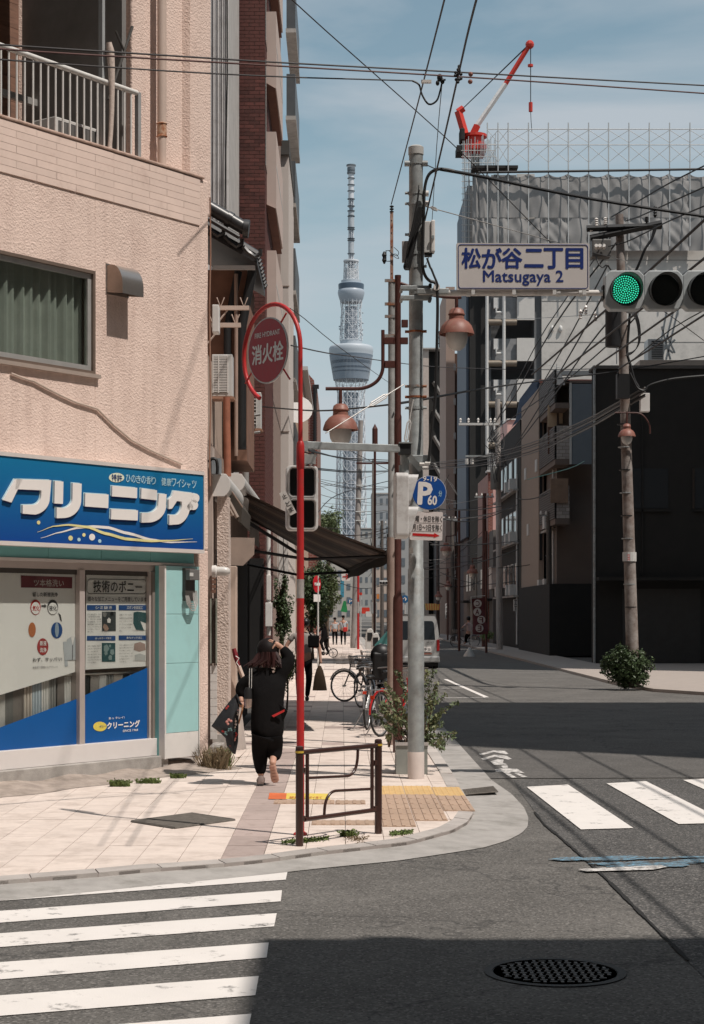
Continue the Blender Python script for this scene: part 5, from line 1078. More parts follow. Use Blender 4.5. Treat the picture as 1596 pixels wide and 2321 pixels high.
MB().cyl((-1.57,26.2,4.2),(-1.57,26.2,6.9),.03,n=10).build('drainpipe', M('pale_brown_pipe', (.38,.27,.22), .6), sh, smooth=True)
# wooden laundry brackets
m_brk = M('beige_bracket', (.60,.47,.40), .7, var=.1)
for (u0_, u1_, v, Y) in ((497,565,698,25.6),(480,546,737,24.8)):
    t = T('laundry_bracket', 'beige laundry pole bracket with forked holders at %s height' % ('upper' if v < 720 else 'lower'), 'bracket', W(u0_, v, Y))
    a, b = W(u0_,v,Y), W(u1_,v,Y); MB().box(a.x,b.x,Y-.03,Y+.03,a.z-.03,a.z+.03).build('beam', m_brk, t)
    for uu_ in (u0_+3, u1_-12): 
        p = W(uu_,v-2,Y); MB().tube([p+Vector((-.055,0,.14)), p, p+Vector((.055,0,.14))], .010, 6).build('fork', m_brk, t)
    MB().tube([a+Vector((-.05,0,-.25)), a+Vector((.12,0,-.03))], .014, 6).build('strut', m_brk, t)
# air conditioners
def aircon(u0, u1, v0, v1, Y, label, coarse=False, dep=.32):
    a, b = W(u0,v1,Y), W(u1,v0,Y); t = T('air_conditioner', label, 'air conditioner', (a.x,Y,a.z))
    MB().box(a.x,b.x,Y,Y+dep,a.z,b.z).build('casing', m_lgrey, t, bevel=.012)
    xr = b.x-(b.x-a.x)*.22; MB().box(a.x+.02,xr,Y-.003,Y-.001,a.z+.06,b.z-.03).build('dark_grille_back', m_black, t)
    n = 9 if coarse else 22
    for k in range(n): z = a.z+.06+(b.z-a.z-.09)*(k+.5)/n; MB().box(a.x+.015,xr+.01,Y-.014,Y-.004,z-(.010 if coarse else .0065),z+(.010 if coarse else .0065)).build('grille_bar', m_white, t)
    for f in ((.0,.5,1) if coarse else (0,.38,1)): x = a.x+.018+(xr-a.x-.02)*f; MB().box(x-.008,x+.008,Y-.018,Y-.0145,a.z+.05,b.z-.02).build('grille_post', m_white, t)
    MB().box(a.x-.02,b.x+.02,Y-.02,Y+dep,a.z-.03,a.z-.002).build('foot', M('rusty_foot', (.40,.22,.15), .8), t)
    return t
aircon(480,527,803,899,24.2,'white air conditioner hung beside the pink building corner')
aircon(545,592,889,972,30.0,'white air conditioner with a coarse grille against the brick wall',True)
b_ = T('wall_bracket', 'grey steel bracket frame under the coarse grilled air conditioner', 'bracket', W(545,985,29.8))
for P_ in ([(543,880),(543,985),(680,975)],[(520,952),(543,948),(680,935)]): MB().tube([W(u,v,29.9-(.0 if i < 2 else .0)) for i,(u,v) in enumerate(P_)][:2]+[W(P_[2][0]-90,P_[2][1]+4,29.9)], .025, 6).build('rail', M('bracket_steel', (.34,.33,.32), .5, metal=.3), b_)
MB().cyl(W(557,1100,29.9), W(557,985,29.9), .055, n=12).build('post', MATS['bracket_steel'], b_)
# copper downpipe and small box
cable(smoothp([W(u,v,23.6) for u,v in ((514,900),(514,960),(515,1000),(516,1080))]), .048, 'rusty brown downpipe between the pink building and the awnings', M('copper_pipe', (.34,.13,.08), .6, var=.2, vs=8), name='downpipe', cat='downpipe', n=12)
MB().box(W(481,0,22.6).x, W(500,0,22.6).x, 22.5, 22.8, W(0,1075,22.6).z, W(0,1040,22.6).z).build('electric_box', M('blue_grey_box', (.28,.31,.33), .5), base=W(481,1075,22.6), label='small blue grey box at the pink building corner above the awning case', cat='box')
cable(smoothp([W(u,v,22.4) for u,v in ((473,1048),(480,1040),(490,1042),(493,1060),(492,1075))]), .022, 'black pipe elbow at the corner above the awning case')
pbx = W(482,730,23.8); MB().box(pbx.x,pbx.x+.09,23.7,23.95,pbx.z-.15,pbx.z+.22).build('fuse_box', m_white, base=pbx, label='white wall box fixed near the laundry brackets', cat='box', bevel=.01)
# awning cases (D shaped ends)
def dcase(u0, u1, v0, v1, Y, L_, label):
    a, b = W(u0,v1,Y), W(u1,v0,Y); w_, h_ = b.x-a.x, b.z-a.z; t = T('awning_case', label, 'awning case', (a.x,Y,a.z))
    P_ = [(a.x,Y,b.z),(a.x,Y,a.z),(a.x+w_*.7,Y,a.z)]+[(a.x+w_*.62+w_*.38*math.sin(q), Y, a.z+h_*.5-h_*.5*math.cos(q)*.98) for q in [R(20+15*i) for i in range(8)]]+[(a.x+w_*.8,Y,b.z-.012)]
    MB().prism(P_, (0,.02,0)).build('end_plate', m_white, t, bevel=.004); P2 = [(p[0]+.004, p[1]+.022, (p[2]-a.z)*.97+a.z+.004) for p in P_]; MB().prism(P2, (0,L_,0)).build('case', m_lgrey, t)
dcase(474,522,1072,1125,22.7,3.0,'white rounded awning case end nearest the pink corner'); dcase(516,555,1072,1113,26.1,7.4,'white rounded awning case end farther along the street')
# rolled side awning
t = T('side_awning', 'dark folded awning hanging below the nearer awning case', 'awning', W(510,1120,23))
MB().prism([W(516,1098,23.2),W(549,1150,23.2),W(546,1185,23.2),W(541,1183,23.2),W(505,1120,23.2)], (0,2.2,0)).build('fabric', M('awning_dark', (.055,.045,.035), .7, var=.2, vs=6), t)
MB().tube([W(516,1100,23.15),W(550,1150,23.15)], .012, 6).build('edge_bar', M('rail_tan', (.26,.18,.14), .6), t)
for k in range(3): MB().tube([W(494+k*10,1122+k*3,23.1),W(520+k*9,1165+k*4,23.1)], .03, 6).build('folding_arm', M('arm_taupe', (.30,.24,.20), .6), t)
# the big awning
aw = T('big_awning', 'large brown striped awning sloping over the pavement', 'awning', (-.6, 30, 3))
ya, yb_ = 27.0, 33.2; AWp = [W(516,1096,27.0), W(880,1250,27.0), W(788,1293,33.2), W(553,1166,33.2)]
def aq(f, t): return AWp[0].lerp(AWp[3], t).lerp(AWp[1].lerp(AWp[2], t), f)-Vector((0,0,.06*math.sin(math.pi*f)))
xw, zw_, xo, zo = AWp[0].x, AWp[0].z, AWp[1].x, AWp[1].z
m_aw = [M('awning_brown', (.085,.055,.040), .75, var=.25, vs=5, stretch=(1,6,1)), M('awning_tan', (.17,.12,.09), .75, var=.25, vs=5, stretch=(1,6,1)), M('awning_darkbrown', (.045,.034,.028), .75, var=.2, vs=5)]
n = 15
for k in range(n):
    mb = MB(); m_ = 6
    for j in range(m_): mb.quad(aq(j/m_,k/n), aq((j+1)/m_,k/n), aq((j+1)/m_,(k+.985)/n), aq(j/m_,(k+.985)/n))
    mb.build('strip', m_aw[(0,2,0,1,0,2,2,0,1,0,2,0,1,0,2)[k]], aw)
dn = Vector((0,0,-1)); MB().tube([AWp[1],AWp[2]], .035, 8).build('front_bar', m_aw[2], aw)
mb = MB()
for k in range(12): a_, b_ = AWp[1].lerp(AWp[2],k/12), AWp[1].lerp(AWp[2],(k+1)/12); mb.quad(a_,b_,b_+dn*(.17+.02*math.sin(k+1)),a_+dn*(.17+.02*math.sin(k)))
mb.build('valance', m_aw[2], aw)
for t_ in (.06,.94):
    w0_, o0_ = aq(0,t_), aq(1,t_); MB().tube([w0_+dn*.95, w0_.lerp(o0_,.5)+dn*.62, o0_+dn*.05], .024, 8).build('folding_arm', m_black, aw); MB().tube([w0_+dn*.05, o0_+dn*.03], .02, 8).build('rib', m_aw[2], aw)
MB().tube([W(553,1178,27.3), W(672,1252,29)], .028, 6).build('lower_strut', m_black, aw)
# wall beside the corner: window, boards, rough pier
sw_ = T('side_annex', 'narrow annex wall with a tall window and white boards beside the pink corner', 'annex', (-1.8, 22.6, 0))
MB().box(-3.2,-1.66,22.62,23.0,0,4.0).build('wall', M('annex_render', (.50,.41,.36), .9, var=.1, vs=4), sw_)
for k in range(9): MB().box(W(477,0,22.6).x, W(492,0,22.6).x, 22.585, 22.62, .25+.105*k, .35+.105*k).build('board', m_white, sw_)
MB().box(W(476,0,22.55).x, W(479,0,22.55).x, 22.54, 22.62, 1.22, 2.05).build('window_frame', M('green_grey_frame', (.30,.32,.27), .5), sw_); MB().box(W(489,0,22.55).x, W(492,0,22.55).x, 22.54, 22.62, 1.22, 2.05).build('window_frame', MATS['green_grey_frame'], sw_)
MB().box(W(479,0,22.55).x, W(489,0,22.55).x, 22.59, 22.61, 1.22, 2.05).build('window_pane', M('reeded_glass', (.09,.07,.06), .25, var=.4, vs=60), sw_)
for k in range(5): MB().box(W(480,0,22.55).x, W(489,0,22.55).x, 22.56, 22.6, 2.12+.06*k, 2.165+.06*k).build('vent_slat', m_bw, sw_)
m_rp = M('rough_pale_render', (.62,.51,.45), .95, var=.08, vs=5); stucco(m_rp, .012, 45)
MB().box(W(492,0,22.8).x, W(518,0,22.8).x, 22.8, 23.3, 0, W(0,1125,22.8).z).build('pier', m_rp, sw_)
MB().box(W(478,0,22.2).x, W(503,0,22.2).x, 21.9, 22.7, 0, .20).build('step', m_conc, sw_); MB().box(W(478,0,22.2).x-.1, W(514,0,22.2).x, 22.7, 23.6, 0, .30).build('step', m_conc, sw_)
# frosted wall lamp
wl = T('wall_lamp', 'frosted glass wall lamp on a white round base by the annex pier', 'wall lamp', W(486,1295,22.3))
p = W(484,1295,22.3); A_ = Matrix.Rotation(R(90),3,'Y')
MB().lathe([(.0,-.02),(.075,-.018),(.078,.03),(.062,.045)], p, 18, ax=A_).build('base', m_white, wl, smooth=True)
MB().lathe([(.058,.04),(.060,.14),(.050,.18),(.028,.205),(0,.212)], p, 18, ax=A_).build('glass', m_frost, wl, smooth=True)
# hexagonal grey panel, white board, beige post, clutter
t = T('grey_panel', 'grey brown panel with a cut corner under the awning', 'panel', W(545,1282,27)); MB().prism([W(u,v,27.0) for u,v in ((517,1218),(577,1219),(576,1257),(551,1282),(520,1281))][::-1], (0,.04,0)).build('panel', M('taupe_panel', (.40,.31,.26), .7), t)
t = T('white_board', 'white angular board fixed to the wall behind the awning arm', 'board', W(570,1240,33)); MB().prism([W(u,v,33.0) for u,v in ((548,1166),(587,1188),(587,1241),(566,1226),(566,1205),(550,1196))][::-1], (0,.03,0)).build('board', m_lgrey, t)
t = T('shutter_post', 'beige folded shutter post in front of the dark entrance', 'post', W(528,1600,24)); MB().box(W(522,0,24).x, W(535.5,0,24).x, 24, 24.3, 0, W(0,1283,24).z).build('leaf', M('beige_panel', (.58,.45,.37), .6), t, bevel=.01)
MB().box(W(519,0,24).x, W(521.5,0,24).x, 24.0, 24.3, 0, W(0,1290,24).z).build('edge', m_steel, t)
# entrance: its inner shade given as a near-black box on the wall
MB().box(-1.9,-1.755,24.6,32.8,.0,2.75).build('dark_entrance', M('deep_shade', (.012,.011,.011), .9), sh)
# leaning things beside the entrance
lb = T('leaning_boards', 'grey boards leaning by the entrance beside the woman', 'boards', (-1.5, 24.2, 0))
for k, (ub, ut, vt) in enumerate(((532,506,1450),(541,512,1462),(547,520,1475))):
    b, tt = W(ub,1660,24.0+.1*k), W(ut,vt,24.3+.1*k); b.z = .0; MB().prism([b, b+Vector((.07,0,0)), tt+Vector((.07,0,0)), tt], (0,.02,0)).build('board', M('grey_board', (.42,.37,.34), .7, rnd=.15), lb)
t = T('blue_bag', 'blue plastic bag hung on top of the leaning boards', 'bag', W(511,1450,24)); mb = MB(); mb.ball(W(511,1447,24.0), (.055,.05,.10), 10, 6); mb.ball(W(516,1460,24.0), (.05,.05,.07), 10, 6); mb.build('bag', M('blue_plastic', (.03,.13,.24), .4), t, smooth=True)
t = T('red_umbrella', 'closed red umbrella with a beige tip leaning by the entrance', 'umbrella', W(545,1530,24)); MB().tube([W(530,1470,23.9),W(535,1490,23.9),W(541,1510,23.9)], [.03,.035,.022], 8).build('canopy', M('dark_red_cloth', (.22,.02,.03), .7), t, smooth=True); MB().tube([W(541,1510,23.9),W(552,1538,23.9)], [.03,.028], 8).build('wrapped_end', m_brk, t, smooth=True)
MB().tube([W(534,1487,23.85),W(542,1492,23.85),W(536,1502,23.85),W(543,1512,23.85)], .008, 6).build('cord', m_white, t)
# ---- brick building
bb = T('brick_building', 'dark red brick apartment building with beige balconies', 'building', (-4, 40, 0))
m_mort = M('brick_mortar', (.26,.19,.16), .95, var=.15, vs=9)
MB().box(-9,-1.612,36.612,46.5,0,17).build('wall', m_mort, bb)
m_brick = M('dark_brick', (.105,.034,.028), .75, var=.22, vs=14, rnd=.35, dirt=(.085,.035,.03,1), dirts=9)
bw, bh, g = .205, .068, .010; nb = 0; sm = MB(); X1 = -1.6
bme = None
rows = list(range(int(1.2/(bh+g)), int(16.9/(bh+g))))
rows.sort(key=lambda r: abs(r*(bh+g)-10.6))
for r in rows:
    z = r*(bh+g); k = 0; x = X1-(bw+g if r % 2 else bw/2+g)
    xs = [(x+g, X1)]; 
    while x > -2.62: xs.append((x-bw, x)); x -= bw+g
    for a, b in xs:
        y0 = 36.6-random.random()*.003
        if nb < 297 and b > -2.4: MB().box(a, b, y0, 36.62, z, z+bh).build('brick', m_brick, bb); nb += 1
        else: sm.box(a, b, y0, 36.62, z, z+bh)
    if z > 1:
        y = 36.605+(.10 if r % 2 else 0)
        while y < 41: sm.box(-1.62, -1.598, y+.0, y+bw, z, z+bh); y += bw+g
sm.build('bricks_beyond', m_brick, bb, kind='stuff')
m_bal = M('beige_balcony', (.58,.47,.42), .8, var=.06, vs=3); m_soff = M('brown_soffit', (.20,.10,.075), .9)
for z0 in (2.9, 5.4, 7.85, 10.38, 12.94, 15.5):
    if z0 > 7.8:
        MB().box(-1.6,-1.40,37.6,41.8,z0+.12,z0+1.75).build('balcony_parapet', m_bal, bb); MB().prism([(-1.605,37.2,z0+.115),(-1.42,37.6,z0+.115),(-1.42,41.8,z0),(-1.605,41.8,z0)][::1], (0,0,.004)).build('balcony_soffit', m_soff, bb)
        MB().box(-1.42,-1.395,37.7,41.8,z0+1.0,z0+1.06).build('balcony_rail', m_lgrey, bb)
for z0 in (11.2, 13.8): MB().box(-1.63,-1.585,36.75,37.5,z0,z0+2.2).build('window', m_glassd, bb); MB().box(-1.585,-1.575,36.74,36.78,z0,z0+2.2).build('window_trim', m_lgrey, bb)
MB().box(-4,-1.7,36.45,36.59,0,2.95).build('awning_shade_front', M('deep_shade', (.012,.011,.011), .9), bb); MB().box(-1.9,-1.62,36.3,36.58,0,3.0).build('awning_shade_side', MATS['deep_shade'], bb)  # near-black boxes stand in for the deep shade under the awning
dpw = T('white_downpipe', 'white downpipe with two square boxes at the brick corner', 'downpipe', W(609,1440,36.3))
MB().cyl(W(609,1440,36.4), W(609,1180,36.4), .042, n=14).build('pipe', m_white, dpw, smooth=True)
for (a,b,c,d) in ((604.5,614,1303,1360),(602,617,1366,1420)): p, q = W(a,d,36.3), W(b,c,36.3); MB().box(p.x,q.x,36.2,36.45,p.z,q.z).build('box', m_white, dpw, bevel=.01)
# ---- pale building with dark balconies
wb = T('pale_building', 'pale cream building with dark stacked balconies beyond the brick one', 'building', (-4, 50, 0))
m_cream = M('cream_wall', (.60,.54,.50), .85, var=.05, vs=1.5); 
MB().box(-10,-1.42,47,52,4.2,W(0,352,47).z).build('wall', m_cream, wb); MB().box(-10,-1.48,47.05,56.5,0,4.19).build('lower_wall', m_cream, wb)
MB().box(-10,-1.60,52.01,56.5,4.2,14).build('rear_wall', m_cream, wb)
MB().box(-2.0,-1.40,46.9,52,W(0,352,47).z,W(0,320,47).z+.0).build('roof_parapet', M('dark_parapet', (.07,.065,.06), .7), wb)
for v in (650, 980): z = W(0,v,47).z; MB().box(-1.9,-1.40,46.985,47.0,z,z+.03).build('joint_strip', M('joint_brown', (.25,.19,.16), .8), wb)
for k in range(6):
    z = 6.2+2.55*k; MB().box(-1.62,-1.36,51.6,56.4,z,z+1.25).build('balcony', M('dark_balcony_panel', (.09,.095,.10), .4), wb)
    MB().box(-1.64,-1.34,51.5,56.5,z-.12,z-.002).build('balcony_slab', m_conc, wb)
MB().box(-2.4,-1.5,46.98,47.0,3.0,3.9).build('upper_window', m_glassd, wb)
# balconied beige + red gable + further houses
def bwall(name, mat, par, x0, x1, y0, y1, z0, z1): return MB().box(x0,x1,y0,y1,z0,z1).build(name, mat, par)
def brickmat(name, c1, c2, sx=.24, sz=.09):
    m = M(name, c1, .85); nt = m.node_tree; N = nt.nodes; L = nt.links; ge = N.new('ShaderNodeNewGeometry'); mp = N.new('ShaderNodeMapping'); mp.inputs['Rotation'].default_value = (R(90),0,0)
    b = N.new('ShaderNodeTexBrick'); b.inputs['Scale'].default_value = 1; b.inputs['Brick Width'].default_value = sx; b.inputs['Row Height'].default_value = sz; b.inputs['Mortar Size'].default_value = .012
    b.inputs['Color1'].default_value = tuple(c1)+(1,); b.inputs['Color2'].default_value = tuple(x*.7 for x in c1)+(1,); b.inputs['Mortar'].default_value = tuple(c2)+(1,)
    L.new(ge.outputs['Position'], mp.inputs[0]); L.new(mp.outputs[0], b.inputs[0]); L.new(b.outputs[0], N['Principled BSDF'].inputs['Base Color']); return m
m_fb = brickmat('red_brick_far', (.24,.055,.04), (.30,.22,.18))
t = T('beige_building', 'beige four storey building between the pale and the red gabled houses', 'building', (-4, 74, 0))
bwall('wall', M('beige_wall', (.52,.38,.29), .85, var=.05), t, -9, -1.60, 70, 84, 0, W(0,870,74).z)
bwall('roof_slab', m_lgrey, t, -9, -1.35, 69.8, 84.2, W(0,870,74).z, W(0,862,74).z)
for k in range(3): bwall('window', m_glassd, t, -2.6, -1.9, 69.97, 70.0, 3.6+2.6*k, 4.9+2.6*k)
MB().lathe([(0,0),(.25,.03),(.42,.12),(.5,.22)], W(676,935,60), 16, ax=Matrix.Rotation(R(70),3,'X')).build('satellite_dish', m_white, base=W(676,935,60), smooth=True, label='white satellite dish on the left facades behind the red pole', cat='satellite dish')
t = T('gabled_brick_house', 'red brick gabled building on the left near the tower', 'building', (-4, 95, 0))
zl = lambda v, Y=95: HC+(V0-v)/F0*Y
xr = (712-U0)/F0*95
MB().prism([(xr,95,0),(xr,95,zl(862)),(xr-1.9,95,zl(770)),(-9,95,zl(700)),(-9,95,0)], (0,16,0)).build('wall', m_fb, t)
MB().box(xr-.0,xr+.17,95.2,111,0,zl(880)).build('side_pier', m_fb, t); MB().box(xr-.08,xr+.26,94.9,95.3,zl(880),zl(872)).build('gutter', m_cable, t); MB().cyl((xr+.05,94.9,zl(1000)),(xr+.05,94.9,zl(880)),.09,n=8).build('downpipe', m_cable, t)
for v in (985,): MB().box(xr-.1,xr+.02,94.95,95.0,zl(1050),zl(1000)).build('window', m_glassd, t)
for (x1_, y0, y1, zt_, c_, lb) in ((-1.75,112,135,zl(960,112),(.30,.31,.31),'grey narrow building past the red gabled house'),(-1.9,137,160,zl(1060,137),(.34,.10,.08),'low dark red building far along the left side'),(-2.2,162,200,zl(1130,162),(.45,.42,.39),'pale low building farthest on the left side')):
    t = T('far_building', lb, 'building', (-5, y0, 0)); bwall('wall', M('w_%d' % y0, c_, .85, var=.08), t, -12, x1_, y0, y1, 0, zt_)
    for k in range(3): bwall('window', m_glassd, t, -3.4, -2.6, y0-.03, y0-.001, 3+2.8*k, 4.2+2.8*k)
# street level beyond the brick house: white panel, sign, small wall
t = T('white_panel_wall', 'white panelled shop wall behind the white downpipe', 'wall', W(640,1420,44)); a = W(619,1330,44); b = W(654,1205,44)
for k in range(3): MB().box(a.x+(b.x-a.x)*k/3+.01, a.x+(b.x-a.x)*(k+1)/3-.01, 44, 44.1, W(0,1330,44).z, W(0,1215,44).z).build('panel', m_lgrey, t)
ne = T('no_entry_sign', 'narrow looking red no entry sign with a white plate below', 'road sign', W(719,1460,62))
p = W(719,1324,62); MB().lathe([(.0,0),(.30,0),(.30,.02),(0,.02)], (0,0,0), 24, ax=Matrix.Identity(3)) 
Mn = Matrix.Translation(p) @ Matrix.Rotation(R(65),4,'Z'); mb = MB(Mn); mb.prism([(.30*math.cos(k*math.pi/12),0,.30*math.sin(k*math.pi/12)) for k in range(24)], (0,.02,0)); mb.build('disc', m_sigr if 'm_sigr' in globals() else M('road_sign_red', (.52,.02,.03), .4), ne)
MB(Mn).box(-.22,.22,-.012,-.002,-.05,.05).build('white_bar', m_lw, ne); MB(Mn).box(-.26,.26,0,.02,-.62,-.36).build('plate', m_lw, ne); MB().cyl((p.x+.03,p.y+.06,0),(p.x+.03,p.y+.06,p.z+.3),.03,n=8).build('post', m_lgrey, ne)
# ---------------- greenery on the left
m_fol = M('shrub_leaf', (.045,.075,.025), .55, var=.5, vs=9, spec=.5); m_fol2 = M('bright_leaf', (.16,.22,.07), .6, var=.4, vs=9); m_bark = M('bark', (.10,.075,.055), .9, var=.3, vs=9, bump=.01)
def tree(name, label, base, h, crown, nc, nl, size, cat='tree', mat=None, seed=1, cr=.32):
    rr = random.Random(seed); t = T(name, label, cat, base); b = Vector(base); c = Vector(crown[0]); rad = crown[1]
    tr = MB(); tr.tube(smoothp([b, b.lerp(c,.5)+Vector((rr.gauss(0,.06),0,0)), c], 4), [.09*(h/4)*(1-.08*i) for i in range(9)], 8)
    for k in range(7):
        e = c+Vector((rr.gauss(0,.5)*rad[0], rr.gauss(0,.4)*rad[1], rr.gauss(.2,.5)*rad[2])); s_ = b.lerp(c,.5+.06*k); tr.tube([s_, s_.lerp(e,.5)+Vector((0,0,.1)), e], [.035*(h/4),.022*(h/4),.01*(h/4)], 5)
    tr.build('trunk', m_bark, t); lf = MB(); clumps(lf, c, rad, nc, nl, size, cr, rnd=rr); lf.build('crown', mat or m_fol, t, kind='stuff'); return t
tree('climbing_shrub', 'glossy green shrub growing up the wall beside the brick corner', (W(640,0,40).x,40,0), 2.6, (W(640,1382,40), (.22,.35,.75)), 60, 60, .035, cat='shrub', seed=4)
tree('street_tree', 'dense dark street tree over the left pavement behind the awning', (W(708,0,72).x,72,0), 4, (W(712,1345,72), (.60,1.6,1.35)), 95, 55, .075, seed=5)
tree('street_tree', 'lighter green tree farther along the left pavement above the walkers', (W(742,0,98).x,98,0), 5, (W(738,1345,98), (.75,1.8,1.6)), 85, 45, .09, seed=6, mat=M('olive_tree_leaf', (.09,.12,.045), .6, var=.5, vs=6))
tree('street_tree', 'feathery tree top rising above the awning left of the tower base', (W(740,0,130).x,130,0), 8, (W(748,1190,130), (1.1,2.,1.2)), 60, 40, .10, seed=7, mat=MATS['olive_tree_leaf'])
tree('potted_bush', 'sunlit bright green bush behind the woman', (W(650,0,34).x,34,0), 1, (W(650,1512,34), (.20,.2,.28)), 40, 40, .022, cat='bush', seed=8, mat=m_fol2, cr=.4)
lfb = MB(); leaves(lfb, W(641,1560,33), (.12,.12,.10), 160, .02, rnd=random.Random(2)); lfb.build('low_weeds', m_fol2, base=W(641,1560,33), label='low green weeds at the wall foot behind the red pole', cat='weed')
# ================================================================ RIGHT SIDE OF THE STREET
def wz_(v, Y): return HC+(V0-v)/F0*Y
def ux(u, Y): return (u-U0)/F0*Y
def B(name, mat, par, x0, x1, y0, y1, z0, z1, **k): return MB().box(x0,x1,y0,y1,z0,z1).build(name, mat, par, **k)
m_dark = M('shade_deepened_dark', (.022,.021,.020), .85, var=.12, vs=2)  # dark walls deepened to near black, carrying the street's shade in the colour
# --- black corner building
bk = T('dark_corner_building', 'dark flat roofed corner building on the right across the street', 'building', (14, 70, 0))
zt = wz_(836,66)
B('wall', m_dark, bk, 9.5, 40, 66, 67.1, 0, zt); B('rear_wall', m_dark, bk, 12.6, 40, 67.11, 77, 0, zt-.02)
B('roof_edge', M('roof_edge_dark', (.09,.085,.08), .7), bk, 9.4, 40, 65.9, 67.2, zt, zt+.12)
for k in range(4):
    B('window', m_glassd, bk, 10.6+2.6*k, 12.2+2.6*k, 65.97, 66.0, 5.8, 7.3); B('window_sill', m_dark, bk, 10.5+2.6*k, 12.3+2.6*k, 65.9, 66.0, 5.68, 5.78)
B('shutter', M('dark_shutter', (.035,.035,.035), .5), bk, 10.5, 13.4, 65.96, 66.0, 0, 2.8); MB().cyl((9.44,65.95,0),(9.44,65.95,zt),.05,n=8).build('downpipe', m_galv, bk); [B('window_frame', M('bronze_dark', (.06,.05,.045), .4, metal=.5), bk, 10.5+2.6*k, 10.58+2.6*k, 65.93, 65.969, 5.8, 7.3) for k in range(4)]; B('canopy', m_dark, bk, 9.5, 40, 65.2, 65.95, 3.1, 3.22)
for k in range(1): B('pipe', m_dark, bk, 11.2+2.9*k, 11.26+2.9*k, 65.9, 65.96, 3.3, 10)
# roof things of this building and the one behind at right edge
ru = T('rooftop_unit', 'white rooftop air conditioner by the right edge above the dark building', 'air conditioner', W(1480,830,75))
a, b = W(1469,826,75), W(1505,768,75); B('casing', m_lgrey, ru, a.x, b.x, 75, 76, zt, b.z, bevel=.02)
B('grille_back', m_black, ru, a.x+.15, b.x-.05, 74.98, 74.995, a.z+.25, b.z-.06)
for k in range(10): z = a.z+.28+(b.z-a.z-.36)*k/9; B('grille_bar', m_lgrey, ru, a.x+.13, b.x-.04, 74.94, 74.975, z-.012, z+.012)
B('roof_wall', M('tan_parapet', (.50,.40,.33), .85, var=.08), bk, ux(1455,74), ux(1620,74), 74.5, 77, zt+.12, wz_(812,74))
ld = T('roof_ladder', 'white steel lattice frame on the roof by the right edge', 'lattice frame', W(1512,812,80))
for (u0_,v0_,u1_,v1_) in ((1500,815,1530,690),(1510,815,1540,690),(1497,800,1530,770),(1500,780,1526,800),(1492,812,1512,700),(1520,815,1500,740),(1530,800,1512,760)): MB().tube([W(u0_,v0_,80), W(u1_,v1_,80)], .05, 5).build('strut', m_lgrey, ld)
# --- building with tiled balconies
eb = T('balcony_building', 'taupe building with tile fronted balconies and a blue grey screen', 'building', (12, 76, 0))
YE0, YE1 = 78.2, 92
XE = ux(1293,78.2) # near corner
m_taupe = M('taupe_wall', (.17,.13,.11), .85, var=.08, vs=1); m_tile_f = brickmat('small_tile', (.30,.27,.25), (.10,.09,.085), .30, .12); m_pale_tile = brickmat('pale_small_tile', (.46,.41,.38), (.22,.19,.17), .30, .16)
B('wall', m_taupe, eb, 9.75, 16.5, 80, 92, 0, wz_(880,80)); 
B('screen', M('blue_grey_screen', (.17,.195,.22), .6, var=.05), eb, ux(1297,78), ux(1349,78), 78.0, 78.1, wz_(1052,78), wz_(870,78))
B('screen_post', m_lgrey, eb, ux(1291,78), ux(1296,78), 77.98, 78.14, wz_(1052,78), wz_(868,78))
B('roof_slab', m_taupe, eb, ux(1262,78), ux(1352,78), 78, 81, wz_(868,78), wz_(862,78)); B('parapet_cap', m_lgrey, eb, ux(1262,78), ux(1380,78), 77.9, 78.2, wz_(866,78)+.3, wz_(856,78)+.3)
for (vt, vb) in ((836,912),(965,1040),(1100,1175)):
    zt_, zb_ = wz_(vt,78)-0, wz_(vb,78)
    for k in range(14):      # dark slatted balcony flank towards the street
        z = zb_+(zt_-zb_)*k/14; B('balcony_slat', M('slat_grey', (.14,.13,.125), .6), eb, ux(1235,82)-.04, ux(1235,82), 78.0, 84, z+.02, z+(zt_-zb_)/14-.02)
    B('balcony_flank', m_dark, eb, ux(1235,82), ux(1235,82)+.06, 78.0, 84, zb_, zt_)
    B('balcony_front', m_pale_tile, eb, ux(1235,82), ux(1291,78), 78.0, 78.16, zb_+(.0 if vt > 900 else .9), zt_-(.0 if vt > 900 else .5))
    B('balcony_floor', m_taupe, eb, ux(1235,82), ux(1291,78), 78.0, 84, zb_-.25, zb_-.01)
B('warm_room_window', M('warm_wall', (.58,.42,.28), .8), eb, ux(1242,79.9), ux(1262,79.9), 79.93, 79.99, wz_(968,80), wz_(918,80)); B('warm_room_window', MATS['warm_wall'], eb, ux(1268,79.9), ux(1276,79.9), 79.93, 79.99, wz_(960,80), wz_(918,80))  # warm tan panels mark the room windows behind the balcony
B('brown_door', M('door_brown', (.16,.085,.06), .6), eb, ux(1242,79.9), ux(1290,79.9), 79.9, 79.92, wz_(1030,80), wz_(968,80))
B('lower_panel', M('brown_panel', (.26,.17,.12), .7), eb, ux(1248,77.9), ux(1288,77.9), 77.9, 77.97, wz_(1140,78), wz_(1085,78))
B('pale_wall', M('cream_column', (.34,.26,.21), .8, var=.05), eb, ux(1221,84), ux(1233,84), 84, 92, 0, wz_(880,84)); 
for v in (940, 1080, 1210): B('dark_window', m_glassd, eb, ux(1223,84), ux(1229,84), 83.95, 83.99, wz_(v+60,84), wz_(v,84))
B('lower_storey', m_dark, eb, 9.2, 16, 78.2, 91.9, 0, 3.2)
t = T('laundry', 'white sheet hung over the balcony rail on the roof edge', 'laundry', W(1268,866,77.8)); mb = MB(); mb.prism([W(u,v,77.8) for u,v in ((1262,843),(1268,841),(1276,856),(1281,872),(1262,872),(1264,858))][::-1], (0,.08,0)); mb.build('sheet', m_white, t)
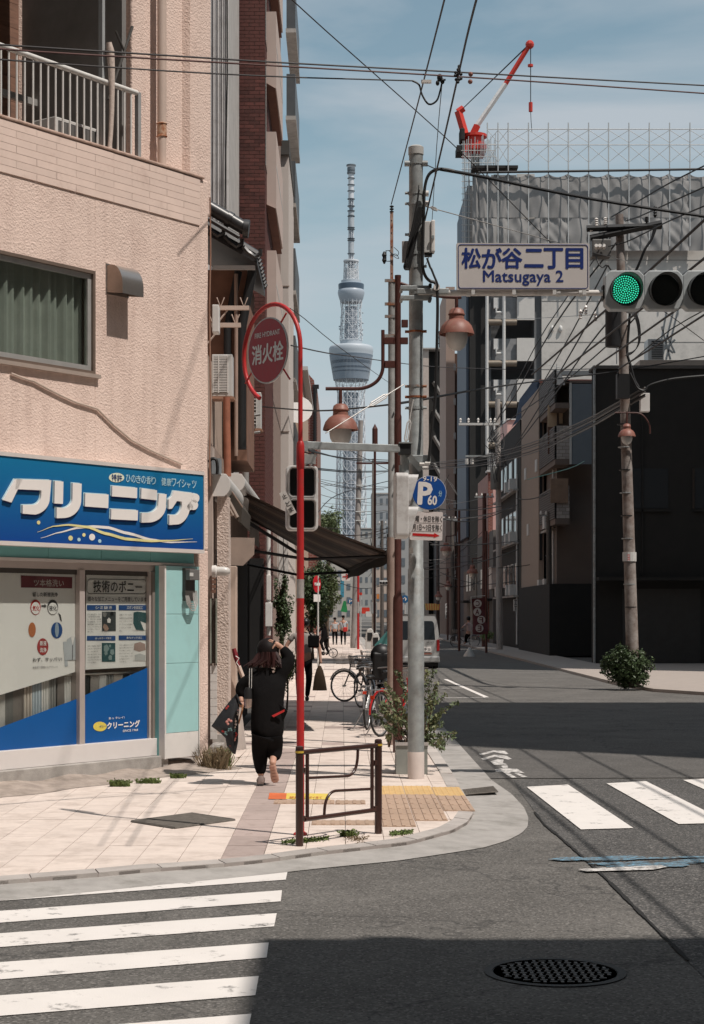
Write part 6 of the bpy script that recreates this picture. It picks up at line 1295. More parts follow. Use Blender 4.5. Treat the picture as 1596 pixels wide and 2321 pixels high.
def antenna(u, v, Y, s, label):
    t = T('antenna', label, 'antenna', W(u,v+s*1.4,Y)); p = W(u,v,Y); k = s/F0*Y
    MB().tube([p+Vector((0,0,-1.6*k)), p+Vector((0,0,.3*k))], .02, 5).build('mast', m_galv, t); MB().tube([p+Vector((-1.2*k,0,.35*k)), p+Vector((.7*k,0,-.1*k))], .015, 4).build('boom', m_galv, t)
    mb = MB()
    for i in range(9): q = p+Vector((-1.2*k,0,.35*k)).lerp(Vector((.7*k,0,-.1*k)), i/8); MB().tube([q+Vector((0,-.3*k,-.12*k)), q+Vector((.06*k,.3*k,.12*k))], .010, 4).build('element', m_galv, t)
antenna(1262,833,90,28,'thin television antenna on the roof by the white sheet'); antenna(1398,790,66,22,'small television antenna beside the transformer pole'); antenna(1408,492,60,14,'tiny antenna at the top behind the utility pole')
# --- red house with blue sheeted gable and white balcony
rb = T('red_house', 'dark red brick house with a blue sheeted roof edge and white balcony', 'building', (13, 96, 0))
B('wall', brickmat('red_brick_right', (.23,.035,.025), (.13,.06,.05), .3, .12), rb, ux(1211,95), 18, 95, 110, 0, wz_(930,95)); B('street_wall', m_dark, rb, ux(1180,95), ux(1211,95)-.002, 95.2, 110, 0, wz_(950,95))
MB().prism([(ux(1160,95),94.9,wz_(968,95)),(ux(1205,95),94.9,wz_(930,95)),(ux(1226,95),94.9,wz_(862,95)),(ux(1210,95),94.9,wz_(862,95)),(ux(1178,95),94.9,wz_(905,95)),(ux(1170,95),94.9,wz_(950,95))], (0,.3,0)).build('blue_sheet', M('navy_sheet', (.018,.032,.060), .6, var=.3, vs=3), rb)
MB().prism([(ux(1204,95),95.1,wz_(932,95)),(ux(1280,95),95.1,wz_(932,95)),(ux(1280,95),95.1,wz_(868,95)),(ux(1225,95),95.1,wz_(868,95))], (0,3,0)).build('pale_gable', M('cream_gable', (.60,.50,.45), .8, var=.04), rb)
B('roof_band', M('maroon_band', (.16,.06,.05), .7), rb, ux(1222,95), ux(1360,95), 94.8, 99, wz_(868,95), wz_(861,95))
B('white_balcony', m_white, rb, ux(1214,94), ux(1238,94), 93.2, 94, wz_(980,94), wz_(905,94)); 
for k in range(5): B('balcony_joint', m_steel, rb, ux(1216+5*k,93.2), ux(1216.8+5*k,93.2), 93.17, 93.195, wz_(975,93.2), wz_(910,93.2))
B('window', m_lgrey, rb, ux(1198,95)-.0, ux(1202,95), 95.1, 95.18, wz_(1090,95), wz_(1015,95)); B('lamp_box', m_white, rb, ux(1198,95), ux(1203,95), 94.9, 95.1, wz_(1130,95), wz_(1085,95))
rr = random.Random(31)
for (X_0, y0, y1, par_) in ((ux(1180,95)+.0, 96, 109, rb), (9.75, 80.6, 91.5, eb)):
    X_0 -= .004
    for f in range(3):
        z = 3.4+2.9*f; y = y0+.6
        B('ledge', m_conc, par_, X_0-.28, X_0-.001, y0, y1, z-.62, z-.52)
        while y < y1-2:
            w_ = rr.uniform(.9,1.7); B('window_frame', m_steel, par_, X_0-.05, X_0-.001, y, y+w_, z, z+1.25); B('window_pane', m_glassd, par_, X_0-.06, X_0-.051, y+.06, y+w_-.06, z+.06, z+1.19)
            if rr.random() < .5: B('wall_unit', m_lgrey, par_, X_0-.42, X_0-.06, y+.1, y+.85, z-.5, z+.08)
            y += w_+rr.uniform(.8,1.6)
    for y in (y0+.2, y1-.3): MB().cyl((X_0-.07,y,.2),(X_0-.07,y,9.5),.05,n=8).build('downpipe', m_lgrey if y < y0+1 else m_galv, par_)
# --- pink panelled building
pk_ = T('pink_building', 'pink panelled building with red brick trim and a grey railing', 'building', (12, 115, 0))
m_pinkp = M('pink_panel', (.66,.41,.37), .8, var=.04, vs=1, rnd=.02)
B('wall', M('pink_back', (.40,.24,.21), .9), pk_, ux(1113,115), 17, 115.05, 126, 0, wz_(1068,115))
xs = [1116,1133,1155,1177,1200]; 
for i in range(4):
    for (va, vb) in ((1068,1140),(1141,1215),(1216,1300)): B('panel', m_pinkp, pk_, ux(xs[i],115)+.03, ux(xs[i+1],115)-.03, 115.0, 115.06, wz_(vb,115)+.02, wz_(va,115)-.02)
B('brick_strip', m_fb, pk_, ux(1107,114.9), ux(1116,114.9), 114.9, 115.2, 0, wz_(1072,115))
B('roof_cap', m_lgrey, pk_, ux(1104,114.8), ux(1190,114.8), 114.7, 116, wz_(1070,115), wz_(1066,115))
B('penthouse', m_pinkp, pk_, ux(1150,118), ux(1190,118), 118, 124, wz_(1068,118), wz_(952,118)); B('penthouse_cap', m_lgrey, pk_, ux(1149,118), ux(1191,118), 117.9, 124.1, wz_(952,118), wz_(949,118))
B('penthouse_window', m_white, pk_, ux(1167,117.9), ux(1176,117.9), 117.9, 117.98, wz_(1050,118), wz_(998,118)); B('penthouse_glass', m_glassd, pk_, ux(1169,117.9), ux(1174.5,117.9), 117.86, 117.895, wz_(1046,118), wz_(1003,118))
B('rail_top', m_steel, pk_, ux(1106,115), ux(1185,115), 115.1, 115.16, wz_(1029,115), wz_(1026,115)); 
for k in range(20): x = ux(1106+4*k,115); B('rail_bar', m_steel, pk_, x, x+.03, 115.1, 115.14, wz_(1066,115), wz_(1028,115))
# --- concrete tower under construction wrapped in sheets, scaffold, crane
ct = T('construction_tower', 'grey concrete tower block wrapped in grey sheeting with scaffolding', 'building', (24, 145, 0))
YC = 140; m_ctw = M('fair_concrete', (.54,.515,.48), .85, var=.08, vs=.35, dirt=(.33,.32,.30,1), dirts=.6); m_ctd = M('shade_concrete', (.13,.135,.14), .85, var=.08)  # second concrete is a darker copy, with the shade put into its colour
XC0, XC1, XC2, XC3 = ux(1066,YC), ux(1106,YC), ux(1212,YC), ux(1228,YC); XCR = ux(1700,YC)
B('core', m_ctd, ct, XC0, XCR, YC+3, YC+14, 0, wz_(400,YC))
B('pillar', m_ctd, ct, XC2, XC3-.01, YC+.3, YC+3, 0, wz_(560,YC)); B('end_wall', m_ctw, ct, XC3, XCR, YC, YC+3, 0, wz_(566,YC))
for (v) in (590,): B('wall_joint', M('joint_grey', (.17,.165,.155), .9), ct, XC3, XCR, YC-.02, YC-.001, wz_(v,YC), wz_(v,YC)+.04)  # dark grey joint lines across the end wall
for v in (683, 776, 869, 962): B('wall_joint', MATS['joint_grey'], ct, XC3, XCR, YC-.02, YC-.001, wz_(v,YC), wz_(v,YC)+.04)
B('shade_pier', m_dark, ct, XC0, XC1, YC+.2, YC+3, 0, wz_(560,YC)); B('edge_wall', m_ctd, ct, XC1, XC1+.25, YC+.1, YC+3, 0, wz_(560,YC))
for k in range(-3, 8):
    v = 711+93*k; 
    if wz_(v,YC) < 1 or v < 400: continue
    B('balcony_wall', M('balcony_concrete', (.56,.54,.51), .85, var=.05), ct, ux(1172,YC), XC2, YC, YC+.2, wz_(v+14,YC), wz_(v-38,YC)) ; B('balcony_screen', M('balcony_grey', (.24,.245,.25), .8), ct, XC1+.3, ux(1171.6,YC), YC+.35, YC+.5, wz_(v+14,YC), wz_(v-38,YC))
    MB().cyl((XC1,YC-.1,wz_(v+20,YC)),(ux(1171,YC),YC-.1,wz_(v+20,YC)),.26,n=10).build('balcony_duct', M('duct_brown', (.20,.165,.13), .5, metal=.3), ct, smooth=True)
    a, b = W(1119,v-12,YC), W(1131,v-36,YC); B('meter_cabinet', m_lgrey, ct, a.x, b.x, YC-.1, YC+.3, a.z, b.z)
    MB().tube([W(1125,v-14,YC-.2),W(1125,v-3,YC-.2),W(1143,v-3,YC-.2)], .11, 6).build('pipe', m_lgrey, ct)
for u in (1104, 1142.5): MB().cyl(W(u,1030,YC-.3), W(u,560,YC-.3), .13, n=8).build('riser_pipe', m_lgrey, ct, smooth=True)
for u, v in ((1252,660),(1271,660),(1252,745),(1271,745)): MB().ball(W(u,v,YC-.1), (.16,.16,.28), 8, 5).build('vent_cap', m_lgrey, ct, smooth=True)
B('side_sheeting', M('blue_grey_corrugated', (.10,.125,.16), .6, var=.06), ct, XC0-.25, XC0-.06, YC+1, YC+12, 8, wz_(430,YC))
for k in range(10): B('corrugation', MATS['blue_grey_corrugated'], ct, ux(1048+1.8*k,YC+9-k*.9), ux(1049+1.8*k,YC+9-k*.9), YC+8.9-k*.9, YC+9-k*.9, 3, wz_(455-6*k,YC))
# grey dust sheets: bays with folds
m_sheet = M('dust_sheet', (.27,.262,.255), .8, var=.10, vs=.5)
ub = [1070,1093,1121,1143,1174,1220,1264,1308,1354,1400,1440,1484,1530,1576,1622]
ucols = [1071,1086,1104,1128,1151,1197,1242,1287,1333,1378,1424,1470,1516,1562,1608]
mesh_rows = ((393,493),(495,568))
for r, (va, vb) in enumerate(mesh_rows):
    for i in range(len(ucols)-1):
        rr = random.Random(i*7+r); mb = MB(); n = 16; m = 12; g = []; k0, k1, k2 = rr.uniform(.4,1.7), rr.uniform(.2,1.6), rr.uniform(-3,3)
        for a in range(n+1):
            for b in range(m+1):
                fu, fv = a/n, b/m; x = ux(ucols[i]+(ucols[i+1]-ucols[i])*fu, YC-1.2); sag = .30*math.sin(math.pi*fu)*max(0,1-fv*4) if r == 0 else 0
                z = wz_(va+(vb-va)*fv, YC-1.2)-sag
                ed = math.exp(-fu*5)*math.sin(fv*9+rr.random()*.01)+math.exp(-(1-fu)*5)*math.sin(fv*8+2)
                fan = math.sin((fu*9+fv*(3 if i % 2 else -3)))*max(0,1-fv*1.6)
                y = YC-1.2-.13*k0*math.sin(math.pi*fu)*(.4+.6*math.sin(math.pi*fv))+.06*ed+.07*k1*fan+.03*k1*math.sin(fu*11+fv*7*k2+i*2)+.05*abs(math.sin(fu*5-fv*k2*2+i))
                g.append((x,y,z))
        mb.add(g, [(a*(m+1)+b,(a+1)*(m+1)+b,(a+1)*(m+1)+b+1,a*(m+1)+b+1) for a in range(n) for b in range(m)]); mb.build('sheet', m_sheet, ct, smooth=True)
m_scaf = M('scaffold_steel', (.50,.50,.49), .45, metal=.3, var=.1)
for i in range(2, len(ucols)):
    x = ux(ucols[i],YC-1.3); MB().tube([(x,YC-1.7,wz_(568,YC)),(x,YC-1.7,wz_(300,YC)+.3)], .05, 5).build('scaffold_post', m_scaf, ct)
    if i+1 < len(ucols):
        x2 = ux(ucols[i+1],YC-1.3)
        for va, vb in ((306,340),(341,384)):
            MB().tube([(x,YC-1.7,wz_(va,YC)),(x2,YC-1.7,wz_(va,YC))], .035, 4).build('scaffold_rail', m_scaf, ct)
            MB().tube([(x,YC-1.7,wz_(va+2,YC)),(x2,YC-1.7,wz_(vb-4,YC))], .022, 4).build('scaffold_brace', m_scaf, ct); MB().tube([(x,YC-1.7,wz_(vb-4,YC)),(x2,YC-1.7,wz_(va+2,YC))], .022, 4).build('scaffold_brace', m_scaf, ct)
MB().tube([W(1085,391,YC-1.8), W(1300,388,YC-1.8), W(1620,383,YC-1.8)], .10, 5).build('edge_rope', m_black, ct); B('dark_deck', m_dark, ct, ux(1068,YC), ux(1170,YC), YC-1.6, YC, wz_(392,YC), wz_(386,YC))
rs = random.Random(4)
for k in range(26):
    u = 1050+k*3.1; x = ux(u,YC-.5); z0_ = wz_(560,YC) if k < 6 else wz_(392,YC); MB().tube([(x,YC-.5+rs.random(),z0_),(x,YC-.5+rs.random(),wz_(rs.uniform(300,355),YC))], .03, 4).build('scaffold_tube', m_scaf, ct)
for k in range(16): v = 330+k*14; x = ux(1048,YC); MB().tube([(x-.1,YC-.4,wz_(v,YC)),(x+(2.6 if v < 390 else .9),YC-.4,wz_(v,YC))], .028, 4).build('scaffold_ledger', m_scaf, ct)
# crane
cn = T('tower_crane', 'red and white climbing crane with raised boom above the concrete tower', 'crane', W(1077,392,YC+1)); Y2 = YC+2
m_cr = M('crane_red', (.50,.035,.02), .45, var=.1, vs=2); m_cw = M('crane_white', (.66,.64,.62), .45)
def cw(u, v): return W(u, v, Y2)
for u in (1072,1083): MB().tube([cw(u,395), cw(u,345)], .16, 5).build('mast_leg', m_dark, cn)
for k in range(5): v = 392-9*k; MB().tube([cw(1072,v), cw(1083,v-9)], .08, 4).build('mast_brace', m_dark, cn); MB().tube([cw(1083,v), cw(1072,v-9)], .08, 4).build('mast_brace', m_dark, cn)
B('turntable', m_cr, cn, ux(1062,Y2), ux(1100,Y2), Y2-1.5, Y2+1.5, wz_(350,Y2), wz_(336,Y2), bevel=.1); MB().cyl(cw(1077,336), cw(1077,312), .75, n=14).build('slew_ring', m_cr, cn, smooth=True); MB().cyl(cw(1076,312), cw(1076,306), 1.0, n=14).build('slew_cap', m_cr, cn)
B('counterweight', m_dark, cn, ux(1034,Y2), ux(1052,Y2), Y2-1, Y2+1, wz_(351,Y2), wz_(336,Y2)); B('rear_deck', m_cr, cn, ux(1048,Y2), ux(1066,Y2), Y2-1, Y2+1, wz_(352,Y2), wz_(334,Y2))
B('cab', m_dark, cn, ux(1041,Y2), ux(1052,Y2), Y2-1, Y2+.5, wz_(325,Y2), wz_(297,Y2), bevel=.1)
MB().tube([cw(1062,332), cw(1039,252)], .32, 4).build('back_mast', m_cr, cn); MB().tube([cw(1038,254), cw(1051,245)], .28, 4).build('mast_head', m_cr, cn); MB().tube([cw(1060,330), cw(1082,284)], .28, 4).build('boom_root', m_cr, cn)
MB().tube([cw(1082,284), cw(1146,190)], .21, 4).build('white_boom', m_cw, cn); MB().tube([cw(1146,190), cw(1199,104)], .19, 4).build('red_boom', m_cr, cn); MB().ball(cw(1201,101), .36, 10, 6).build('boom_head', m_cr, cn)
for k in range(3): MB().tube([cw(1048+k,247-k), cw(1198-k*3,103+k*2)], .035, 4).build('luffing_rope', m_cable, cn)
MB().tube([cw(1203,105), cw(1203,232)], .035, 4).build('hoist_rope', m_cable, cn); MB().cyl(cw(1203,232), cw(1203,253), .16, n=8).build('hook_block', m_cr, cn); MB().cyl(cw(1202.5,146), cw(1202.5,151), .22, n=8).build('rope_weight', m_cr, cn); MB().tube([cw(1203,253), cw(1204,275), cw(1206,300)], .025, 4).build('sling', m_cable, cn)
text('コベルコ', Matrix.Translation(cw(1160,170)) @ Matrix.Rotation(R(-58),4,'Y'), -.1, -.18, 1.3, .36, -.45, m_lw, cn, bold=.02, ext=0) if False else None
# --- narrow towers left of it
nt1 = T('slim_brown_tower', 'slim beige and brown tower between the stair tower and the wrapped block', 'building', (11, 158, 0))
B('lit_wall', M('beige_tile_wall', (.38,.28,.23), .8, var=.06, vs=1), nt1, ux(1011,158), ux(1031,158), 158, 168, 0, wz_(650,158)); B('brown_wall', M('dark_brown_wall', (.10,.055,.04), .8), nt1, ux(1031,158)+.002, ux(1052,158), 158.3, 168, 0, wz_(800,158))
for k in range(7): B('balcony_edge', m_conc, nt1, ux(1028,158), ux(1033,158), 157.8, 158.3, wz_(840+78*k,158), wz_(825+78*k,158))
nt2 = T('stair_tower', 'dark building with outside stairs and a cream edge left of the slim tower', 'building', (9, 190, 0)); Y3 = 190
B('cream_edge', M('cream_edge', (.50,.42,.37), .85), nt2, ux(957,Y3), ux(972,Y3), Y3, Y3+20, 0, wz_(792,Y3)); B('dark_wall', m_dark, nt2, ux(972,Y3)+.01, ux(1013,Y3), Y3+1.5, Y3+20, 0, wz_(792,Y3)); B('roof_cap', m_conc, nt2, ux(957,Y3), ux(1014,Y3), Y3-.3, Y3+20, wz_(792,Y3), wz_(789,Y3))
for k in range(8): MB().tube([(ux(984,Y3),Y3+1.3,wz_(862+62*k,Y3)), (ux(1006,Y3),Y3+1.3,wz_(900+62*k,Y3))], .22, 4).build('stair_flight', M('stair_grey', (.20,.19,.18), .8), nt2); B('landing', MATS['stair_grey'], nt2, ux(1004,Y3), ux(1013,Y3), Y3+.8, Y3+1.49, wz_(902+62*k,Y3), wz_(898+62*k,Y3))
for k in range(9): MB().tube([(ux(993+3*k,Y3),Y3+.2,wz_(789,Y3)),(ux(993+3*k,Y3),Y3+.2,wz_(750,Y3))], .05, 4).build('roof_fence_bar', m_dark, nt2)
for v in (752,765,778): MB().tube([(ux(990,Y3),Y3+.2,wz_(v,Y3)),(ux(1018,Y3),Y3+.2,wz_(v,Y3))], .05, 4).build('roof_fence_rail', m_dark, nt2)
# --- low shops along the right side, shade partly put into darkened walls
shops = [(112,'two storey grey shop with a cream balcony past the red house',9.6,7.2,(.34,.32,.30)),(127.5,'small cream fronted shop with a dark awning on the right',9.7,5.2,(.40,.36,.31)),(170,'grey ribbed office block far along the right side',9.9,14,(.22,.22,.23)),(212,'salmon pink building far along the right side',10.5,12.2,(.50,.22,.15)),(245,'pale grey far building at the right of the street end',10.8,22,(.36,.35,.34))]
for i, (y, lb, x0, h, c_) in enumerate(shops):
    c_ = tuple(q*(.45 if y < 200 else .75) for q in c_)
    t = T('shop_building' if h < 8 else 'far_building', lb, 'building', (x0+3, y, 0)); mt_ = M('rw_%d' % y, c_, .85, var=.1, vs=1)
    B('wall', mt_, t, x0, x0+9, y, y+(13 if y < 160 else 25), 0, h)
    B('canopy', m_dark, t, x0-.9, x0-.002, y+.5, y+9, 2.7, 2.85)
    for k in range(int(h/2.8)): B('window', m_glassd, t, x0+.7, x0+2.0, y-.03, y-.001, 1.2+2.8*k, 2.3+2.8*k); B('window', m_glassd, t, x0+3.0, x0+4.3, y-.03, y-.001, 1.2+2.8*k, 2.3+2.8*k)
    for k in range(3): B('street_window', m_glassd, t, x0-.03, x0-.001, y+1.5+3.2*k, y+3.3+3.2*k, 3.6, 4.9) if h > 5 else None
t = T('roof_tank_house', 'small cream rooftop hut catching the sun over the shops', 'roof hut', W(1132,1310,118)); B('wall', M('cream_hut', (.62,.55,.50), .8), t, ux(1113,111.9), ux(1134,111.9), 111.5, 113.5, wz_(1335,112), wz_(1288,112)); B('cap', m_conc, t, ux(1112,111.9), ux(1135,111.9), 111.4, 113.6, wz_(1288,112), wz_(1285,112))
# wavy white signs, awning stripes
t = T('striped_awning', 'orange and yellow striped shop awning far down the street', 'awning', W(978,1370,150)); 
for k in range(12): MB().prism([W(963+2.9*k,1368,150),W(965.7+2.9*k,1368,150),W(967.7+2.6*k,1383,148.8),W(965.2+2.6*k,1383,148.8)], (0,.05,0)).build('stripe', M('orange_cloth', (.62,.16,.03), .7) if k % 2 else M('yellow_cloth', (.66,.45,.10), .7), t)
# cafe banner
cf = T('cafe_banner', 'dark red banner with the letters CAFE mirrored in white circles', 'banner', W(1083,1440,84)); Yb = 84
cl_ = M('banner_maroon', (.12,.035,.04), .8, var=.15, vs=6); mb = MB(); n = 12
P_ = [(1069,1357),(1101,1355)]; 
for k in range(n):
    f0, f1 = k/n, (k+1)/n; w0 = 3*math.sin(f0*5); w1 = 3*math.sin(f1*5)
    mb.quad(W(1069+5*f0+w0*.5,1357+82*f0,Yb+.05*w0),W(1101+8*f0+w0*.5,1355+82*f0,Yb+.05*w0),W(1101+8*f1+w1*.5,1355+82*f1,Yb+.05*w1),W(1069+5*f1+w1*.5,1357+82*f1,Yb+.05*w1))
mb.build('cloth', cl_, cf)
for ch, u, v in (('C',1083,1368),('A',1082,1387),('F',1091,1405),('E',1087,1424)):
    p = W(u,v,Yb-.28); mb = MB(); mb.prism([(p.x+.19*math.cos(k*math.pi/8),p.y,p.z+.19*math.sin(k*math.pi/8)) for k in range(16)], (0,.01,0)); mb.build('circle', M('banner_white', (.55,.52,.50), .8), cf)
    text(ch, Matrix.Translation(p) @ Matrix.Scale(-1,4,(1,0,0)), -.09, -.12, .18, .24, -.012, cl_, cf, bold=.02, ext=0)
MB().tube([W(1068,1480,Yb),W(1068,1352,Yb),W(1104,1350,Yb)], .02, 6).build('pole', m_lgrey, cf)
for (u,v,w_,h_,Y,s,lb) in ((1169,1372,9,26,88,'ＩＴ','white upright shop sign with faded letters on the right side'),(1013,1385,7,34,140,'内田青果','narrow white vertical sign far down on the right'),(728,1350,9,20,150,'木歯科','narrow white vertical sign on the left under the awning')):
    t = T('vertical_sign', lb, 'sign', W(u,v,Y)); a, b = W(u-w_/2,v+h_/2,Y), W(u+w_/2,v-h_/2,Y); B('board', m_lgrey, t, a.x,b.x,Y,Y+.15,a.z,b.z)
    for i, ch in enumerate(s): hh_ = (b.z-a.z)/len(s); text(ch, Matrix.Translation((a.x,Y,b.z-(i+1)*hh_)), (b.x-a.x)*.18, hh_*.12, (b.x-a.x)*.64, hh_*.76, -.01, m_ink, t, bold=.02, ext=0)
# bush and plants on the far pavement
tree('roadside_bush', 'round dark green bush around the pole on the far pavement', (ux(1420,44.6),44.6,.01), 1, (W(1420,1508,44.6), (.62,.55,.50)), 150, 70, .040, cat='bush', seed=11, cr=.28)
tree('roadside_plants', 'small plant on the kerb of the shaded right side', (ux(1105,92),92,0), .4, (W(1105,1440,92), (.35,.3,.25)), 20, 30, .05, cat='plant', seed=12, mat=m_fol2)
# things seen small in the shade
t = T('traffic_cone', 'pale cone shaped marker standing in the shaded road', 'cone', W(1064,1480,84)); MB().lathe([(.28,0),(.26,.06),(.10,.30),(.03,.42),(0,.43)], (W(1064,0,80).x,80,RZ), 14).build('body', m_lgrey, t, smooth=True)
# houses outside the right edge cast shadows; unseen masses added to cut sky light
oh = T('offside_block', 'plain office block outside the right edge whose shadow crosses the street', 'building', (20, 20, 0)); m_off = M('off_wall', (.38,.35,.32), .85, var=.08)
B('wall', m_off, oh, 16.2, 28, 14.6, 27.1, 0, 34); B('penthouse', m_off, oh, 16.2, 27, 17.7, 23.7, 34.01, 41.8)
for r in range(10):
    for k in range(4): B('window', m_glassd, oh, 16.16, 16.199, 15.4+3*k, 17.2+3*k, 1.5+3.2*r, 3.2+3.2*r)
oh2 = T('offside_tower', 'tall block outside the right edge shading the dark corner building', 'building', (24, 60, 0)); B('wall', m_off, oh2, 18.3, 34, 51.5, 80, 0, 38); B('penthouse', m_off, oh2, 18.3, 30, 51.5, 58.5, 38.01, 46.5)
for r in range(11):
    for k in range(4): B('window', m_glassd, oh2, 19.4+3.6*k, 21.2+3.6*k, 51.46, 51.499, 1.5+3.2*r, 3.2+3.2*r)
m_blocker = M('sky_blocker_wall', (.20,.17,.15), .9, var=.1)  # unseen building masses, added and heightened to reduce the sky fill
for i, (a, b, c, d, h, lb) in enumerate(((-46,-3,-34,-14,44,'unseen block added behind the viewer on the left to cut sky fill'),(-2,40,-40,-18,48,'unseen block added behind the viewer on the right to cut sky fill'),(-46,-13,-12,11,34,'unseen block added left of the viewer to cut sky fill'),(30,60,-12,13,34,'unseen block added far right of the viewer to cut sky fill'),(-30,-9,25,60,22,'unseen block added behind the pink corner building to cut sky fill'),(36,70,30,50,30,'unseen block added across the side street end to cut sky fill'))):
    o_ = T('offside_block', lb, 'building', ((a+b)/2,(c+d)/2,0)); B('wall', m_blocker, o_, a,b,c,d,0,h); B('roof_cap', m_conc, o_, a,b,c,d,h+.01,h+.4)
    for q in range(5): B('window', m_glassd, o_, a+(b-a)*(q+.3)/5, a+(b-a)*(q+.6)/5, c-.04, d+.04, 4, h-3)
oh3 = T('near_house', 'house just outside the lower right edge beside the viewer', 'building', (8, 2, 0)); B('wall', m_off, oh3, 4.7, 16, -10, 6.45, 0, 12); B('roof_tank', m_off, oh3, 7, 8.3, 4.6, 6.3, 12.01, 12.5); B('parapet_post', m_off, oh3, 5.4, 5.7, 6.2, 6.44, 12.01, 12.25)
for k in range(3): B('window', m_glassd, oh3, 4.66, 4.699, -3+3*k, -1.2+3*k, 4.4, 6)
# ================================================================ THE LATTICE TOWER AND THE FAR END OF THE STREET
YT = 2540; tv = lambda v: HC+(V0-v)/F0*YT; k1 = YT/F0; TXc = lambda v: (795-U0)*k1
UT = 796
tw_ = T('broadcast_tower', 'very tall pale blue white lattice broadcasting tower with two decks', 'tower', ((UT-U0)*k1, YT, 0)); tx = (UT-U0)*k1
m_tw = M('tower_white', (.60,.615,.64), .55, var=.05, vs=.02); m_tg = M('tower_grey_blue', (.22,.27,.33), .5, var=.08, vs=.05); m_tdk = M('tower_dark_band', (.07,.10,.14), .3); m_core = M('tower_core', (.25,.285,.33), .6, var=.1, vs=.04)
def tl(prof, name, mat, n=40): MB().lathe([(r*k1, tv(v)) for r, v in prof], (tx,YT,0), n).build(name, mat, tw_, smooth=True)
def lattice(vb, vt, rb, rt, nseg, rows, name, rs=.42, curve=None, rd=None):
    mb = MB(); rd = rd or rs*.72
    def rad(f): return (rb+(rt-rb)*f if curve is None else curve(f))*k1
    def P(i, f): a = 2*math.pi*(i)/nseg+.13; r = rad(f); return Vector((tx+r*math.cos(a), YT+r*math.sin(a), tv(vb+(vt-vb)*f)))
    for i in range(nseg):
        mb.tube([P(i, j/rows) for j in range(rows+1)], rs*k1, 4)
        for j in range(rows):
            if (j+i) % 2: mb.cyl(P(i,j/rows), P(i+1,(j+1)/rows), rd*k1, n=4, cap=False)
            else: mb.cyl(P(i+1,j/rows), P(i,(j+1)/rows), rd*k1, n=4, cap=False)
            if j % 1 == 0: mb.cyl(P(i,j/rows), P(i+1,j/rows), rd*.8*k1, n=4, cap=False)
    mb.build(name, m_tw, tw_)
lattice(1392, 893, 45, 31, 22, 34, 'lower_lattice', .75, curve=lambda f: 31+8.5*(1-f)**1.2, rd=.55)
lattice(893, 858, 31, 38, 22, 3, 'lattice_flare', .62)
tl([(22,1392),(17,890)], 'core_shaft', m_core, 24)
tl([(40,862),(48,812),(49.5,806)], 'lower_deck_glazing', m_tg); tl([(49,806),(49.5,800),(50,797),(50,790),(48,786),(44,784),(0,783)], 'lower_deck_roof', M('deck_white', (.42,.46,.50), .5))
for a, b in ((820,827),(834,838),(843,846)): r0 = 40+8*(862-a)/50+.25; r1 = 40+8*(862-b)/50+.25; tl([(r1,b),(r0,a)], 'window_band', m_tdk)
mb = MB()
for k in range(90): a = 2*math.pi*k/90; mb.cyl((tx+40.2*k1*math.cos(a),YT+40.2*k1*math.sin(a),tv(861)),(tx+48.6*k1*math.cos(a),YT+48.6*k1*math.sin(a),tv(811)),.18*k1,n=3,cap=False)
mb.build('deck_ribs', m_tw, tw_, kind='stuff')
tl([(25,784),(25,773),(19,770),(0,770)], 'plinth', MATS['deck_white'])
lattice(772, 698, 26, 22, 16, 8, 'middle_lattice', .6); tl([(15,772),(14,695)], 'middle_core', m_core, 20)
mb = MB(); rr = random.Random(3)
for k in range(60):
    a = 2*math.pi*rr.random(); v = rr.uniform(722,764) if k % 3 else rr.uniform(705,760); r = 26.5*k1; mb.ball((tx+r*math.cos(a), YT+r*math.sin(a), tv(v)), rr.uniform(1.3,2.1)*k1, 8, 5)
mb.build('dish_antennas', MATS['deck_white'], tw_, smooth=True, kind='stuff')
lattice(698, 674, 23, 26, 16, 2, 'flare_upper', .6)
tl([(23,686),(27,678),(29,671),(30.5,664),(29.5,658),(26,655),(22,655)], 'upper_ring', M('ring_grey', (.36,.40,.45), .4)); tl([(26,666),(28,655),(29,649),(28.5,644),(27,643),(0,642)], 'upper_deck', m_tg); tl([(28.2,661),(29.2,649),(29.2,645)], 'upper_glazing', m_tdk)
tl([(22.5,643),(22.5,636),(20,635),(0,634)], 'upper_drum', MATS['deck_white'])
lattice(635, 593, 17.5, 16, 14, 6, 'top_lattice', .55); tl([(14,635),(13.5,612),(13,610)], 'top_core', M('pale_core', (.50,.52,.54), .6), 20); tl([(7,612),(7,592)], 'inner_core', m_core, 16); tl([(17.2,594),(17.8,592),(17.2,590)], 'top_ring', m_tw)
# mast sections
tl([(4.2,592),(4.2,440)], 'mast_core', m_core, 12)
lattice(592, 576, 5.5, 5.5, 8, 2, 'mast_lattice', .5); lattice(540, 520, 5.5, 5.5, 8, 2, 'mast_lattice', .5); lattice(471, 452, 5.5, 5.5, 8, 2, 'mast_lattice', .5)
for a, b, r in ((576,547,6.6),(517,492,7.2),(488,480,6.6),(450,388,6.3)): tl([(0,a),(r,a),(r,b),(0,b)], 'antenna_section', M('mast_grey', (.40,.43,.46), .6, var=.15, vs=.2) if a != 450 else m_tw, 14)
for v in (575,545,541,520,516,490,478,467,451,433,419,404,392): tl([(6,v+1.2),(8.6,v+.6),(8.6,v-.6),(6,v-1.2)], 'mast_ring', M('ring_dark', (.13,.15,.17), .5), 16)
tl([(8.5,388),(9,386),(9,382),(8.5,380)], 'top_ring', MATS['ring_dark']); tl([(9,394),(9.4,392),(9,389)], 'top_ring', MATS['ring_dark'])
tl([(6.8,388),(7.0,384),(9.6,377),(10.6,375),(0,375)], 'crown', m_tw, 20); tl([(10.4,377),(11,375.5),(10.6,373.5),(9.8,374.5)], 'crown_rim', MATS['ring_dark'], 24)
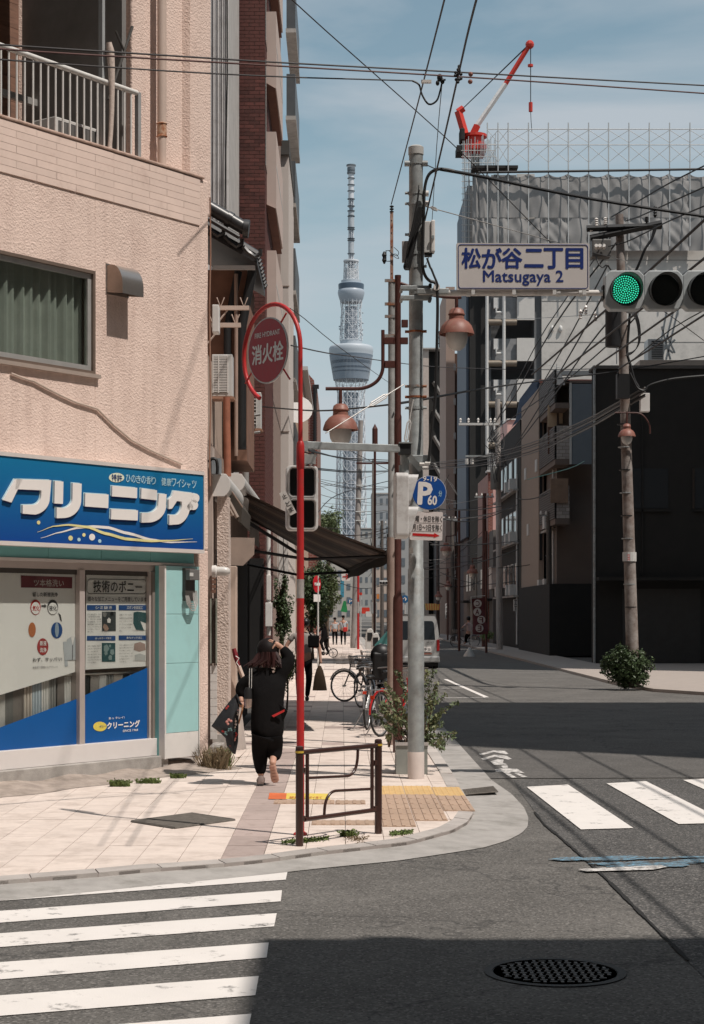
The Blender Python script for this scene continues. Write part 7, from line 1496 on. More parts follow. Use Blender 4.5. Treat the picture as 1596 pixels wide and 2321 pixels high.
# far end of the street
fe = [(640, 843, 886, 1120, (.30,.31,.32), 'grey far apartment block right of the lattice tower base'),(560, 812, 850, 1200, (.34,.33,.31), 'pale block at the far end of the street'),(480, 740, 800, 1225, (.42,.38,.34), 'cream far house low at the street end'),(400, 848, 900, 1265, (.46,.36,.30), 'tan far house behind the grey poles'),(330, 905, 960, 1180, (.33,.32,.31), 'grey far building behind the signal pole'),(290, 960, 1010, 1215, (.30,.25,.22), 'brown far building right of the signal pole'),(700,700,760,1172,(.35,.36,.37),'far grey block left of the tower base')]
for (Y, u0_, u1_, v, c_, lb) in fe:
    t = T('distant_building', lb, 'building', (ux((u0_+u1_)/2,Y),Y,0)); B('wall', M('fe_%d' % Y, c_, .85, var=.08, vs=.3), t, ux(u0_,Y), ux(u1_,Y), Y, Y+20, 0, wz_(v,Y))
    B('roof_edge', m_conc, t, ux(u0_,Y)-.1, ux(u1_,Y)+.1, Y-.2, Y+20, wz_(v,Y), wz_(v,Y)+.5)
    H_ = wz_(v,Y); nf = min(9, max(2, int(H_/3.2)))
    for f in range(nf):
        for q in range(3): xa = ux(u0_,Y)+(ux(u1_,Y)-ux(u0_,Y))*(q+.3)/3; B('window', M('far_window', (.13,.145,.16), .3), t, xa, xa+(ux(u1_,Y)-ux(u0_,Y))*.14, Y-.1, Y-.002, 1.2+H_*f/nf, 1.2+H_*(f+.45)/nf)
# rows of low houses both sides beyond, so the street closes
rr = random.Random(8)
for i in range(7):
    Y = 205+i*38; h = rr.uniform(8,15); c_ = rr.choice([(.36,.33,.30),(.42,.38,.35),(.26,.24,.23),(.38,.28,.24)])
    t = T('row_house', '%s walled row house of %s floors along the far left side' % (['cream','grey','tan','brown','pale','beige','dull white'][i], ['four','three','five','two','six','four low','three tall'][i]), 'house', (-6,Y,0)); B('wall', M('rowl_%d' % i, c_, .85, var=.1), t, -14, -2.3-.2*i, Y, Y+36, 0, h*.8)
    for f in range(2): B('window', m_glassd, t, -4.5-.2*i, -3.2-.2*i, Y-.04, Y-.002, 2.6+2.7*f, 3.9+2.7*f)
sk = MB()
for i in range(46):
    Y = rr.uniform(900,2300); x = rr.uniform(-.30,.42)*Y; w_ = rr.uniform(15,60); sk.box(x,x+w_,Y,Y+30,0,rr.uniform(12,45))
sk.build('distant_city', M('far_city', (.32,.34,.36), .9, var=.15, vs=.01), label='pale distant city blocks behind the street end', cat='city', kind='stuff')
# ================================================================ PEOPLE
def skin(name, J, E, mat, par, root=None, sub=2, flat=1.0):
    names = list(J); me = bpy.data.meshes.new(name); inv = MWD[par].inverted()
    me.from_pydata([inv @ Vector(J[n][0]) for n in names], [(names.index(a), names.index(b)) for a, b in E], []); me.materials.append(mat)
    o = bpy.data.objects.new(name, me); C.objects.link(o); o.parent = par; MWD[o] = MWD[par]
    md = o.modifiers.new('skin', 'SKIN'); md.use_smooth_shade = True; md.branch_smoothing = .6
    sv = me.skin_vertices[0].data if me.skin_vertices else None
    if sv is None:
        bm = bmesh.new(); bm.from_mesh(me); bm.verts.layers.skin.verify(); bm.to_mesh(me); bm.free(); sv = me.skin_vertices[0].data
    for i, n in enumerate(names):
        r = J[n][1]; sv[i].radius = r if isinstance(r, tuple) else (r, r); sv[i].use_root = (n == (root or names[0]))
    s = o.modifiers.new('subdivision', 'SUBSURF'); s.levels = sub; s.render_levels = sub; return o
m_skin = M('skin_tone', (.52,.30,.22), .55, var=.05, vs=9); m_blk = M('black_cloth', (.010,.0095,.010), .95, var=.2, vs=6, bump=.004, bs=25, spec=.08); m_blk2 = M('black_trousers', (.009,.0085,.009), .95, var=.2, vs=5, bump=.006, bs=14, spec=.08)
m_hair = M('dark_red_brown_hair', (.030,.009,.008), .5, var=.4, vs=26, stretch=(1,1,.15)); m_hairb = M('black_hair', (.012,.010,.010), .4)
# ---- woman in black
wo = T('person', 'woman in black walking away with one hand raised to her head', 'person', (W(597,0,19.1).x, 19.1, 0))
def j(u, v, Y, r, s=1.0): return (W(u, v, Y), r*s if not isinstance(r, tuple) else tuple(x*s for x in r))
Yw = 19.1
HB = dict(pelvis=j(606,1627,Yw,(.09,.07)), belly=j(606,1590,Yw,(.09,.07)), chest=j(603,1550,Yw+.03,(.10,.075)), neckb=j(604,1518,Yw+.08,.06), neck=j(606,1502,Yw+.10,.05), headb=j(607,1486,Yw+.11,.075), head=j(608,1468,Yw+.10,.088), crown=j(607,1459,Yw+.09,.06),
          shl=j(570,1528,Yw+.05,.045), ell=j(544,1560,Yw+.10,.036), wrl=j(546,1586,Yw+.02,.03), hal=j(548,1594,Yw,.028),
          shr=j(638,1522,Yw+.05,.045), elr=j(655,1485,Yw+.08,.042), wrr=j(634,1464,Yw+.05,.028), har=j(622,1457,Yw+.03,.028),
          hipl=j(594,1645,Yw,.06), knl=j(588,1705,Yw+.06,.045), anl=j(592,1762,Yw,.038), hipr=j(620,1645,Yw,.06), knr=j(621,1700,Yw+.10,.045), anr=j(618,1734,Yw-.14,.038))
HE = [('pelvis','belly'),('belly','chest'),('chest','neckb'),('neckb','neck'),('neck','headb'),('headb','head'),('head','crown'),('chest','shl'),('shl','ell'),('ell','wrl'),('wrl','hal'),('chest','shr'),('shr','elr'),('elr','wrr'),('wrr','har'),('pelvis','hipl'),('hipl','knl'),('knl','anl'),('pelvis','hipr'),('hipr','knr'),('knr','anr')]
skin('body', HB, HE, m_skin, wo)
jk = {k: (HB[k][0], (HB[k][1]*1.0 if not isinstance(HB[k][1], tuple) else HB[k][1][0])) for k in ('belly','chest','neckb','shl','ell','wrl','shr','elr')}
J2 = dict(hem=j(606,1690,Yw,(.18,.15)), hip=j(606,1645,Yw,(.205,.16)), belly=j(605,1595,Yw,(.22,.165)), chest=j(602,1557,Yw+.02,(.235,.17)), neckb=j(603,1519,Yw+.07,.13), shl=j(572,1532,Yw+.05,.105), ell=j(546,1563,Yw+.08,.085), wrl=j(545,1584,Yw+.03,.046), shr=j(636,1526,Yw+.05,.11), elr=j(657,1490,Yw+.07,.085), wrr=j(638,1467,Yw+.05,.045))
skin('jacket', J2, [('hem','hip'),('hip','belly'),('belly','chest'),('chest','neckb'),('chest','shl'),('shl','ell'),('ell','wrl'),('chest','shr'),('shr','elr'),('elr','wrr')], m_blk, wo)
J3 = dict(pelvis=j(606,1640,Yw,(.16,.13)), hipl=j(592,1680,Yw,.12), knl=j(589,1715,Yw+.05,.095), shl_=j(591,1742,Yw+.02,.07), anl=j(592,1758,Yw,.045), hipr=j(620,1678,Yw,.12), knr=j(622,1703,Yw+.07,.098), anr=j(622,1725,Yw-.04,.075))
skin('trousers', J3, [('pelvis','hipl'),('hipl','knl'),('knl','shl_'),('shl_','anl'),('pelvis','hipr'),('hipr','knr'),('knr','anr')], m_blk2, wo)
mb = MB(); 
mb.ball(W(607,1474,Yw+.10), (.125,.13,.135), 18, 12); mb.build('hair_cap', M('black_brown_hair', (.010,.007,.007), .6, var=.3, vs=20, spec=.15), wo, smooth=True)
mb = MB(); rr = random.Random(2)
for k in range(170):
    a = math.pi*(k/170)*1.25-.4; x = 607+30*math.cos(a)*(.6+.4*rr.random()); y_ = Yw+.04-.10*abs(math.sin(a))*rr.random()
    p0 = W(607+20*math.cos(a),1478,y_+.02); p1 = W(x+rr.gauss(0,1.5),1495,y_); p2 = W(602+38*math.cos(a)+rr.gauss(0,4),1508+rr.uniform(-5,7),y_-.03); mb.tube([p0,p1,p2], [.012,.014,.004], 4)
mb.build('hair', m_hair, wo, smooth=True)
mb = MB()      # fingers of the raised hand, lying over the crown
for k in range(4): b = W(620-k*1.5,1453+k*2.6,Yw+.02); mb.tube([b, b+Vector((-.035,.0,.012-.004*k)), b+Vector((-.066+.006*abs(k-1),.01,.002-.004*k))], [.010,.009,.006], 6)
b = W(624,1461,Yw+.0); mb.tube([b, b+Vector((-.02,-.01,-.025)), b+Vector((-.03,-.01,-.045))], [.011,.010,.007], 6); mb.build('fingers', m_skin, wo, smooth=True)
mb = MB()
for k in range(4): b = W(544+k*2.4,1592,Yw-.01); mb.tube([b, b+Vector((0,-.022,-.03)), b+Vector((0,-.005,-.052))], [.010,.009,.007], 6)
mb.build('fingers', m_skin, wo, smooth=True)
def loft(sec, name, mat, par, n=16):      # sections (centre, rx, axis_x, ry, axis_y)
    mb = MB(); vs = []; 
    for c, rx, axx, ry, axy in sec: vs += [Vector(c)+Vector(axx)*rx*math.cos(2*math.pi*i/n)+Vector(axy)*ry*math.sin(2*math.pi*i/n) for i in range(n)]
    m = len(sec); fs = [(k*n+i,k*n+(i+1)%n,(k+1)*n+(i+1)%n,(k+1)*n+i) for k in range(m-1) for i in range(n)]+[tuple(range(n))[::-1], tuple(range((m-1)*n,m*n))]
    return mb.add(vs, fs).build(name, mat, par, smooth=True)
m_shoe = M('grey_pink_shoe', (.20,.15,.135), .7, var=.2, vs=30); m_sole = M('pink_sole', (.56,.33,.25), .7, var=.08, vs=30)
X_, Y_, Z_ = Vector((1,0,0)), Vector((0,1,0)), Vector((0,0,1))
p = W(592,1776,Yw); loft([((p.x,Yw-.13,.035),.030,X_,.028,Z_),((p.x,Yw-.10,.055),.042,X_,.052,Z_),((p.x,Yw-.02,.055),.043,X_,.052,Z_),((p.x-.01,Yw+.08,.040),.046,X_,.036,Z_),((p.x-.01,Yw+.13,.030),.028,X_,.022,Z_)], 'shoe', m_shoe, wo)
loft([((p.x,Yw-.135,.012),.030,X_,.012,Z_),((p.x,Yw-.05,.012),.040,X_,.012,Z_),((p.x,Yw+.08,.012),.046,X_,.012,Z_),((p.x,Yw+.135,.014),.025,X_,.010,Z_)], 'sole', M('dark_sole', (.03,.03,.03), .7), wo)
q0, q1 = W(617,1733,Yw-.13), W(625,1774,Yw-.06); ax = (q1-q0).normalized(); sd = ax.cross(Y_).normalized(); nn = Vector((0,-1,.12)).normalized()
def sol(t, w_, off, th): c = q0.lerp(q1, t)+nn*off; return (c, w_, sd, th, ax)
loft([(q0.lerp(q1,.02)+Y_*.0, .028, sd, .008, Y_),(q0.lerp(q1,.12),.040,sd,.014,Y_),(q0.lerp(q1,.35),.034,sd,.014,Y_),(q0.lerp(q1,.62),.044,sd,.014,Y_),(q0.lerp(q1,.88),.042,sd,.014,Y_),(q0.lerp(q1,1),.022,sd,.010,Y_)], 'sole', m_sole, wo)
loft([(q0.lerp(q1,.04)+Y_*.05,.028,sd,.03,Y_),(q0.lerp(q1,.2)+Y_*.05,.036,sd,.042,Y_),(q0.lerp(q1,.55)+Y_*.04,.038,sd,.032,Y_),(q0.lerp(q1,.93)+Y_*.03,.030,sd,.018,Y_)], 'shoe', m_shoe, wo)
for k in range(5): c = q0.lerp(q1,.15+.17*k)+Vector((0,-.0155,0)); MB().tube([c-sd*.028, c+sd*.028], .0025, 4).build('sole_groove', m_lampred, wo)
# scarf tie, bottle, strap
fb = T('floral_bag', 'dark quilted tote bag printed with red and white flowers held by the woman', 'bag', W(540,1690,Yw-.02))
poly = [(479,1646),(498,1618),(520,1590),(536,1572),(543,1585),(541,1630),(540,1680),(534,1710),(528,1708),(514,1690),(511,1673),(500,1662)]
m_fbag = M('floral_bag_cloth', (.018,.020,.024), .8, var=.3, vs=12, bump=.01, bs=9)
f_ = MB(); n = len(poly); cen = W(520,1650,Yw-.05); front = [W(u,v,Yw-.03) for u,v in poly]; back = [W(u,v,Yw+.07) for u,v in poly]; mid = [W(520+(u-520)*.55,1650+(v-1650)*.55,Yw-.10) for u,v in poly]
f_.add(front+mid+back+[cen+Vector((0,-.06,0))], [(i,(i+1)%n,n+(i+1)%n,n+i) for i in range(n)]+[(n+i,n+(i+1)%n,3*n) for i in range(n)]+[(i,2*n+i,2*n+(i+1)%n,(i+1)%n) for i in range(n)]+[tuple(range(2*n,3*n))]); f_.build('bag_body', m_fbag, fb, smooth=True)
rr = random.Random(21); fc = [M('flower_pink', (.55,.25,.22), .8), M('flower_white', (.55,.47,.43), .8), M('flower_red', (.36,.04,.04), .8), M('flower_teal', (.12,.20,.20), .8)]
for k, (u, v, r, c_) in enumerate([(531,1610,9,0),(525,1623,10,1),(519,1637,9,0),(514,1645,8,0),(528,1634,9,1),(508,1655,8,2),(530,1600,7,2),(517,1607,8,2),(532,1645,7,1),(521,1655,6,3),(533,1665,6,2),(529,1675,7,0),(520,1669,6,2),(525,1690,6,2),(513,1662,6,3),(535,1620,6,1),(505,1648,5,0),(530,1656,5,3)]):
    for q in range(5):
        a = q*1.256+k; c = W(u+r*.55*math.cos(a), v+r*.55*math.sin(a), Yw-.115-.004*(k%3)); d_ = math.hypot(u+2-522, (v-1650)*.6); c.y += min(.07, d_*.0025)
        f2 = r*.40*Yw/F0; MB().ball(c, (f2, .006, f2), 7, 4).build('petal', fc[c_], fb, smooth=True) if q < 4 else None
MB().tube([W(536,1574,Yw-.05),W(542,1590,Yw-.06),W(547,1597,Yw-.04)], .012, 6).build('strap', m_fbag, fb); MB().tube([W(541,1640,Yw-.02),W(549,1610,Yw-.06),W(550,1597,Yw-.03)], .010, 6).build('handle', M('tan_leather', (.28,.13,.06), .6), fb)
bo = T('tumbler', 'silver drinking tumbler hanging by the woman on a thin cord', 'tumbler', W(563,1605,Yw-.16)); MB().lathe([(.030,0),(.038,.005),(.042,.09),(.041,.10)], W(562.5,1605,Yw-.18), 16).build('cup', M('rose_steel', (.55,.42,.36), .25, metal=.7), bo, smooth=True); MB().lathe([(.042,.10),(.040,.19),(.030,.22),(0,.22)], W(562.5,1605,Yw-.18), 16).build('lid', m_black, bo, smooth=True)
for u in (566,571): MB().tube([W(u-.5,1515,Yw-.12),W(u-1,1560,Yw-.17)], .0035, 4).build('cord', m_lgrey, bo)
MB().prism([W(616,1622,Yw-.15),W(645,1608,Yw-.15),W(645,1613,Yw-.15),W(620,1626,Yw-.15)], (0,.02,0)).build('red_sash', m_red, wo)
MB().prism([W(628,1590,Yw-.1),W(652,1612,Yw-.08),W(640,1640,Yw-.05),W(625,1650,Yw-.05)], (0,.1,0)).build('jacket_flap', m_blk, wo, bevel=.01)
# ---- man in grey T-shirt
Ym = 37.4
mn = T('person', 'man in grey T-shirt carrying a sack, half hidden by the red pole', 'person', (W(688,0,Ym).x, Ym, 0))
def simple_person(par, u, Y, H, mats, face=-1, pose=None, wide=1.0, mirror=1, hat=None, sc_arm=1):
    k = H/1.72; x0 = (u-U0)/F0*Y; P = lambda x, z, y=0: Vector((x0+x*k*mirror, Y+y*k, z*k))
    ps = pose or {}
    g = lambda n, d: P(*ps.get(n, d))
    J = dict(pelvis=(P(0,.93),(.15*k*wide,.11*k)), belly=(P(0,1.08),(.14*k*wide,.10*k)), chest=(P(0,1.30),(.17*k*wide,.11*k)), nb=(P(0,1.44),.065*k), nk=(P(0,1.50),.052*k), hb=(g('hb',(0,1.56,-.01)),.072*k), hd=(g('hd',(0,1.63,0)),.085*k),
      sl=(P(-.19,1.39),.055*k), el=(g('el',(-.26,1.13,.02)),.042*k), wl=(g('wl',(-.27,.88,-.05)),.030*k), hl=(g('hl',(-.27,.80,-.06)),.030*k), sr=(P(.19,1.39),.055*k), er=(g('er',(.26,1.13,.02)),.042*k), wr=(g('wr',(.27,.88,-.05)),.030*k), hr=(g('hr',(.27,.80,-.06)),.030*k),
      tl=(P(-.09,.84),.085*k), kl=(g('kl',(-.10,.48,-.03)),.06*k), al=(g('al',(-.10,.09,.06)),.04*k), tr=(P(.09,.84),.085*k), kr=(g('kr',(.10,.48,.06)),.06*k), ar=(g('ar',(.11,.09,-.08)),.04*k))
    E = [('pelvis','belly'),('belly','chest'),('chest','nb'),('nb','nk'),('nk','hb'),('hb','hd'),('chest','sl'),('sl','el'),('el','wl'),('wl','hl'),('chest','sr'),('sr','er'),('er','wr'),('wr','hr'),('pelvis','tl'),('tl','kl'),('kl','al'),('pelvis','tr'),('tr','kr'),('kr','ar')]
    skin('body', J, E, m_skin, par)
    top, leg, hair = mats
    def up(d, f): return {n: (J[n][0], tuple(q*f for q in J[n][1]) if isinstance(J[n][1], tuple) else J[n][1]*f) for n in d}
    if top:
        Jt = up(('pelvis','belly','chest','nb','sl','sr'), 1.14); Jt['e1'] = (J['sl'][0].lerp(J['el'][0], .62), .060*k); Jt['e2'] = (J['sr'][0].lerp(J['er'][0], .62), .060*k)
        skin('shirt', Jt, [('pelvis','belly'),('belly','chest'),('chest','nb'),('chest','sl'),('sl','e1'),('chest','sr'),('sr','e2')], top, par)
    Jl = up(('pelvis','tl','kl','al','tr','kr','ar'), 1.22)
    skin('trousers', Jl, [('pelvis','tl'),('tl','kl'),('kl','al'),('pelvis','tr'),('tr','kr'),('kr','ar')], leg, par)
    hd = J['hd'][0]; MB().ball(hd+Vector((0,.012*(-face),.025*k)), (.093*k,.10*k,.09*k), 14, 8).build('hair', hair, par, smooth=True)
    if hat: MB().lathe([(.0,.10*k),(.08*k,.09*k),(.10*k,.03*k),(.15*k,.02*k),(.15*k,.012*k),(.10*k,.015*k)], hd+Vector((0,0,.03*k)), 16).build('hat', hat, par, smooth=True)
    for n_ in ('al','ar'):
        a = J[n_][0]; loft([((a.x,a.y+.08*k*face*-1,.035+a.z-.085*k),.035*k,X_,.035*k,Z_),((a.x,a.y,.045+a.z-.085*k),.045*k,X_,.05*k,Z_),((a.x,a.y+.13*k*face,.03+a.z-.085*k),.045*k,X_,.028*k,Z_),((a.x,a.y+.18*k*face,.025+a.z-.085*k),.025*k,X_,.02*k,Z_)], 'shoe', m_black, par)
    if face < 0:
        MB().ball(hd+Vector((0,-.088*k,-.01)), (.012*k,.02*k,.018*k), 6, 4).build('nose', m_skin, par); 
        for s_ in (-1,1): MB().ball(hd+Vector((s_*.03*k,-.078*k,.012)), (.009*k,.008*k,.006*k), 6, 4).build('eye', m_black, par)
    return J
m_gt = M('grey_tshirt', (.30,.27,.25), .85, var=.1, vs=5)
simple_person(mn, 688, Ym, 1.76, (m_gt, m_blk2, m_hairb), face=1, wide=1.28, pose=dict(el=(-.36,1.14,.0),wl=(-.30,.95,-.1),hl=(-.26,.88,-.12),er=(.33,1.12,0),wr=(.35,.86,-.05),hr=(.37,.78,-.06),kr=(.12,.50,-.05),ar=(.07,.09,.18),hb=(.03,1.55,.02),hd=(.04,1.61,.03)))
p = W(700,1455,Ym-.25); MB().box(p.x-.02,p.x+.22,Ym-.22,Ym-.14,p.z-.12,p.z+.14).build('shoulder_bag', m_blk, mn, bevel=.03); MB().tube([W(697,1422,Ym-.17),W(702,1436,Ym-.2),W(716,1452,Ym-.2)], .018, 5).build('strap', m_blk, mn)
sk_ = T('sack', 'dark olive cloth sack hanging from the hand of the grey shirted man', 'sack', W(725,1566,Ym-.1)); 
c0 = W(724.5,1509,Ym-.08); c1 = W(724.5,1536,Ym-.08); c2 = W(725,1565,Ym-.08); loft([(c0,.03,X_,.02,Y_),(c0.lerp(c1,.4),.075,X_,.05,Y_),(c1,.115,X_,.07,Y_),(c2,.155,X_,.08,Y_)], 'sack_body', M('olive_cloth', (.10,.065,.04), .9, var=.2, vs=9, bump=.01, bs=12), sk_)
MB().tube([W(723,1512,Ym-.08),W(724,1500,Ym-.07)], .016, 6).build('neck', MATS['olive_cloth'], sk_)
# ---- the two walkers
m_ps = M('pale_blue_shirt', (.50,.54,.57), .8, var=.06, vs=5)
wa = T('person', 'left walker of the pair, in a short sleeved pale blue shirt', 'person', (W(759,0,107).x, 107, 0)); simple_person(wa, 759, 107, 1.62, (m_ps, m_blk2, m_hairb), pose=dict(kl=(-.10,.5,-.06),kr=(.11,.5,.02)), hat=m_blk)
wb_ = T('person', 'man in a pale shirt and dark cap with a red bag, right of the pair', 'person', (W(778,0,107).x, 107, 0)); simple_person(wb_, 778, 107, 1.74, (m_ps, m_blk2, m_hairb), wide=1.15, hat=m_blk, pose=dict(kl=(-.10,.5,-.06),kr=(.11,.5,.02)))
p = W(783,1426,106.7); MB().box(p.x-.13,p.x+.12,106.6,106.75,p.z-.16,p.z+.12).build('red_bag', m_red, wb_, bevel=.04); MB().tube([p+Vector((-.1,0,.1)), W(775,1408,106.7)], .02, 5).build('strap', m_black, wb_)
# ---- cyclists
def bicycle(name, label, loc, heading, frame, cat='bicycle', small=False, basket=True, seat=False, group=None, guard=None, grip=None):
    r = .20 if small else .335; wb = .52 if small else .55; L = Matrix.Translation(Vector(loc)) @ Matrix.Rotation(heading, 4, 'Z')
    t = T(name, label, cat, loc, group, rz=heading); fr = M('bike_'+name+str(frame), frame, .35, var=.05) if isinstance(frame, tuple) else frame
    m_ty = M('tyre', (.02,.02,.02), .8); m_ri = M('bright_rim', (.42,.42,.42), .3, metal=.7); gd_ = guard or M('guard_steel', (.35,.35,.36), .35, metal=.6)
    for wx_ in (-wb, wb):
        c = Vector((wx_,0,r)); ring = lambda q, n=28: [c+Vector((q*math.cos(2*math.pi*i/n),0,q*math.sin(2*math.pi*i/n))) for i in range(n)]
        w_ = MB(L); w_.tube(ring(r-.014), .017, 8, closed=True); wo_ = w_.build('wheel', m_ty, t, smooth=True)
        q_ = MB(L); q_.tube(ring(r-.034), .009, 5, closed=True); qo = q_.build('rim', m_ri, wo_)
        s_ = MB(L)
        for k in range(20): a = 2*math.pi*k/20; s_.tube([c+Vector((.02*math.cos(a+.6),(.02 if k%2 else -.02),.02*math.sin(a+.6))), c+Vector(((r-.035)*math.cos(a),0,(r-.035)*math.sin(a)))], .0016, 3)
        s_.build('spokes', m_ri, wo_, kind='stuff'); MB(L).cyl(c+Vector((0,-.05,0)), c+Vector((0,.05,0)), .022, n=10).build('hub', m_ri, wo_)
        if not small: MB(L).tube([c+Vector(((r+.022)*math.cos(a),0,(r+.022)*math.sin(a))) for a in [R(x) for x in range(20 if wx_ > 0 else 10, 190 if wx_ < 0 else 165, 12)]], .017, 6).build('mudguard', gd_, t, smooth=True)
    bb_ = Vector((-.10,0,r*.9)); sx = Vector((-.22,0,.68)); hx = Vector((.40,0,.78)); hl = Vector((.43,0,.60)); f_ = MB(L)
    for P_, rr_ in (([hl,Vector((.1,0,.33)),bb_],.020),([bb_,sx+Vector((-.03,0,.1))],.016),([bb_,Vector((-wb,0,r))],.010),([sx,Vector((-wb,0,r))],.009),([hx+Vector((-.02,0,.08)),hl,Vector((wb,0,r))],.015)): MB(L).tube(P_, rr_, 8).build('frame_tube', fr, t, smooth=True)
    MB(L).ball(sx+Vector((-.05,0,.16)), (.13,.075,.035), 14, 8).build('saddle', m_black, t, smooth=True)
    hb = hx+Vector((-.06,0,.18)); MB(L).tube([hb+Vector((-.18,-.27,.0)),hb+Vector((-.02,-.22,.02)),hb,hb+Vector((-.02,.22,.02)),hb+Vector((-.18,.27,0))], .011, 7).build('handlebar', m_ri, t, smooth=True)
    for s_ in (-1,1): MB(L).tube([hb+Vector((-.28,s_*.27,-.005)),hb+Vector((-.16,s_*.27,0))], .017, 8).build('grip', grip or m_black, t, smooth=True)
    MB(L).tube([bb_+Vector((.17,-.07,-.05)),bb_+Vector((0,-.06,0)),bb_+Vector((0,.06,0)),bb_+Vector((-.17,.07,.05))], .008, 6).build('crank', m_ri, t); MB(L).cyl(bb_+Vector((0,.04,0)),bb_+Vector((0,.045,0)),.085,n=20).build('chain_ring', m_black, t)
    for s_ in (-1,1): MB(L).box(bb_.x+.17*-s_-.05+.0,bb_.x+.17*-s_+.05,s_*.13-.04,s_*.13+.04,bb_.z+.05*s_-.012,bb_.z+.05*s_+.012).build('pedal', m_black, t)
    if not small:
        mbk = MB(L)
        for y in (-.07,-.03,.03,.07): mbk.tube([(-.78,y,.71),(-.42,y,.71)], .005, 4)
        mbk.tube([(-.78,-.08,.71),(-.78,.08,.71)], .007, 5); mbk.build('carrier', m_ri, t)
        for s_ in (-1,1): MB(L).tube([(-.74,s_*.07,.71),(-wb,s_*.05,r)], .006, 5).build('carrier_stay', m_ri, t)
        MB(L).tube([(-wb+.02,.05,r),(-wb-.06,.22,.01)], .010, 6).build('kick_stand', m_ri, t); MB(L).box(-.83,-.80,-.03,.03,.58,.63).build('rear_reflector', M('reflector_red', (.6,.05,.02), .2), t)
    if basket:
        bk_ = MB(L)
        for z in (.0,.07,.14,.21): h = .80+z; e = .10+z*.22; bk_.tube([(.50-e*.3,-e-.05,h),(.50+e*1.6,-e-.05,h),(.50+e*1.6,e+.05,h),(.50-e*.3,e+.05,h)], .004, 4, closed=True)
        for k in range(14): a = k/13; x = .47+.26*a; bk_.tube([(x,-.15,.80),(x+.01,-.19,1.01)], .003, 3); bk_.tube([(x,.15,.80),(x+.01,.19,1.01)], .003, 3)
        for k in range(10): y = -.15+.3*k/9; bk_.tube([(.47,y,.80),(.46,y*1.25,1.01)], .003, 3); bk_.tube([(.66,y,.80),(.74,y*1.25,1.01)], .003, 3); bk_.tube([(.47,y,.80),(.66,y,.80)], .003, 3)
        bk_.build('basket', M('basket_wire', (.38,.33,.30), .4, metal=.5), t, kind='stuff')
    if seat:
        MB(L).prism([(-.40,-.16,.76),(-.80,-.16,.76),(-.86,-.16,1.20),(-.80,-.16,1.24),(-.68,-.16,.86),(-.42,-.16,.84)], (0,.32,0)).build('child_seat', m_black, t, bevel=.03); MB(L).tube([(-.70,-.17,1.0),(-.42,-.17,1.02),(-.42,.17,1.02),(-.70,.17,1.0)], .012, 6).build('seat_bar', m_ri, t)
        MB(L).ball((-.72,0,1.16), (.14,.19,.20), 14, 8).build('rain_cover', M('black_cover', (.012,.012,.013), .45, var=.2, vs=9), t, smooth=True)
    return t, L
bicycle('bicycle', 'small wheeled black folding bicycle ridden by the cyclist in black', ((728-U0)/F0*75, 75, 0), R(172), (.02,.02,.02), small=True, basket=False)
cy = T('person', 'cyclist in black bent over a folding bicycle on the left pavement', 'person', (W(735,0,75).x, 75, 0))
Jc = dict(pelvis=j(738,1444,75,.17), belly=j(736,1430,75,.17), chest=j(729,1418,75,.19), nb=j(727,1408,75,.08), hb=j(726,1403,75,.09), hd=j(726,1398,75,.11), sr=j(734,1416,74.9,.07), er=j(724,1430,74.8,.05), wr=j(717,1436,74.8,.035), hr=j(715,1437,74.8,.035), kl=j(727,1456,74.8,.085), al=j(734,1475,74.8,.05), kr=j(738,1462,75.1,.085), ar=j(745,1480,75.1,.05), toe=j(738,1484,75.1,.04))
Jc['pelvis'] = j(742,1442,75,.20)
skin('body', Jc, [('pelvis','belly'),('belly','chest'),('chest','nb'),('nb','hb'),('hb','hd'),('chest','sr'),('sr','er'),('er','wr'),('wr','hr'),('pelvis','kl'),('kl','al'),('pelvis','kr'),('kr','ar'),('ar','toe')], m_blk, cy)
MB().ball(W(726,1398,75), (.12,.13,.13), 12, 8).build('hair', m_hairb, cy, smooth=True); MB().ball(W(715,1437,74.8), .05, 8, 6).build('hand', m_skin, cy, smooth=True)
bicycle('bicycle', 'dark bicycle ridden by the cyclist in pink on the right of the street', (W(1054,0,104).x, 104, RZ), R(170), (.03,.03,.035))
cp = T('person', 'cyclist in a pink hooded top turned away on the shaded right side', 'person', (W(1060,0,104).x, 104, 0)); YQ = 104
Jc = dict(pelvis=j(1064,1434,YQ,.16), belly=j(1064,1428,YQ,.17), chest=j(1063,1418,YQ,.19), nb=j(1063,1410,YQ,.08), hb=j(1062,1406,YQ,.10), hd=j(1061,1402,YQ,.12), sr=j(1058,1414,YQ-.2,.07), er=j(1051,1420,YQ-.2,.05), wr=j(1046,1424,YQ-.2,.035), kl=j(1056,1445,YQ-.1,.09), al=j(1055,1457,YQ-.1,.05), toe=j(1051,1459,YQ-.1,.05), sl=j(1069,1416,YQ,.07), el=j(1073,1430,YQ,.05), wl=j(1075,1438,YQ,.03))
skin('body', Jc, [('pelvis','belly'),('belly','chest'),('chest','nb'),('nb','hb'),('hb','hd'),('chest','sr'),('sr','er'),('er','wr'),('pelvis','kl'),('kl','al'),('al','toe'),('chest','sl'),('sl','el'),('el','wl')], m_skin, cp)
Jt = {k: (Jc[k][0], Jc[k][1]*1.15) for k in ('pelvis','belly','chest','nb','sr','er','sl','el')}; skin('hooded_top', Jt, [('pelvis','belly'),('belly','chest'),('chest','nb'),('chest','sr'),('sr','er'),('chest','sl'),('sl','el')], M('pale_pink_cloth', (.62,.47,.46), .85, var=.06, vs=4), cp)
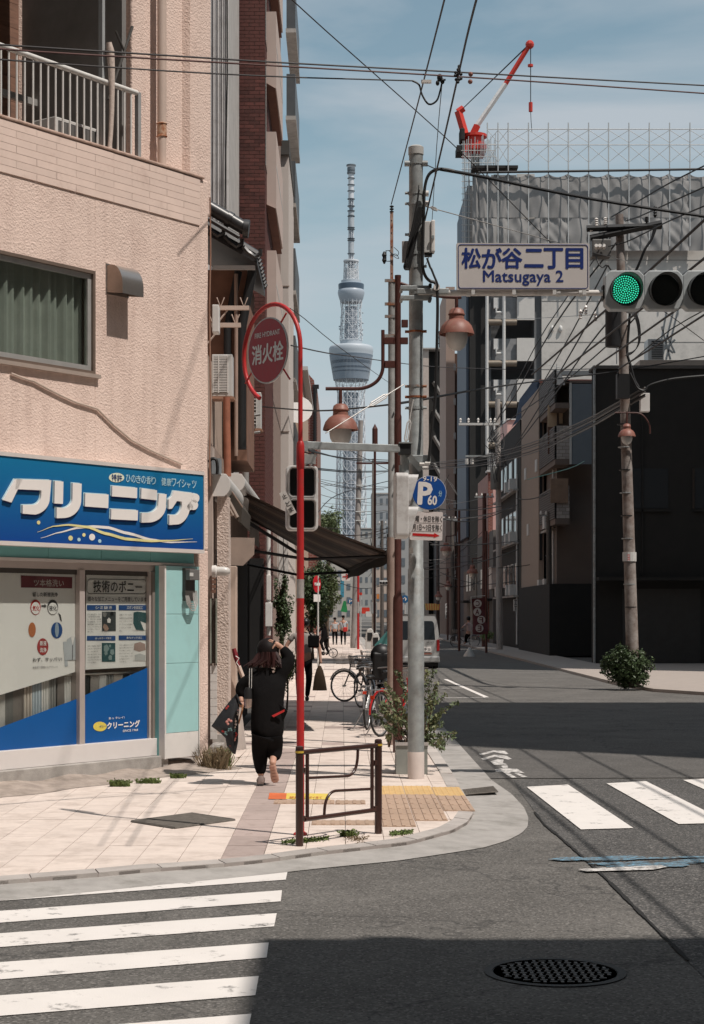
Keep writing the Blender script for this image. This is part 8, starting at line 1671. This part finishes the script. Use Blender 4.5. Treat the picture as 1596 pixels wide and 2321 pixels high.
Jt = {k: (Jc[k][0], Jc[k][1]*1.15) for k in ('pelvis','kl','al')}; skin('trousers', Jt, [('pelvis','kl'),('kl','al')], m_blk2, cp); MB().ball(W(1062,1402,YQ), (.14,.14,.15), 12, 8).build('hair', m_hairb, cp, smooth=True)
# parked bicycles
def at(u, Y): return ((u-U0)/F0*Y, Y, 0)
bicycle('bicycle', 'red bicycle parked nearest the planter with its rear wheel towards the viewer', ((862-U0)/F0*26.6+.26, 26.6+.50, 0), R(62), (.48,.02,.02), guard=M('guard_red', (.45,.02,.02), .4), group='bicycles parked by the kerb')
bicycle('bicycle', 'silver framed bicycle with a white carrier parked left of the red one', ((829-U0)/F0*28.2+.12, 28.2+.55, 0), R(80), (.40,.40,.41), group='bicycles parked by the kerb')
bicycle('bicycle', 'black bicycle with a covered child seat parked behind the silver one', ((850-U0)/F0*29.6, 29.9, 0), R(98), (.02,.02,.02), seat=True, group='bicycles parked by the kerb')
bicycle('bicycle', 'bicycle with a wire basket standing across the pavement edge farther back', ((832-U0)/F0*37, 37.0, 0), R(150), (.05,.05,.05), group='bicycles parked by the kerb')
bicycle('bicycle', 'dark bicycle mostly hidden behind the brown lamp post', ((893-U0)/F0*29, 29.6, 0), R(85), (.03,.03,.03), basket=False, group='bicycles parked by the kerb')
bk2, _ = bicycle('bicycle', 'black bicycle parked just behind the child seat bicycle', ((858-U0)/F0*32, 32.2, 0), R(104), (.02,.02,.02), group='bicycles parked by the kerb')
for u, Y, hd_, lb in ((842,34.4,R(112),'dark bicycle in the middle of the parked row by the kerb'),(866,33.4,R(96),'dark bicycle nearest the kerb in the middle of the parked row'),(848,40.5,R(100),'dark bicycle farthest back in the parked row by the bins')): copy_tree(bk2, loc=at(u,Y), rz=hd_, label=lb)
# ---- van
YV = 62; vx0, vx1 = 1.74, 3.42
vn = T('parked_van', 'silver van parked at the left kerb seen from behind', 'van', ((vx0+vx1)/2, YV+2.3, RZ)); m_van = M('van_silver', (.46,.46,.45), .32, metal=.35, var=.03)
def vsec(z): # half width at height
    return .84 if z < 1.0 else .84-.13*((z-1.0)/.94)**1.6
cx = (vx0+vx1)/2; zz = [.22,.45,.75,1.0,1.25,1.5,1.7,1.84,1.92]; vs = []; 
for yy, sh_, tp in ((YV,1.0,1),(YV+.10,1.0,0),(YV+4.3,1.0,0),(YV+4.6,.93,0)):
    for sgn in (-1,1):
        for z in zz: vs.append((cx+sgn*vsec(z)*sh_, yy+(max(0,z-.95)*.14 if tp else 0), z+RZ))
n = len(zz); mb = MB(); 
fs = []
for s_ in range(3):
    a = s_*2*n; b = (s_+1)*2*n
    for k in range(n-1): fs += [(a+k,b+k,b+k+1,a+k+1),(a+n+k,a+n+k+1,b+n+k+1,b+n+k)]
    fs += [(a+n-1,b+n-1,b+2*n-1,a+2*n-1),(a,a+n,b+n,b)]
fs += [(k,k+1,n+k+1,n+k) for k in range(n-1)]+[(6*n+k,7*n+k,7*n+k+1,6*n+k+1) for k in range(n-1)]
mb.add(vs, fs); mb.build('body', m_van, vn, bevel=.05, bseg=3)
mb = MB(); P_ = [(-.70,1.02),(.70,1.02),(.66,1.60),(.60,1.68),(-.60,1.68),(-.66,1.60)]; mb.prism([(cx+a,YV+(b-.95)*.14-.012,b+RZ) for a,b in P_], (0,.02,0)); mb.build('rear_window', m_glassd, vn, bevel=.01)
MB().box(cx-.86,cx+.86,YV-.13,YV+.1,.22+RZ,.44+RZ).build('bumper', m_van, vn, bevel=.04); MB().box(cx-.8,cx+.8,YV-.02,YV+.3,.02,.20+RZ).build('underbody', m_black, vn)
for s_ in (-1,1):
    MB().box(cx+s_*.80-.05,cx+s_*.80+.05,YV-.02,YV+.06,.62+RZ,1.02+RZ).build('tail_light', M('tail_red', (.30,.02,.02), .25), vn, bevel=.01)
    for yy in (YV+.85, YV+3.6): w_ = MB().cyl((cx+s_*.84,yy,.31+RZ),(cx+s_*.66,yy,.31+RZ),.31,n=22).build('wheel', MATS['tyre'], vn); MB().cyl((cx+s_*.845,yy,.31+RZ),(cx+s_*.84,yy,.31+RZ),.19,n=16).build('rim', m_steel, w_)
    MB().box(cx+s_*.80-.01,cx+s_*.80+.01,YV+.8,YV+3.9,1.08+RZ,1.62+RZ).build('side_window', m_glassd, vn)
VM = Matrix.Translation((cx,YV-.012,RZ)); text('HUIST', VM, .40, .90, .26, .055, -.004, m_ink, vn, bold=.02, ext=0); MB(VM).box(.12,.56,-.008,-.002,.60,.78).build('sticker', m_lw, vn); MB(VM).box(.10,.58,-.012,-.009,.50,.56).build('orange_sticker', m_lampred, vn); text('営業中 22:', VM, .14, .64, .40, .09, -.012, m_ink, vn, bold=.03, ext=0)
MB(VM).box(-.17,.17,-.02,-.002,.52,.69).build('number_plate', m_lw, vn)
# teal sign board, bins, cabinet pole, cone etc.
t = T('teal_board', 'teal sloping board with white digits leaning behind the bicycles', 'sign board', W(864,1475,40)); MB().prism([W(849,1462,40),W(878,1430,40),W(878,1478,40),W(851,1472,40)], (0,.03,0)).build('board', M('teal_board_face', (.07,.22,.21), .6), t)
text('区-024', Matrix.Translation((0,39.97,0)), W(860,0,40).x, W(0,1464,40).z, .16, .05, 0, m_lw, t, bold=.02, ext=0); text('018', Matrix.Translation((0,39.97,0)), W(868,0,40).x, W(0,1470.5,40).z, .08, .045, 0, m_lw, t, bold=.02, ext=0)
for k, (u, v0_, v1_, Y) in enumerate(((851,1434,1462,44),(838,1424,1458,48))):
    t = T('bin', 'white rounded steel waste bin %s by the kerb behind the bicycles' % ('nearer' if k == 0 else 'farther'), 'waste bin', at(u,Y)); w_ = 9/F0*Y; z1 = W(0,v0_,Y).z
    MB().prism([(at(u,Y)[0]+w_*x, Y, z) for x, z in ((-1,0),(1,0),(1,z1-.12),(.7,z1-.02),(.2,z1),(-.6,z1-.04),(-1,z1-.2))], (0,.35,0)).build('body', m_lgrey, t, bevel=.02); MB().box(at(u,Y)[0]-w_*.6,at(u,Y)[0]+w_*.7,Y-.01,Y-.002,z1-.34,z1-.12).build('opening', m_black, t)
def pole(name, label, u0, u1, vb, vt, Y, r0, r1, mat, cat='pole', zb=0):
    b = Vector(((u0-U0)/F0*Y, Y, zb)); tp = W(u1, vt, Y); t = T(name, label, cat, b); MB().cyl(b, tp, r0, r1, 14).build('shaft', mat, t, smooth=True); return t, b, tp
m_cpole = M('concrete_pole', (.36,.33,.31), .85, var=.12, vs=3, dirt=(.25,.22,.20,1), dirts=2)
pA, bA, tA = pole('utility_pole', 'pale concrete utility pole on the left pavement below the tower', 803, 818, 0, 953, 96, .21, .13, m_cpole)
for v in (1100,1130,1160,1180): MB().tube([W(806,v,95.8), W(826,v+1,95.8)], .03, 5).build('step_rung', m_galv, pA)
MB().box(W(808,0,95.7).x, W(905,0,95.7).x, 95.6, 95.75, W(0,1052,95.7).z, W(0,1048,95.7).z).build('crossbar', m_brown, pA)
pB, _, _ = pole('hydrant_pole', 'thin red hydrant pole far along the left pavement', 812, 812, 0, 1290, 93, .065, .06, m_red); MB().cyl((W(812,0,93).x,93,1.9),(W(812,0,93).x,93,2.5),.07,n=10).build('silver_sleeve', MATS['silver_tape'], pB)
pC, _, _ = pole('square_pole', 'light grey square pole with a grey cabinet in the middle distance', 848, 848, 0, 1040, 76, .10, .085, M('light_steel_pole', (.42,.42,.40), .6, var=.1))
MB().box(W(841,0,75.7).x, W(855,0,75.7).x, 75.6, 75.85, W(0,1391,75.7).z, W(0,1366,75.7).z).build('cabinet', M('cabinet_grey', (.33,.34,.34), .5), pC, bevel=.01)
pD, _, _ = pole('lamp_pole', 'slim dark pole with a pointed top left of the grey pole', 849, 850, 0, 985, 70, .05, .05, m_brown)
p = W(850,0,70); MB().lathe([(.07,W(0,1020,70).z),(.11,W(0,1018,70).z),(.11,W(0,972,70).z),(0,W(0,960,70).z)], (p.x,70,0), 10).build('pointed_cap', m_brown, pD)
# far signs
def fsign(kind, u, v, r, Y, col, label, pole_=True, w=None, h=None, txt=None, tcol=None):
    p = W(u,v,Y); t = T('road_sign' if kind != 'board' else 'sign_board', label, 'sign', (p.x,Y,0 if pole_ else p.z)); k = Y/F0
    if kind == 'disc': MB().prism([(p.x+r*k*math.cos(a*math.pi/10),Y,p.z+r*k*math.sin(a*math.pi/10)) for a in range(20)], (0,.03,0)).build('disc', col, t)
    else: MB().prism(plate(p.x-w*k/2,p.x+w*k/2,p.z-h*k/2,p.z+h*k/2,.08*min(w,h)*k*2,0,0), (0,.08,0)).build('board', col, t).location.y += 0; 
    if kind == 'board':
        for o in t.children: o.data.transform(Matrix.Translation((0,Y,0)))
    if txt: text(txt, Matrix.Translation(p), -r*k*.5 if w is None else -w*k*.35, -r*k*.5 if h is None else -h*k*.32, (r*k if w is None else w*k*.7), (r*k if h is None else h*k*.64), -.02, tcol or m_lw, t, bold=.03, ext=0)
    if pole_: MB().cyl((p.x,Y+.06,0),(p.x,Y+.06,p.z+(r if kind == 'disc' else h/2)*k*.9),.035,n=8).build('post', m_lgrey, t)
    return t
fsign('disc', 795, 1363, 6.5, 100, M('far_blue', (.02,.13,.30), .5), 'blue round sign far down the left pavement', txt='P'); fsign('disc', 918, 1358, 9, 110, MATS['far_blue'], 'blue round arrow sign between the brown lamp post and the signal pole', txt='↑')
fsign('board', 784, 1307, 0, 105, m_lw, 'white rounded sign with a small red arrow under the awning edge', pole_=False, w=20, h=19, txt='→', tcol=m_red)
fsign('board', 776, 1330, 0, 140, M('cyan_sign', (.06,.28,.40), .5), 'tall light blue sign far down the street', pole_=False, w=8, h=48); fsign('board', 767, 1357, 0, 120, m_lgrey, 'white upright sign beside the trees', pole_=False, w=7, h=18)
fsign('disc', 818, 1346, 3.5, 130, M('far_red', (.60,.05,.03), .5), 'small red round sign far down the street'); fsign('board', 857, 1352, 0, 130, M('far_orange', (.60,.22,.06), .5), 'small orange sign far down the street', pole_=False, w=6, h=11)
fsign('board', 829, 1384, 0, 140, MATS['far_red'], 'red vehicle top far down the street', pole_=False, w=18, h=14); fsign('board', 842, 1392, 0, 135, m_lgrey, 'white van roof far down the street', pole_=False, w=26, h=12)
t = T('green_banner', 'bright green cloth banner hanging over the left pavement', 'banner', W(779,1388,112)); MB().prism([W(u,v,112) for u,v in ((772,1386),(779,1362),(784,1362),(788,1386),(784,1388))][::-1], (0,.05,0)).build('cloth', M('green_cloth', (.02,.24,.08), .7), t)
tl_ = T('traffic_light', 'small distant traffic light between the grey poles', 'traffic light', W(869,1321,120)); a, b = W(860,1326,120), W(879,1316,120); MB().box(a.x,b.x,120,120.3,a.z,b.z).build('housing', m_lgrey, tl_, bevel=.05)
for k in range(3): MB().cyl((a.x+.1+.19*k,119.9,(a.z+b.z)/2),(a.x+.1+.19*k,120,(a.z+b.z)/2),.085,n=12).build('lens', m_black, tl_)
# ---- right hand utility poles
pR, bR, tR = pole('utility_pole', 'tall concrete utility pole with crossarms standing in the roadside bush', 1436, 1404, 0, 486, 44.6, .165, .10, M('stained_pole', (.17,.125,.105), .85, var=.3, vs=2, dirt=(.30,.27,.25,1), dirts=2.5, dthr=(.4,.6)))
def rl_(u, v, dy=0): return W(u, v, 44.4+dy)
for a, b in (((1330,518),(1500,512)),((1338,540),(1500,506))): MB().tube([rl_(*a), rl_(*b)], .085, 4).build('crossarm', m_cable, pR)
for u, v, hgt in ((1352,505,22),(1372,502,18),(1485,480,26),(1466,498,14),(1340,520,10)): 
    prof = [(.02,0)]+[(.05 if i % 2 else .032, (i+1)*hgt*.011/9) for i in range(9)]+[(0,hgt*.0115)]; MB().lathe(prof, rl_(u,v+hgt*.5), 10).build('insulator', m_porc if u < 1400 else m_cable, pR, smooth=True)
MB().box(rl_(1340,0).x, rl_(1383,0).x, 44.2, 44.6, rl_(0,585).z, rl_(0,545).z).build('switch_box', M('switch_grey', (.12,.115,.11), .5), pR, bevel=.03)
for u in (1352,1360,1369): MB().cyl(rl_(u,562,-.25), rl_(u,556,-.4), .045, n=10).build('bushing', m_porc, pR)
MB().lathe([(.0,0),(.19,.01),(.20,.06),(.20,.86),(.21,.90),(.18,.95),(0,.97)], (rl_(1390,0).x,44.4,rl_(0,787).z), 20).build('transformer', M('transformer_dark', (.025,.025,.027), .5), pR, smooth=True)
for u, v in ((1316,715),(1328,705),(1350,720)): MB().lathe([(.02,0),(.045,.03),(.03,.06),(.05,.10),(.03,.14),(.05,.18),(.02,.24)], rl_(u,v+8), 10).build('cutout', m_porc, pR, smooth=True)
MB().box(rl_(1396,0).x, rl_(1424,0).x, 44.15, 44.4, rl_(0,905).z, rl_(0,850).z).build('cable_box', m_black, pR); MB().box(rl_(1449,0).x, rl_(1470,0).x, 44.2, 44.4, rl_(0,935).z, rl_(0,893).z).build('white_case', m_white, pR, bevel=.01)
MB().lathe([(.168,rl_(0,1272).z),(.176,rl_(0,1272).z),(.176,rl_(0,1251).z),(.168,rl_(0,1251).z)], (rl_(1430,0).x,44.6,0), 16).build('number_plate', m_lgrey, pR); text('263', Matrix.Translation(rl_(1428,1271,-.02)) @ Matrix.Rotation(R(-90),4,'Y'), .0, -.0, .16, .06, 0, m_red, pR, bold=.02, ext=0)
for k in range(9): v = 960+52*k; MB().lathe([(.15,-.012),(.162,-.012),(.162,.012),(.15,.012)], (rl_(1416+k*2.1,0).x,44.6,rl_(0,v).z), 14).build('band', m_galv if k % 2 else m_cable, pR)
rl2 = T('street_lamp', 'bell shaped lamp hanging in the shade from the right utility pole', 'street lamp', rl_(1421,1015,-.4)); pr_ = rl_(1421,960,-.35); bell(pr_.x, pr_.y, pr_.z, .92, rl2, hang=.3); MB().tube(smoothp([pr_+Vector((-.3,0,.27)), pr_+Vector((0,0,.27)), pr_+Vector((.35,0,.24)), pr_+Vector((.55,0,.0)), pr_+Vector((.58,0,-.25))]), .02, 8).build('arm', m_brown, rl2, smooth=True)
pS, bS, tS = pole('utility_pole', 'utility pole with a crossarm and a grey transformer in front of the pink building', 1133, 1128, 0, 905, 92, .17, .13, m_cpole)
MB().box(W(1040,0,91.8).x, W(1130,0,91.8).x, 91.7, 91.9, W(0,964,91.8).z, W(0,959,91.8).z).build('crossarm', m_lgrey, pS); MB().box(W(1055,0,91.8).x, W(1120,0,91.8).x, 91.7, 91.9, W(0,1036,91.8).z, W(0,1032,91.8).z).build('crossarm', m_galv, pS)
for u in (1044,1062,1084,1112,1122): MB().lathe([(.03,0),(.06,.05),(.04,.10),(.07,.16),(.03,.24)], W(u,958,91.8), 8).build('insulator', m_porc, pS)
for u in (1058,1070): MB().cyl(W(u,1052,91.7), W(u,1040,91.7), .09, n=8).build('fuse', m_lgrey, pS)
MB().lathe([(0,0),(.27,.02),(.28,.1),(.28,1.05),(.2,1.2),(0,1.22)], (W(1124,0,91.5).x,91.5,W(0,1110,91.5).z), 18).build('transformer', M('transformer_grey', (.16,.155,.145), .5), pS, smooth=True)
for i, (u0_, u1_, vt_, Y, lb) in enumerate(((1246,1244,1160,80,'dark utility pole against the shaded balconies'),(1098,1098,1118,100,'thin dark pole right of the cafe banner'),(1028,1024,1170,120,'brown utility pole behind the parking sign'),(993,992,1160,150,'far utility pole right of the signal pole'),(866,866,1180,130,'far utility pole between the grey poles'),(880,879,1210,170,'farthest utility pole left of the rusty pole'))):
    pp, _, tt = pole('utility_pole', lb, u0_, u1_, 0, vt_, Y, .15, .11, m_brown if i in (1,) else M('dark_pole', (.11,.095,.085), .85, var=.2), 'pole'); k = Y/F0
    MB().box(tt.x-22*k,tt.x+22*k,Y-.08,Y+.0-.01,tt.z-10*k,tt.z-7*k).build('crossarm', m_galv, pp); 
    for q in (-18,-6,8,18): MB().lathe([(.03,0),(.06,.06),(.03,.18)], (tt.x+q*k,Y-.04,tt.z-7*k), 8).build('insulator', m_porc, pp)
for i, (u, v, Y, s, lb) in enumerate(((1011,1229,88,.95,'pink bell lamp on a pole just right of the parking sign plate'),(1071,1280,84,.90,'pink bell lamp lit by the sun in the shaded right side'),(1016,1316,120,.9,'dark bell lamp silhouette near the salmon building'),(1126,1385,70,.0,''),(994,1340,125,.9,'second dark bell lamp silhouette beside the signal pole'))):
    if not lb: continue
    t = T('street_lamp', lb, 'street lamp', W(u,v,Y)); bell(W(u,v,Y).x, Y, W(u,v,Y).z, s*1.3, t, hang=.3); p = W(u,v,Y); MB().tube(smoothp([p+Vector((0,0,.3)), p+Vector((.3,0,.32)), p+Vector((.55,0,.5)), p+Vector((.6,0,1.2))]), .03, 6).build('arm', m_brown, t); MB().cyl((p.x+.66,Y,0),(p.x+.66,Y,p.z+1.6),.06,n=8).build('post', m_brown, t)
# ================================================================ WIRES
def wire(pts, r, label, mat=None, group=None, Ys=None, n=5, sm=3):
    P_ = [W(*p) for p in pts]; return cable(smoothp(P_, sm) if len(P_) > 2 else P_, r, label, mat or m_wire, name='wire', cat='wire', group=group, n=n)
YN1 = 15.5
m_wr = M('red_brown_wire', (.10,.045,.04), .6)
wire([(-60,97,12),(100,108,13),(400,127,14),(640,142,15),(1030,163,16),(1300,178,17),(1660,197,18)], .0075, 'uppermost long wire across the top of the view')
wire([(-60,106,12),(100,118,13),(400,136,14),(640,150,15),(1030,173,16),(1300,191,17),(1660,216,18)], .0075, 'second long wire across the top of the view', m_wr)
wire([(-60,130,12),(100,142,13),(400,162,14),(640,174,15),(800,179,15.5),(935,183,16)], .0065, 'third long wire ending at the white splice')
sp_ = T('cable_splice', 'black cable splice with a hanging loop between the overhead wires', 'cable splice', W(1000,180,16))
MB().tube(smoothp([W(u,v,16) for u,v in ((935,183),(950,192),(957,215),(972,236),(990,228),(998,205),(1003,185),(1010,180))]), .009, 6).build('loop', m_cable, sp_, smooth=True)
MB().box(W(955,0,16).x,W(978,0,16).x,15.98,16.02,W(0,188,16).z,W(0,182,16).z).build('white_tag', m_porc, sp_)
for u, v, r in ((997,176,.026),(1003,184,.02),(992,188,.018)): MB().ball(W(u,v,16), (r,r,r*1.4), 8, 6).build('joint', m_cable, sp_, smooth=True)
sq_ = T('cable_splice', 'dark knot of clamps where the steep wires cross the long ones', 'cable splice', W(1039,168,16)); rr = random.Random(6)
for k in range(14): MB().ball(W(1039+rr.gauss(0,4),168+rr.gauss(0,10),15.95), .016, 6, 4).build('clamp', m_cable, sq_)
for u, v in ((1067,168),(1066,185)): MB().ball(W(u,v,16), .022, 8, 6).build('spool', m_lampred, sq_)
wire([(630,-30,20),(735,66,22),(850,168,24),(940,248,26),(1035,335,28),(1140,440,30),(1260,562,32)], .008, 'steep diagonal wire from the top centre down behind the name plate')
wire([(1022,-60,12),(992,60,14),(940,262,19),(887,463,25)], .0075, 'wire rising from the rusty pole to the top of the view')
wire([(1096,-60,12),(1064,60,14),(1040,165,16),(1005,320,18),(963,500,19.8)], .0095, 'thick wire rising from the signal pole to the top of the view')
wire([(1003,180,16),(990,330,18),(975,560,22),(965,600,24)], .004, 'very thin wire hanging from the splice')
wire([(968,374,19.7),(990,384,19.6)], .006, 'short tie between the pole top and the thick cable')
wire([(1000,384,19.6),(1100,402,20.5),(1240,432,21.5),(1400,461,22.5),(1660,500,23.5)], .021, 'thick black cable from the pole to the right edge', m_cable)
wire([(1660,345,36),(1523,412,39),(1440,460,42),(1385,492,44.3)], .017, 'black line from the right edge to the transformer pole, uppermost of three', m_cable)
wire([(1660,395,36),(1523,457,39),(1450,490,42),(1420,500,44.3)], .017, 'black line from the right edge to the crossarm, middle of three', m_cable)
wire([(1660,440,36),(1523,498,39),(1478,520,42),(1420,548,44.2),(1380,558,44)], .017, 'black line from the right edge to the switch box, lowest of three', m_cable)
mb = MB()
for dx_0 in (0, 5): mb.tube(smoothp([W(u,v,44) for u,v in ((1484+dx_0,510),(1478,540),(1462,565),(1452,590),(1440,615),(1425,628),(1408,632))]), .035, 6)
mb.build('cable_bundle', m_cable, base=W(1460,560,44), smooth=True, label='thick drooping cable bundle under the right crossarm', cat='cable')
wire([(1352,580,44.2),(1356,596,44),(1366,606,44),(1376,600,44),(1385,612,44),(1400,628,44)], .02, 'curling black cable below the switch box', m_cable)
cs = [((1378,600,44),(1330,690,47),(1270,800,55),(1180,950,75),(1128,1010,90)),((1384,640,44),(1300,790,52),(1200,960,80),(1135,1060,91)),((1440,720,44),(1380,780,47),(1260,880,62),(1120,975,90)),((1404,700,44),(1330,790,50),(1240,920,64),(1140,1050,90)),((1404,510,44.5),(1240,740,60),(1180,850,75),(1125,955,91)),((1425,515,44.5),(1290,690,48),(1220,800,60),(1165,900,75),(1122,958,91))]
for i, p in enumerate(cs): wire(list(p), .020+.004*(i % 2), ['diagonal cable left of the transformer','diagonal cable just below the signal','diagonal cable crossing the balcony screen','diagonal cable over the blue roof edge','diagonal cable over the concrete balconies','diagonal cable across the grey concrete wall'][i], m_cable)
for i, dv in enumerate((0,5,9,16,20)): wire([(1462,878+dv,44),(1390,918+dv,46),(1320,955+dv*1.1,52),(1200,1005+dv*1.2,68),(1080,1036+dv,90),(960,1052+dv*.6,110)], .022, ['top','second','third','fourth','lowest'][i]+' cable of the bundle running down from the right utility pole', m_cable if i % 2 else M('grey_cable_far', (.16,.155,.15), .6))
wire([(590,921,36.6),(640,926,34),(720,931,30),(800,926,28),(885,917,25.1)], .014, 'black cable from the brick wall to the grey pole', m_cable)
wire([(885,917,25.1),(960,905,28),(1100,880,36),(1250,860,52),(1420,838,60),(1640,800,62)], .020, 'black cable from the grey pole to the far right roofs', m_cable)
wire([(660,783,40),(740,800,50),(800,808,60),(900,822,75),(1000,832,80),(1200,838,85),(1352,836,64)], .018, 'thin dark cable passing in front of the tower deck', m_wire)
wire([(655,697,48),(690,722,50),(760,780,55),(850,845,80),(900,880,100)], .012, 'fine slanting wire crossing the tower deck'); wire([(790,1020,60),(850,1050,70),(900,1075,90)], .012, 'fine slanting wire right of the tower shaft')
for i, (a, b, c_) in enumerate((((700,1022,34),(800,1043,60),(882,1047,80)),((696,1018,34),(780,1038,55),(882,1043,80)),((715,1061,50),(800,1068,70),(882,1067,90)),((715,1064,50),(800,1070.5,70),(882,1069,90)))): wire([a,b,c_], .017, ['lower strand of the doubled cable meeting the grey pole','upper strand of the doubled cable meeting the grey pole','upper strand of the level cable by the red pole','lower strand of the level cable by the red pole'][i], m_cable)
wire([(716,1168,50),(750,1130,55),(800,1110,60),(882,1090,70)], .014, 'curved cable rising from behind the awning to the grey pole', m_cable)
wire([(1195,1087,75),(1290,1062,72),(1325,1045,68)], .016, 'turquoise cord slanting below the screened balcony', M('turquoise_cord', (.12,.35,.33), .5)) 
wire([(720,705,120),(1120,720,100),(1200,722,90),(1420,708,60),(1660,690,50)][1:], .012, 'pale thin wire sagging across the concrete balconies', M('pale_wire', (.35,.35,.34), .6))
wire([(1408,640,44.5),(1436,660,46),(1523,718,50),(1600,775,54)], .012, 'thin wire slanting down to the right edge below the signal'); wire([(1640,680,42),(1523,745,45),(1430,820,48),(1400,845,50)], .016, 'cable rising from the dark roof to the right edge', m_cable)
# the wires whose shadows stripe the road (they run along the street above the frame)
for x, z, i in ((5.3,6.7,0),(6.0,6.75,1),(6.75,6.8,2),(7.5,6.85,3)):
    cable(catenary((x,-14,z),(x-.5,44.6,z+1.2),.25,10), .022, 'street line number %s from the left over the carriageway' % ['one','two','three','four'][i], m_cable, name='wire', cat='wire', n=6)
A_ = Vector((*(FM @ Vector((FS(474,702)[0],0,FS(474,702)[1]))),)); B_ = Vector((*(FM @ Vector((FS(300,1240)[0],0,FS(300,1240)[1]))),)); d_ = (B_-A_); cable([A_+SD*9-d_*.5, A_+d_*2.6+SD*19], .011, 'wire above the frame whose shadow slants across the pink wall', name='wire', cat='wire')
# fine tangle in the distance
rr = random.Random(17); G1 = 'thin wires in the distance'; LB = 'one of the thin tangled wires strung between the distant poles'
for i in range(46):
    Y0 = rr.uniform(70,150); 
    if i < 20: u0_, u1_ = rr.uniform(712,735), rr.uniform(868,900); v0_ = rr.uniform(1075,1300); v1_ = v0_+rr.gauss(0,18)
    elif i < 36: u0_, u1_ = rr.uniform(945,1010), rr.uniform(1080,1190); v0_ = rr.uniform(1085,1330); v1_ = v0_+rr.gauss(-20,35)
    else: u0_, u1_ = rr.uniform(1100,1180), rr.uniform(1200,1330); v0_ = rr.uniform(1080,1300); v1_ = v0_-rr.uniform(20,120)
    a, b = W(u0_,v0_,Y0), W(u1_,v1_,Y0+rr.uniform(-12,12)); zn = 0 if i < 20 else 1 if i < 36 else 2; cable(catenary(a,b,rr.uniform(.05,.5),8), rr.choice((.014,.018,.022)), 'thin sagging wire '+('in front of the lattice tower base','among the distant poles right of the parking sign','rising across the shaded balconies')[zn], m_cable if i % 3 else MATS['grey_cable_far'], name='wire', cat='wire', group=('wires below the lattice tower','wires right of the parking sign','wires over the shaded balconies')[zn], n=4)
for i in range(16):
    u, v, Y0 = rr.choice(((1130,1040,91),(1125,990,91),(1010,1120,100),(1030,1200,118),(700,1030,42),(850,1250,120))); P_ = [W(u+rr.gauss(0,12),v+rr.gauss(0,25),Y0-rr.random()*.5) for _ in range(5)]
    cable(smoothp(P_,4), .018, 'one of the tangled cable loops around the distant pole heads', m_cable if i % 3 else MATS['grey_cable_far'], name='cable', cat='cable', group='tangled cable loops on pole heads', n=4)
cable(smoothp([W(1360+120*math.sin(t*.0),0,44) for t in range(1)]+[W(u,v,44) for u,v in ((1430,705),(1440,712),(1450,735),(1452,765),(1445,790),(1430,800),(1420,802))][0:]), .02, 'black cable loop hanging right of the transformer', m_cable) if False else None
for k in range(4): cable(smoothp([W(u-k*1.5,v+k*2,44.1) for u,v in ((1424,702),(1440,708),(1449,730),(1452,765),(1446,785),(1434,797),(1422,800))]), .013, ['outermost','second','third','innermost'][k]+' black cable loop hanging right of the transformer', m_cable)
cable(smoothp([W(u,v,44.2) for u,v in ((1428,710),(1424,760),(1422,800),(1430,830),(1438,860),(1448,878))]), .035, 'thick cable run down the right side of the utility pole', m_cable)
cable(smoothp([W(u,v,43.9) for u,v in ((1428,845),(1436,862),(1446,880),(1462,885),(1475,872),(1530,858),(1620,850))]), .030, 'knotted black cable below the roof line at the right edge', m_cable)
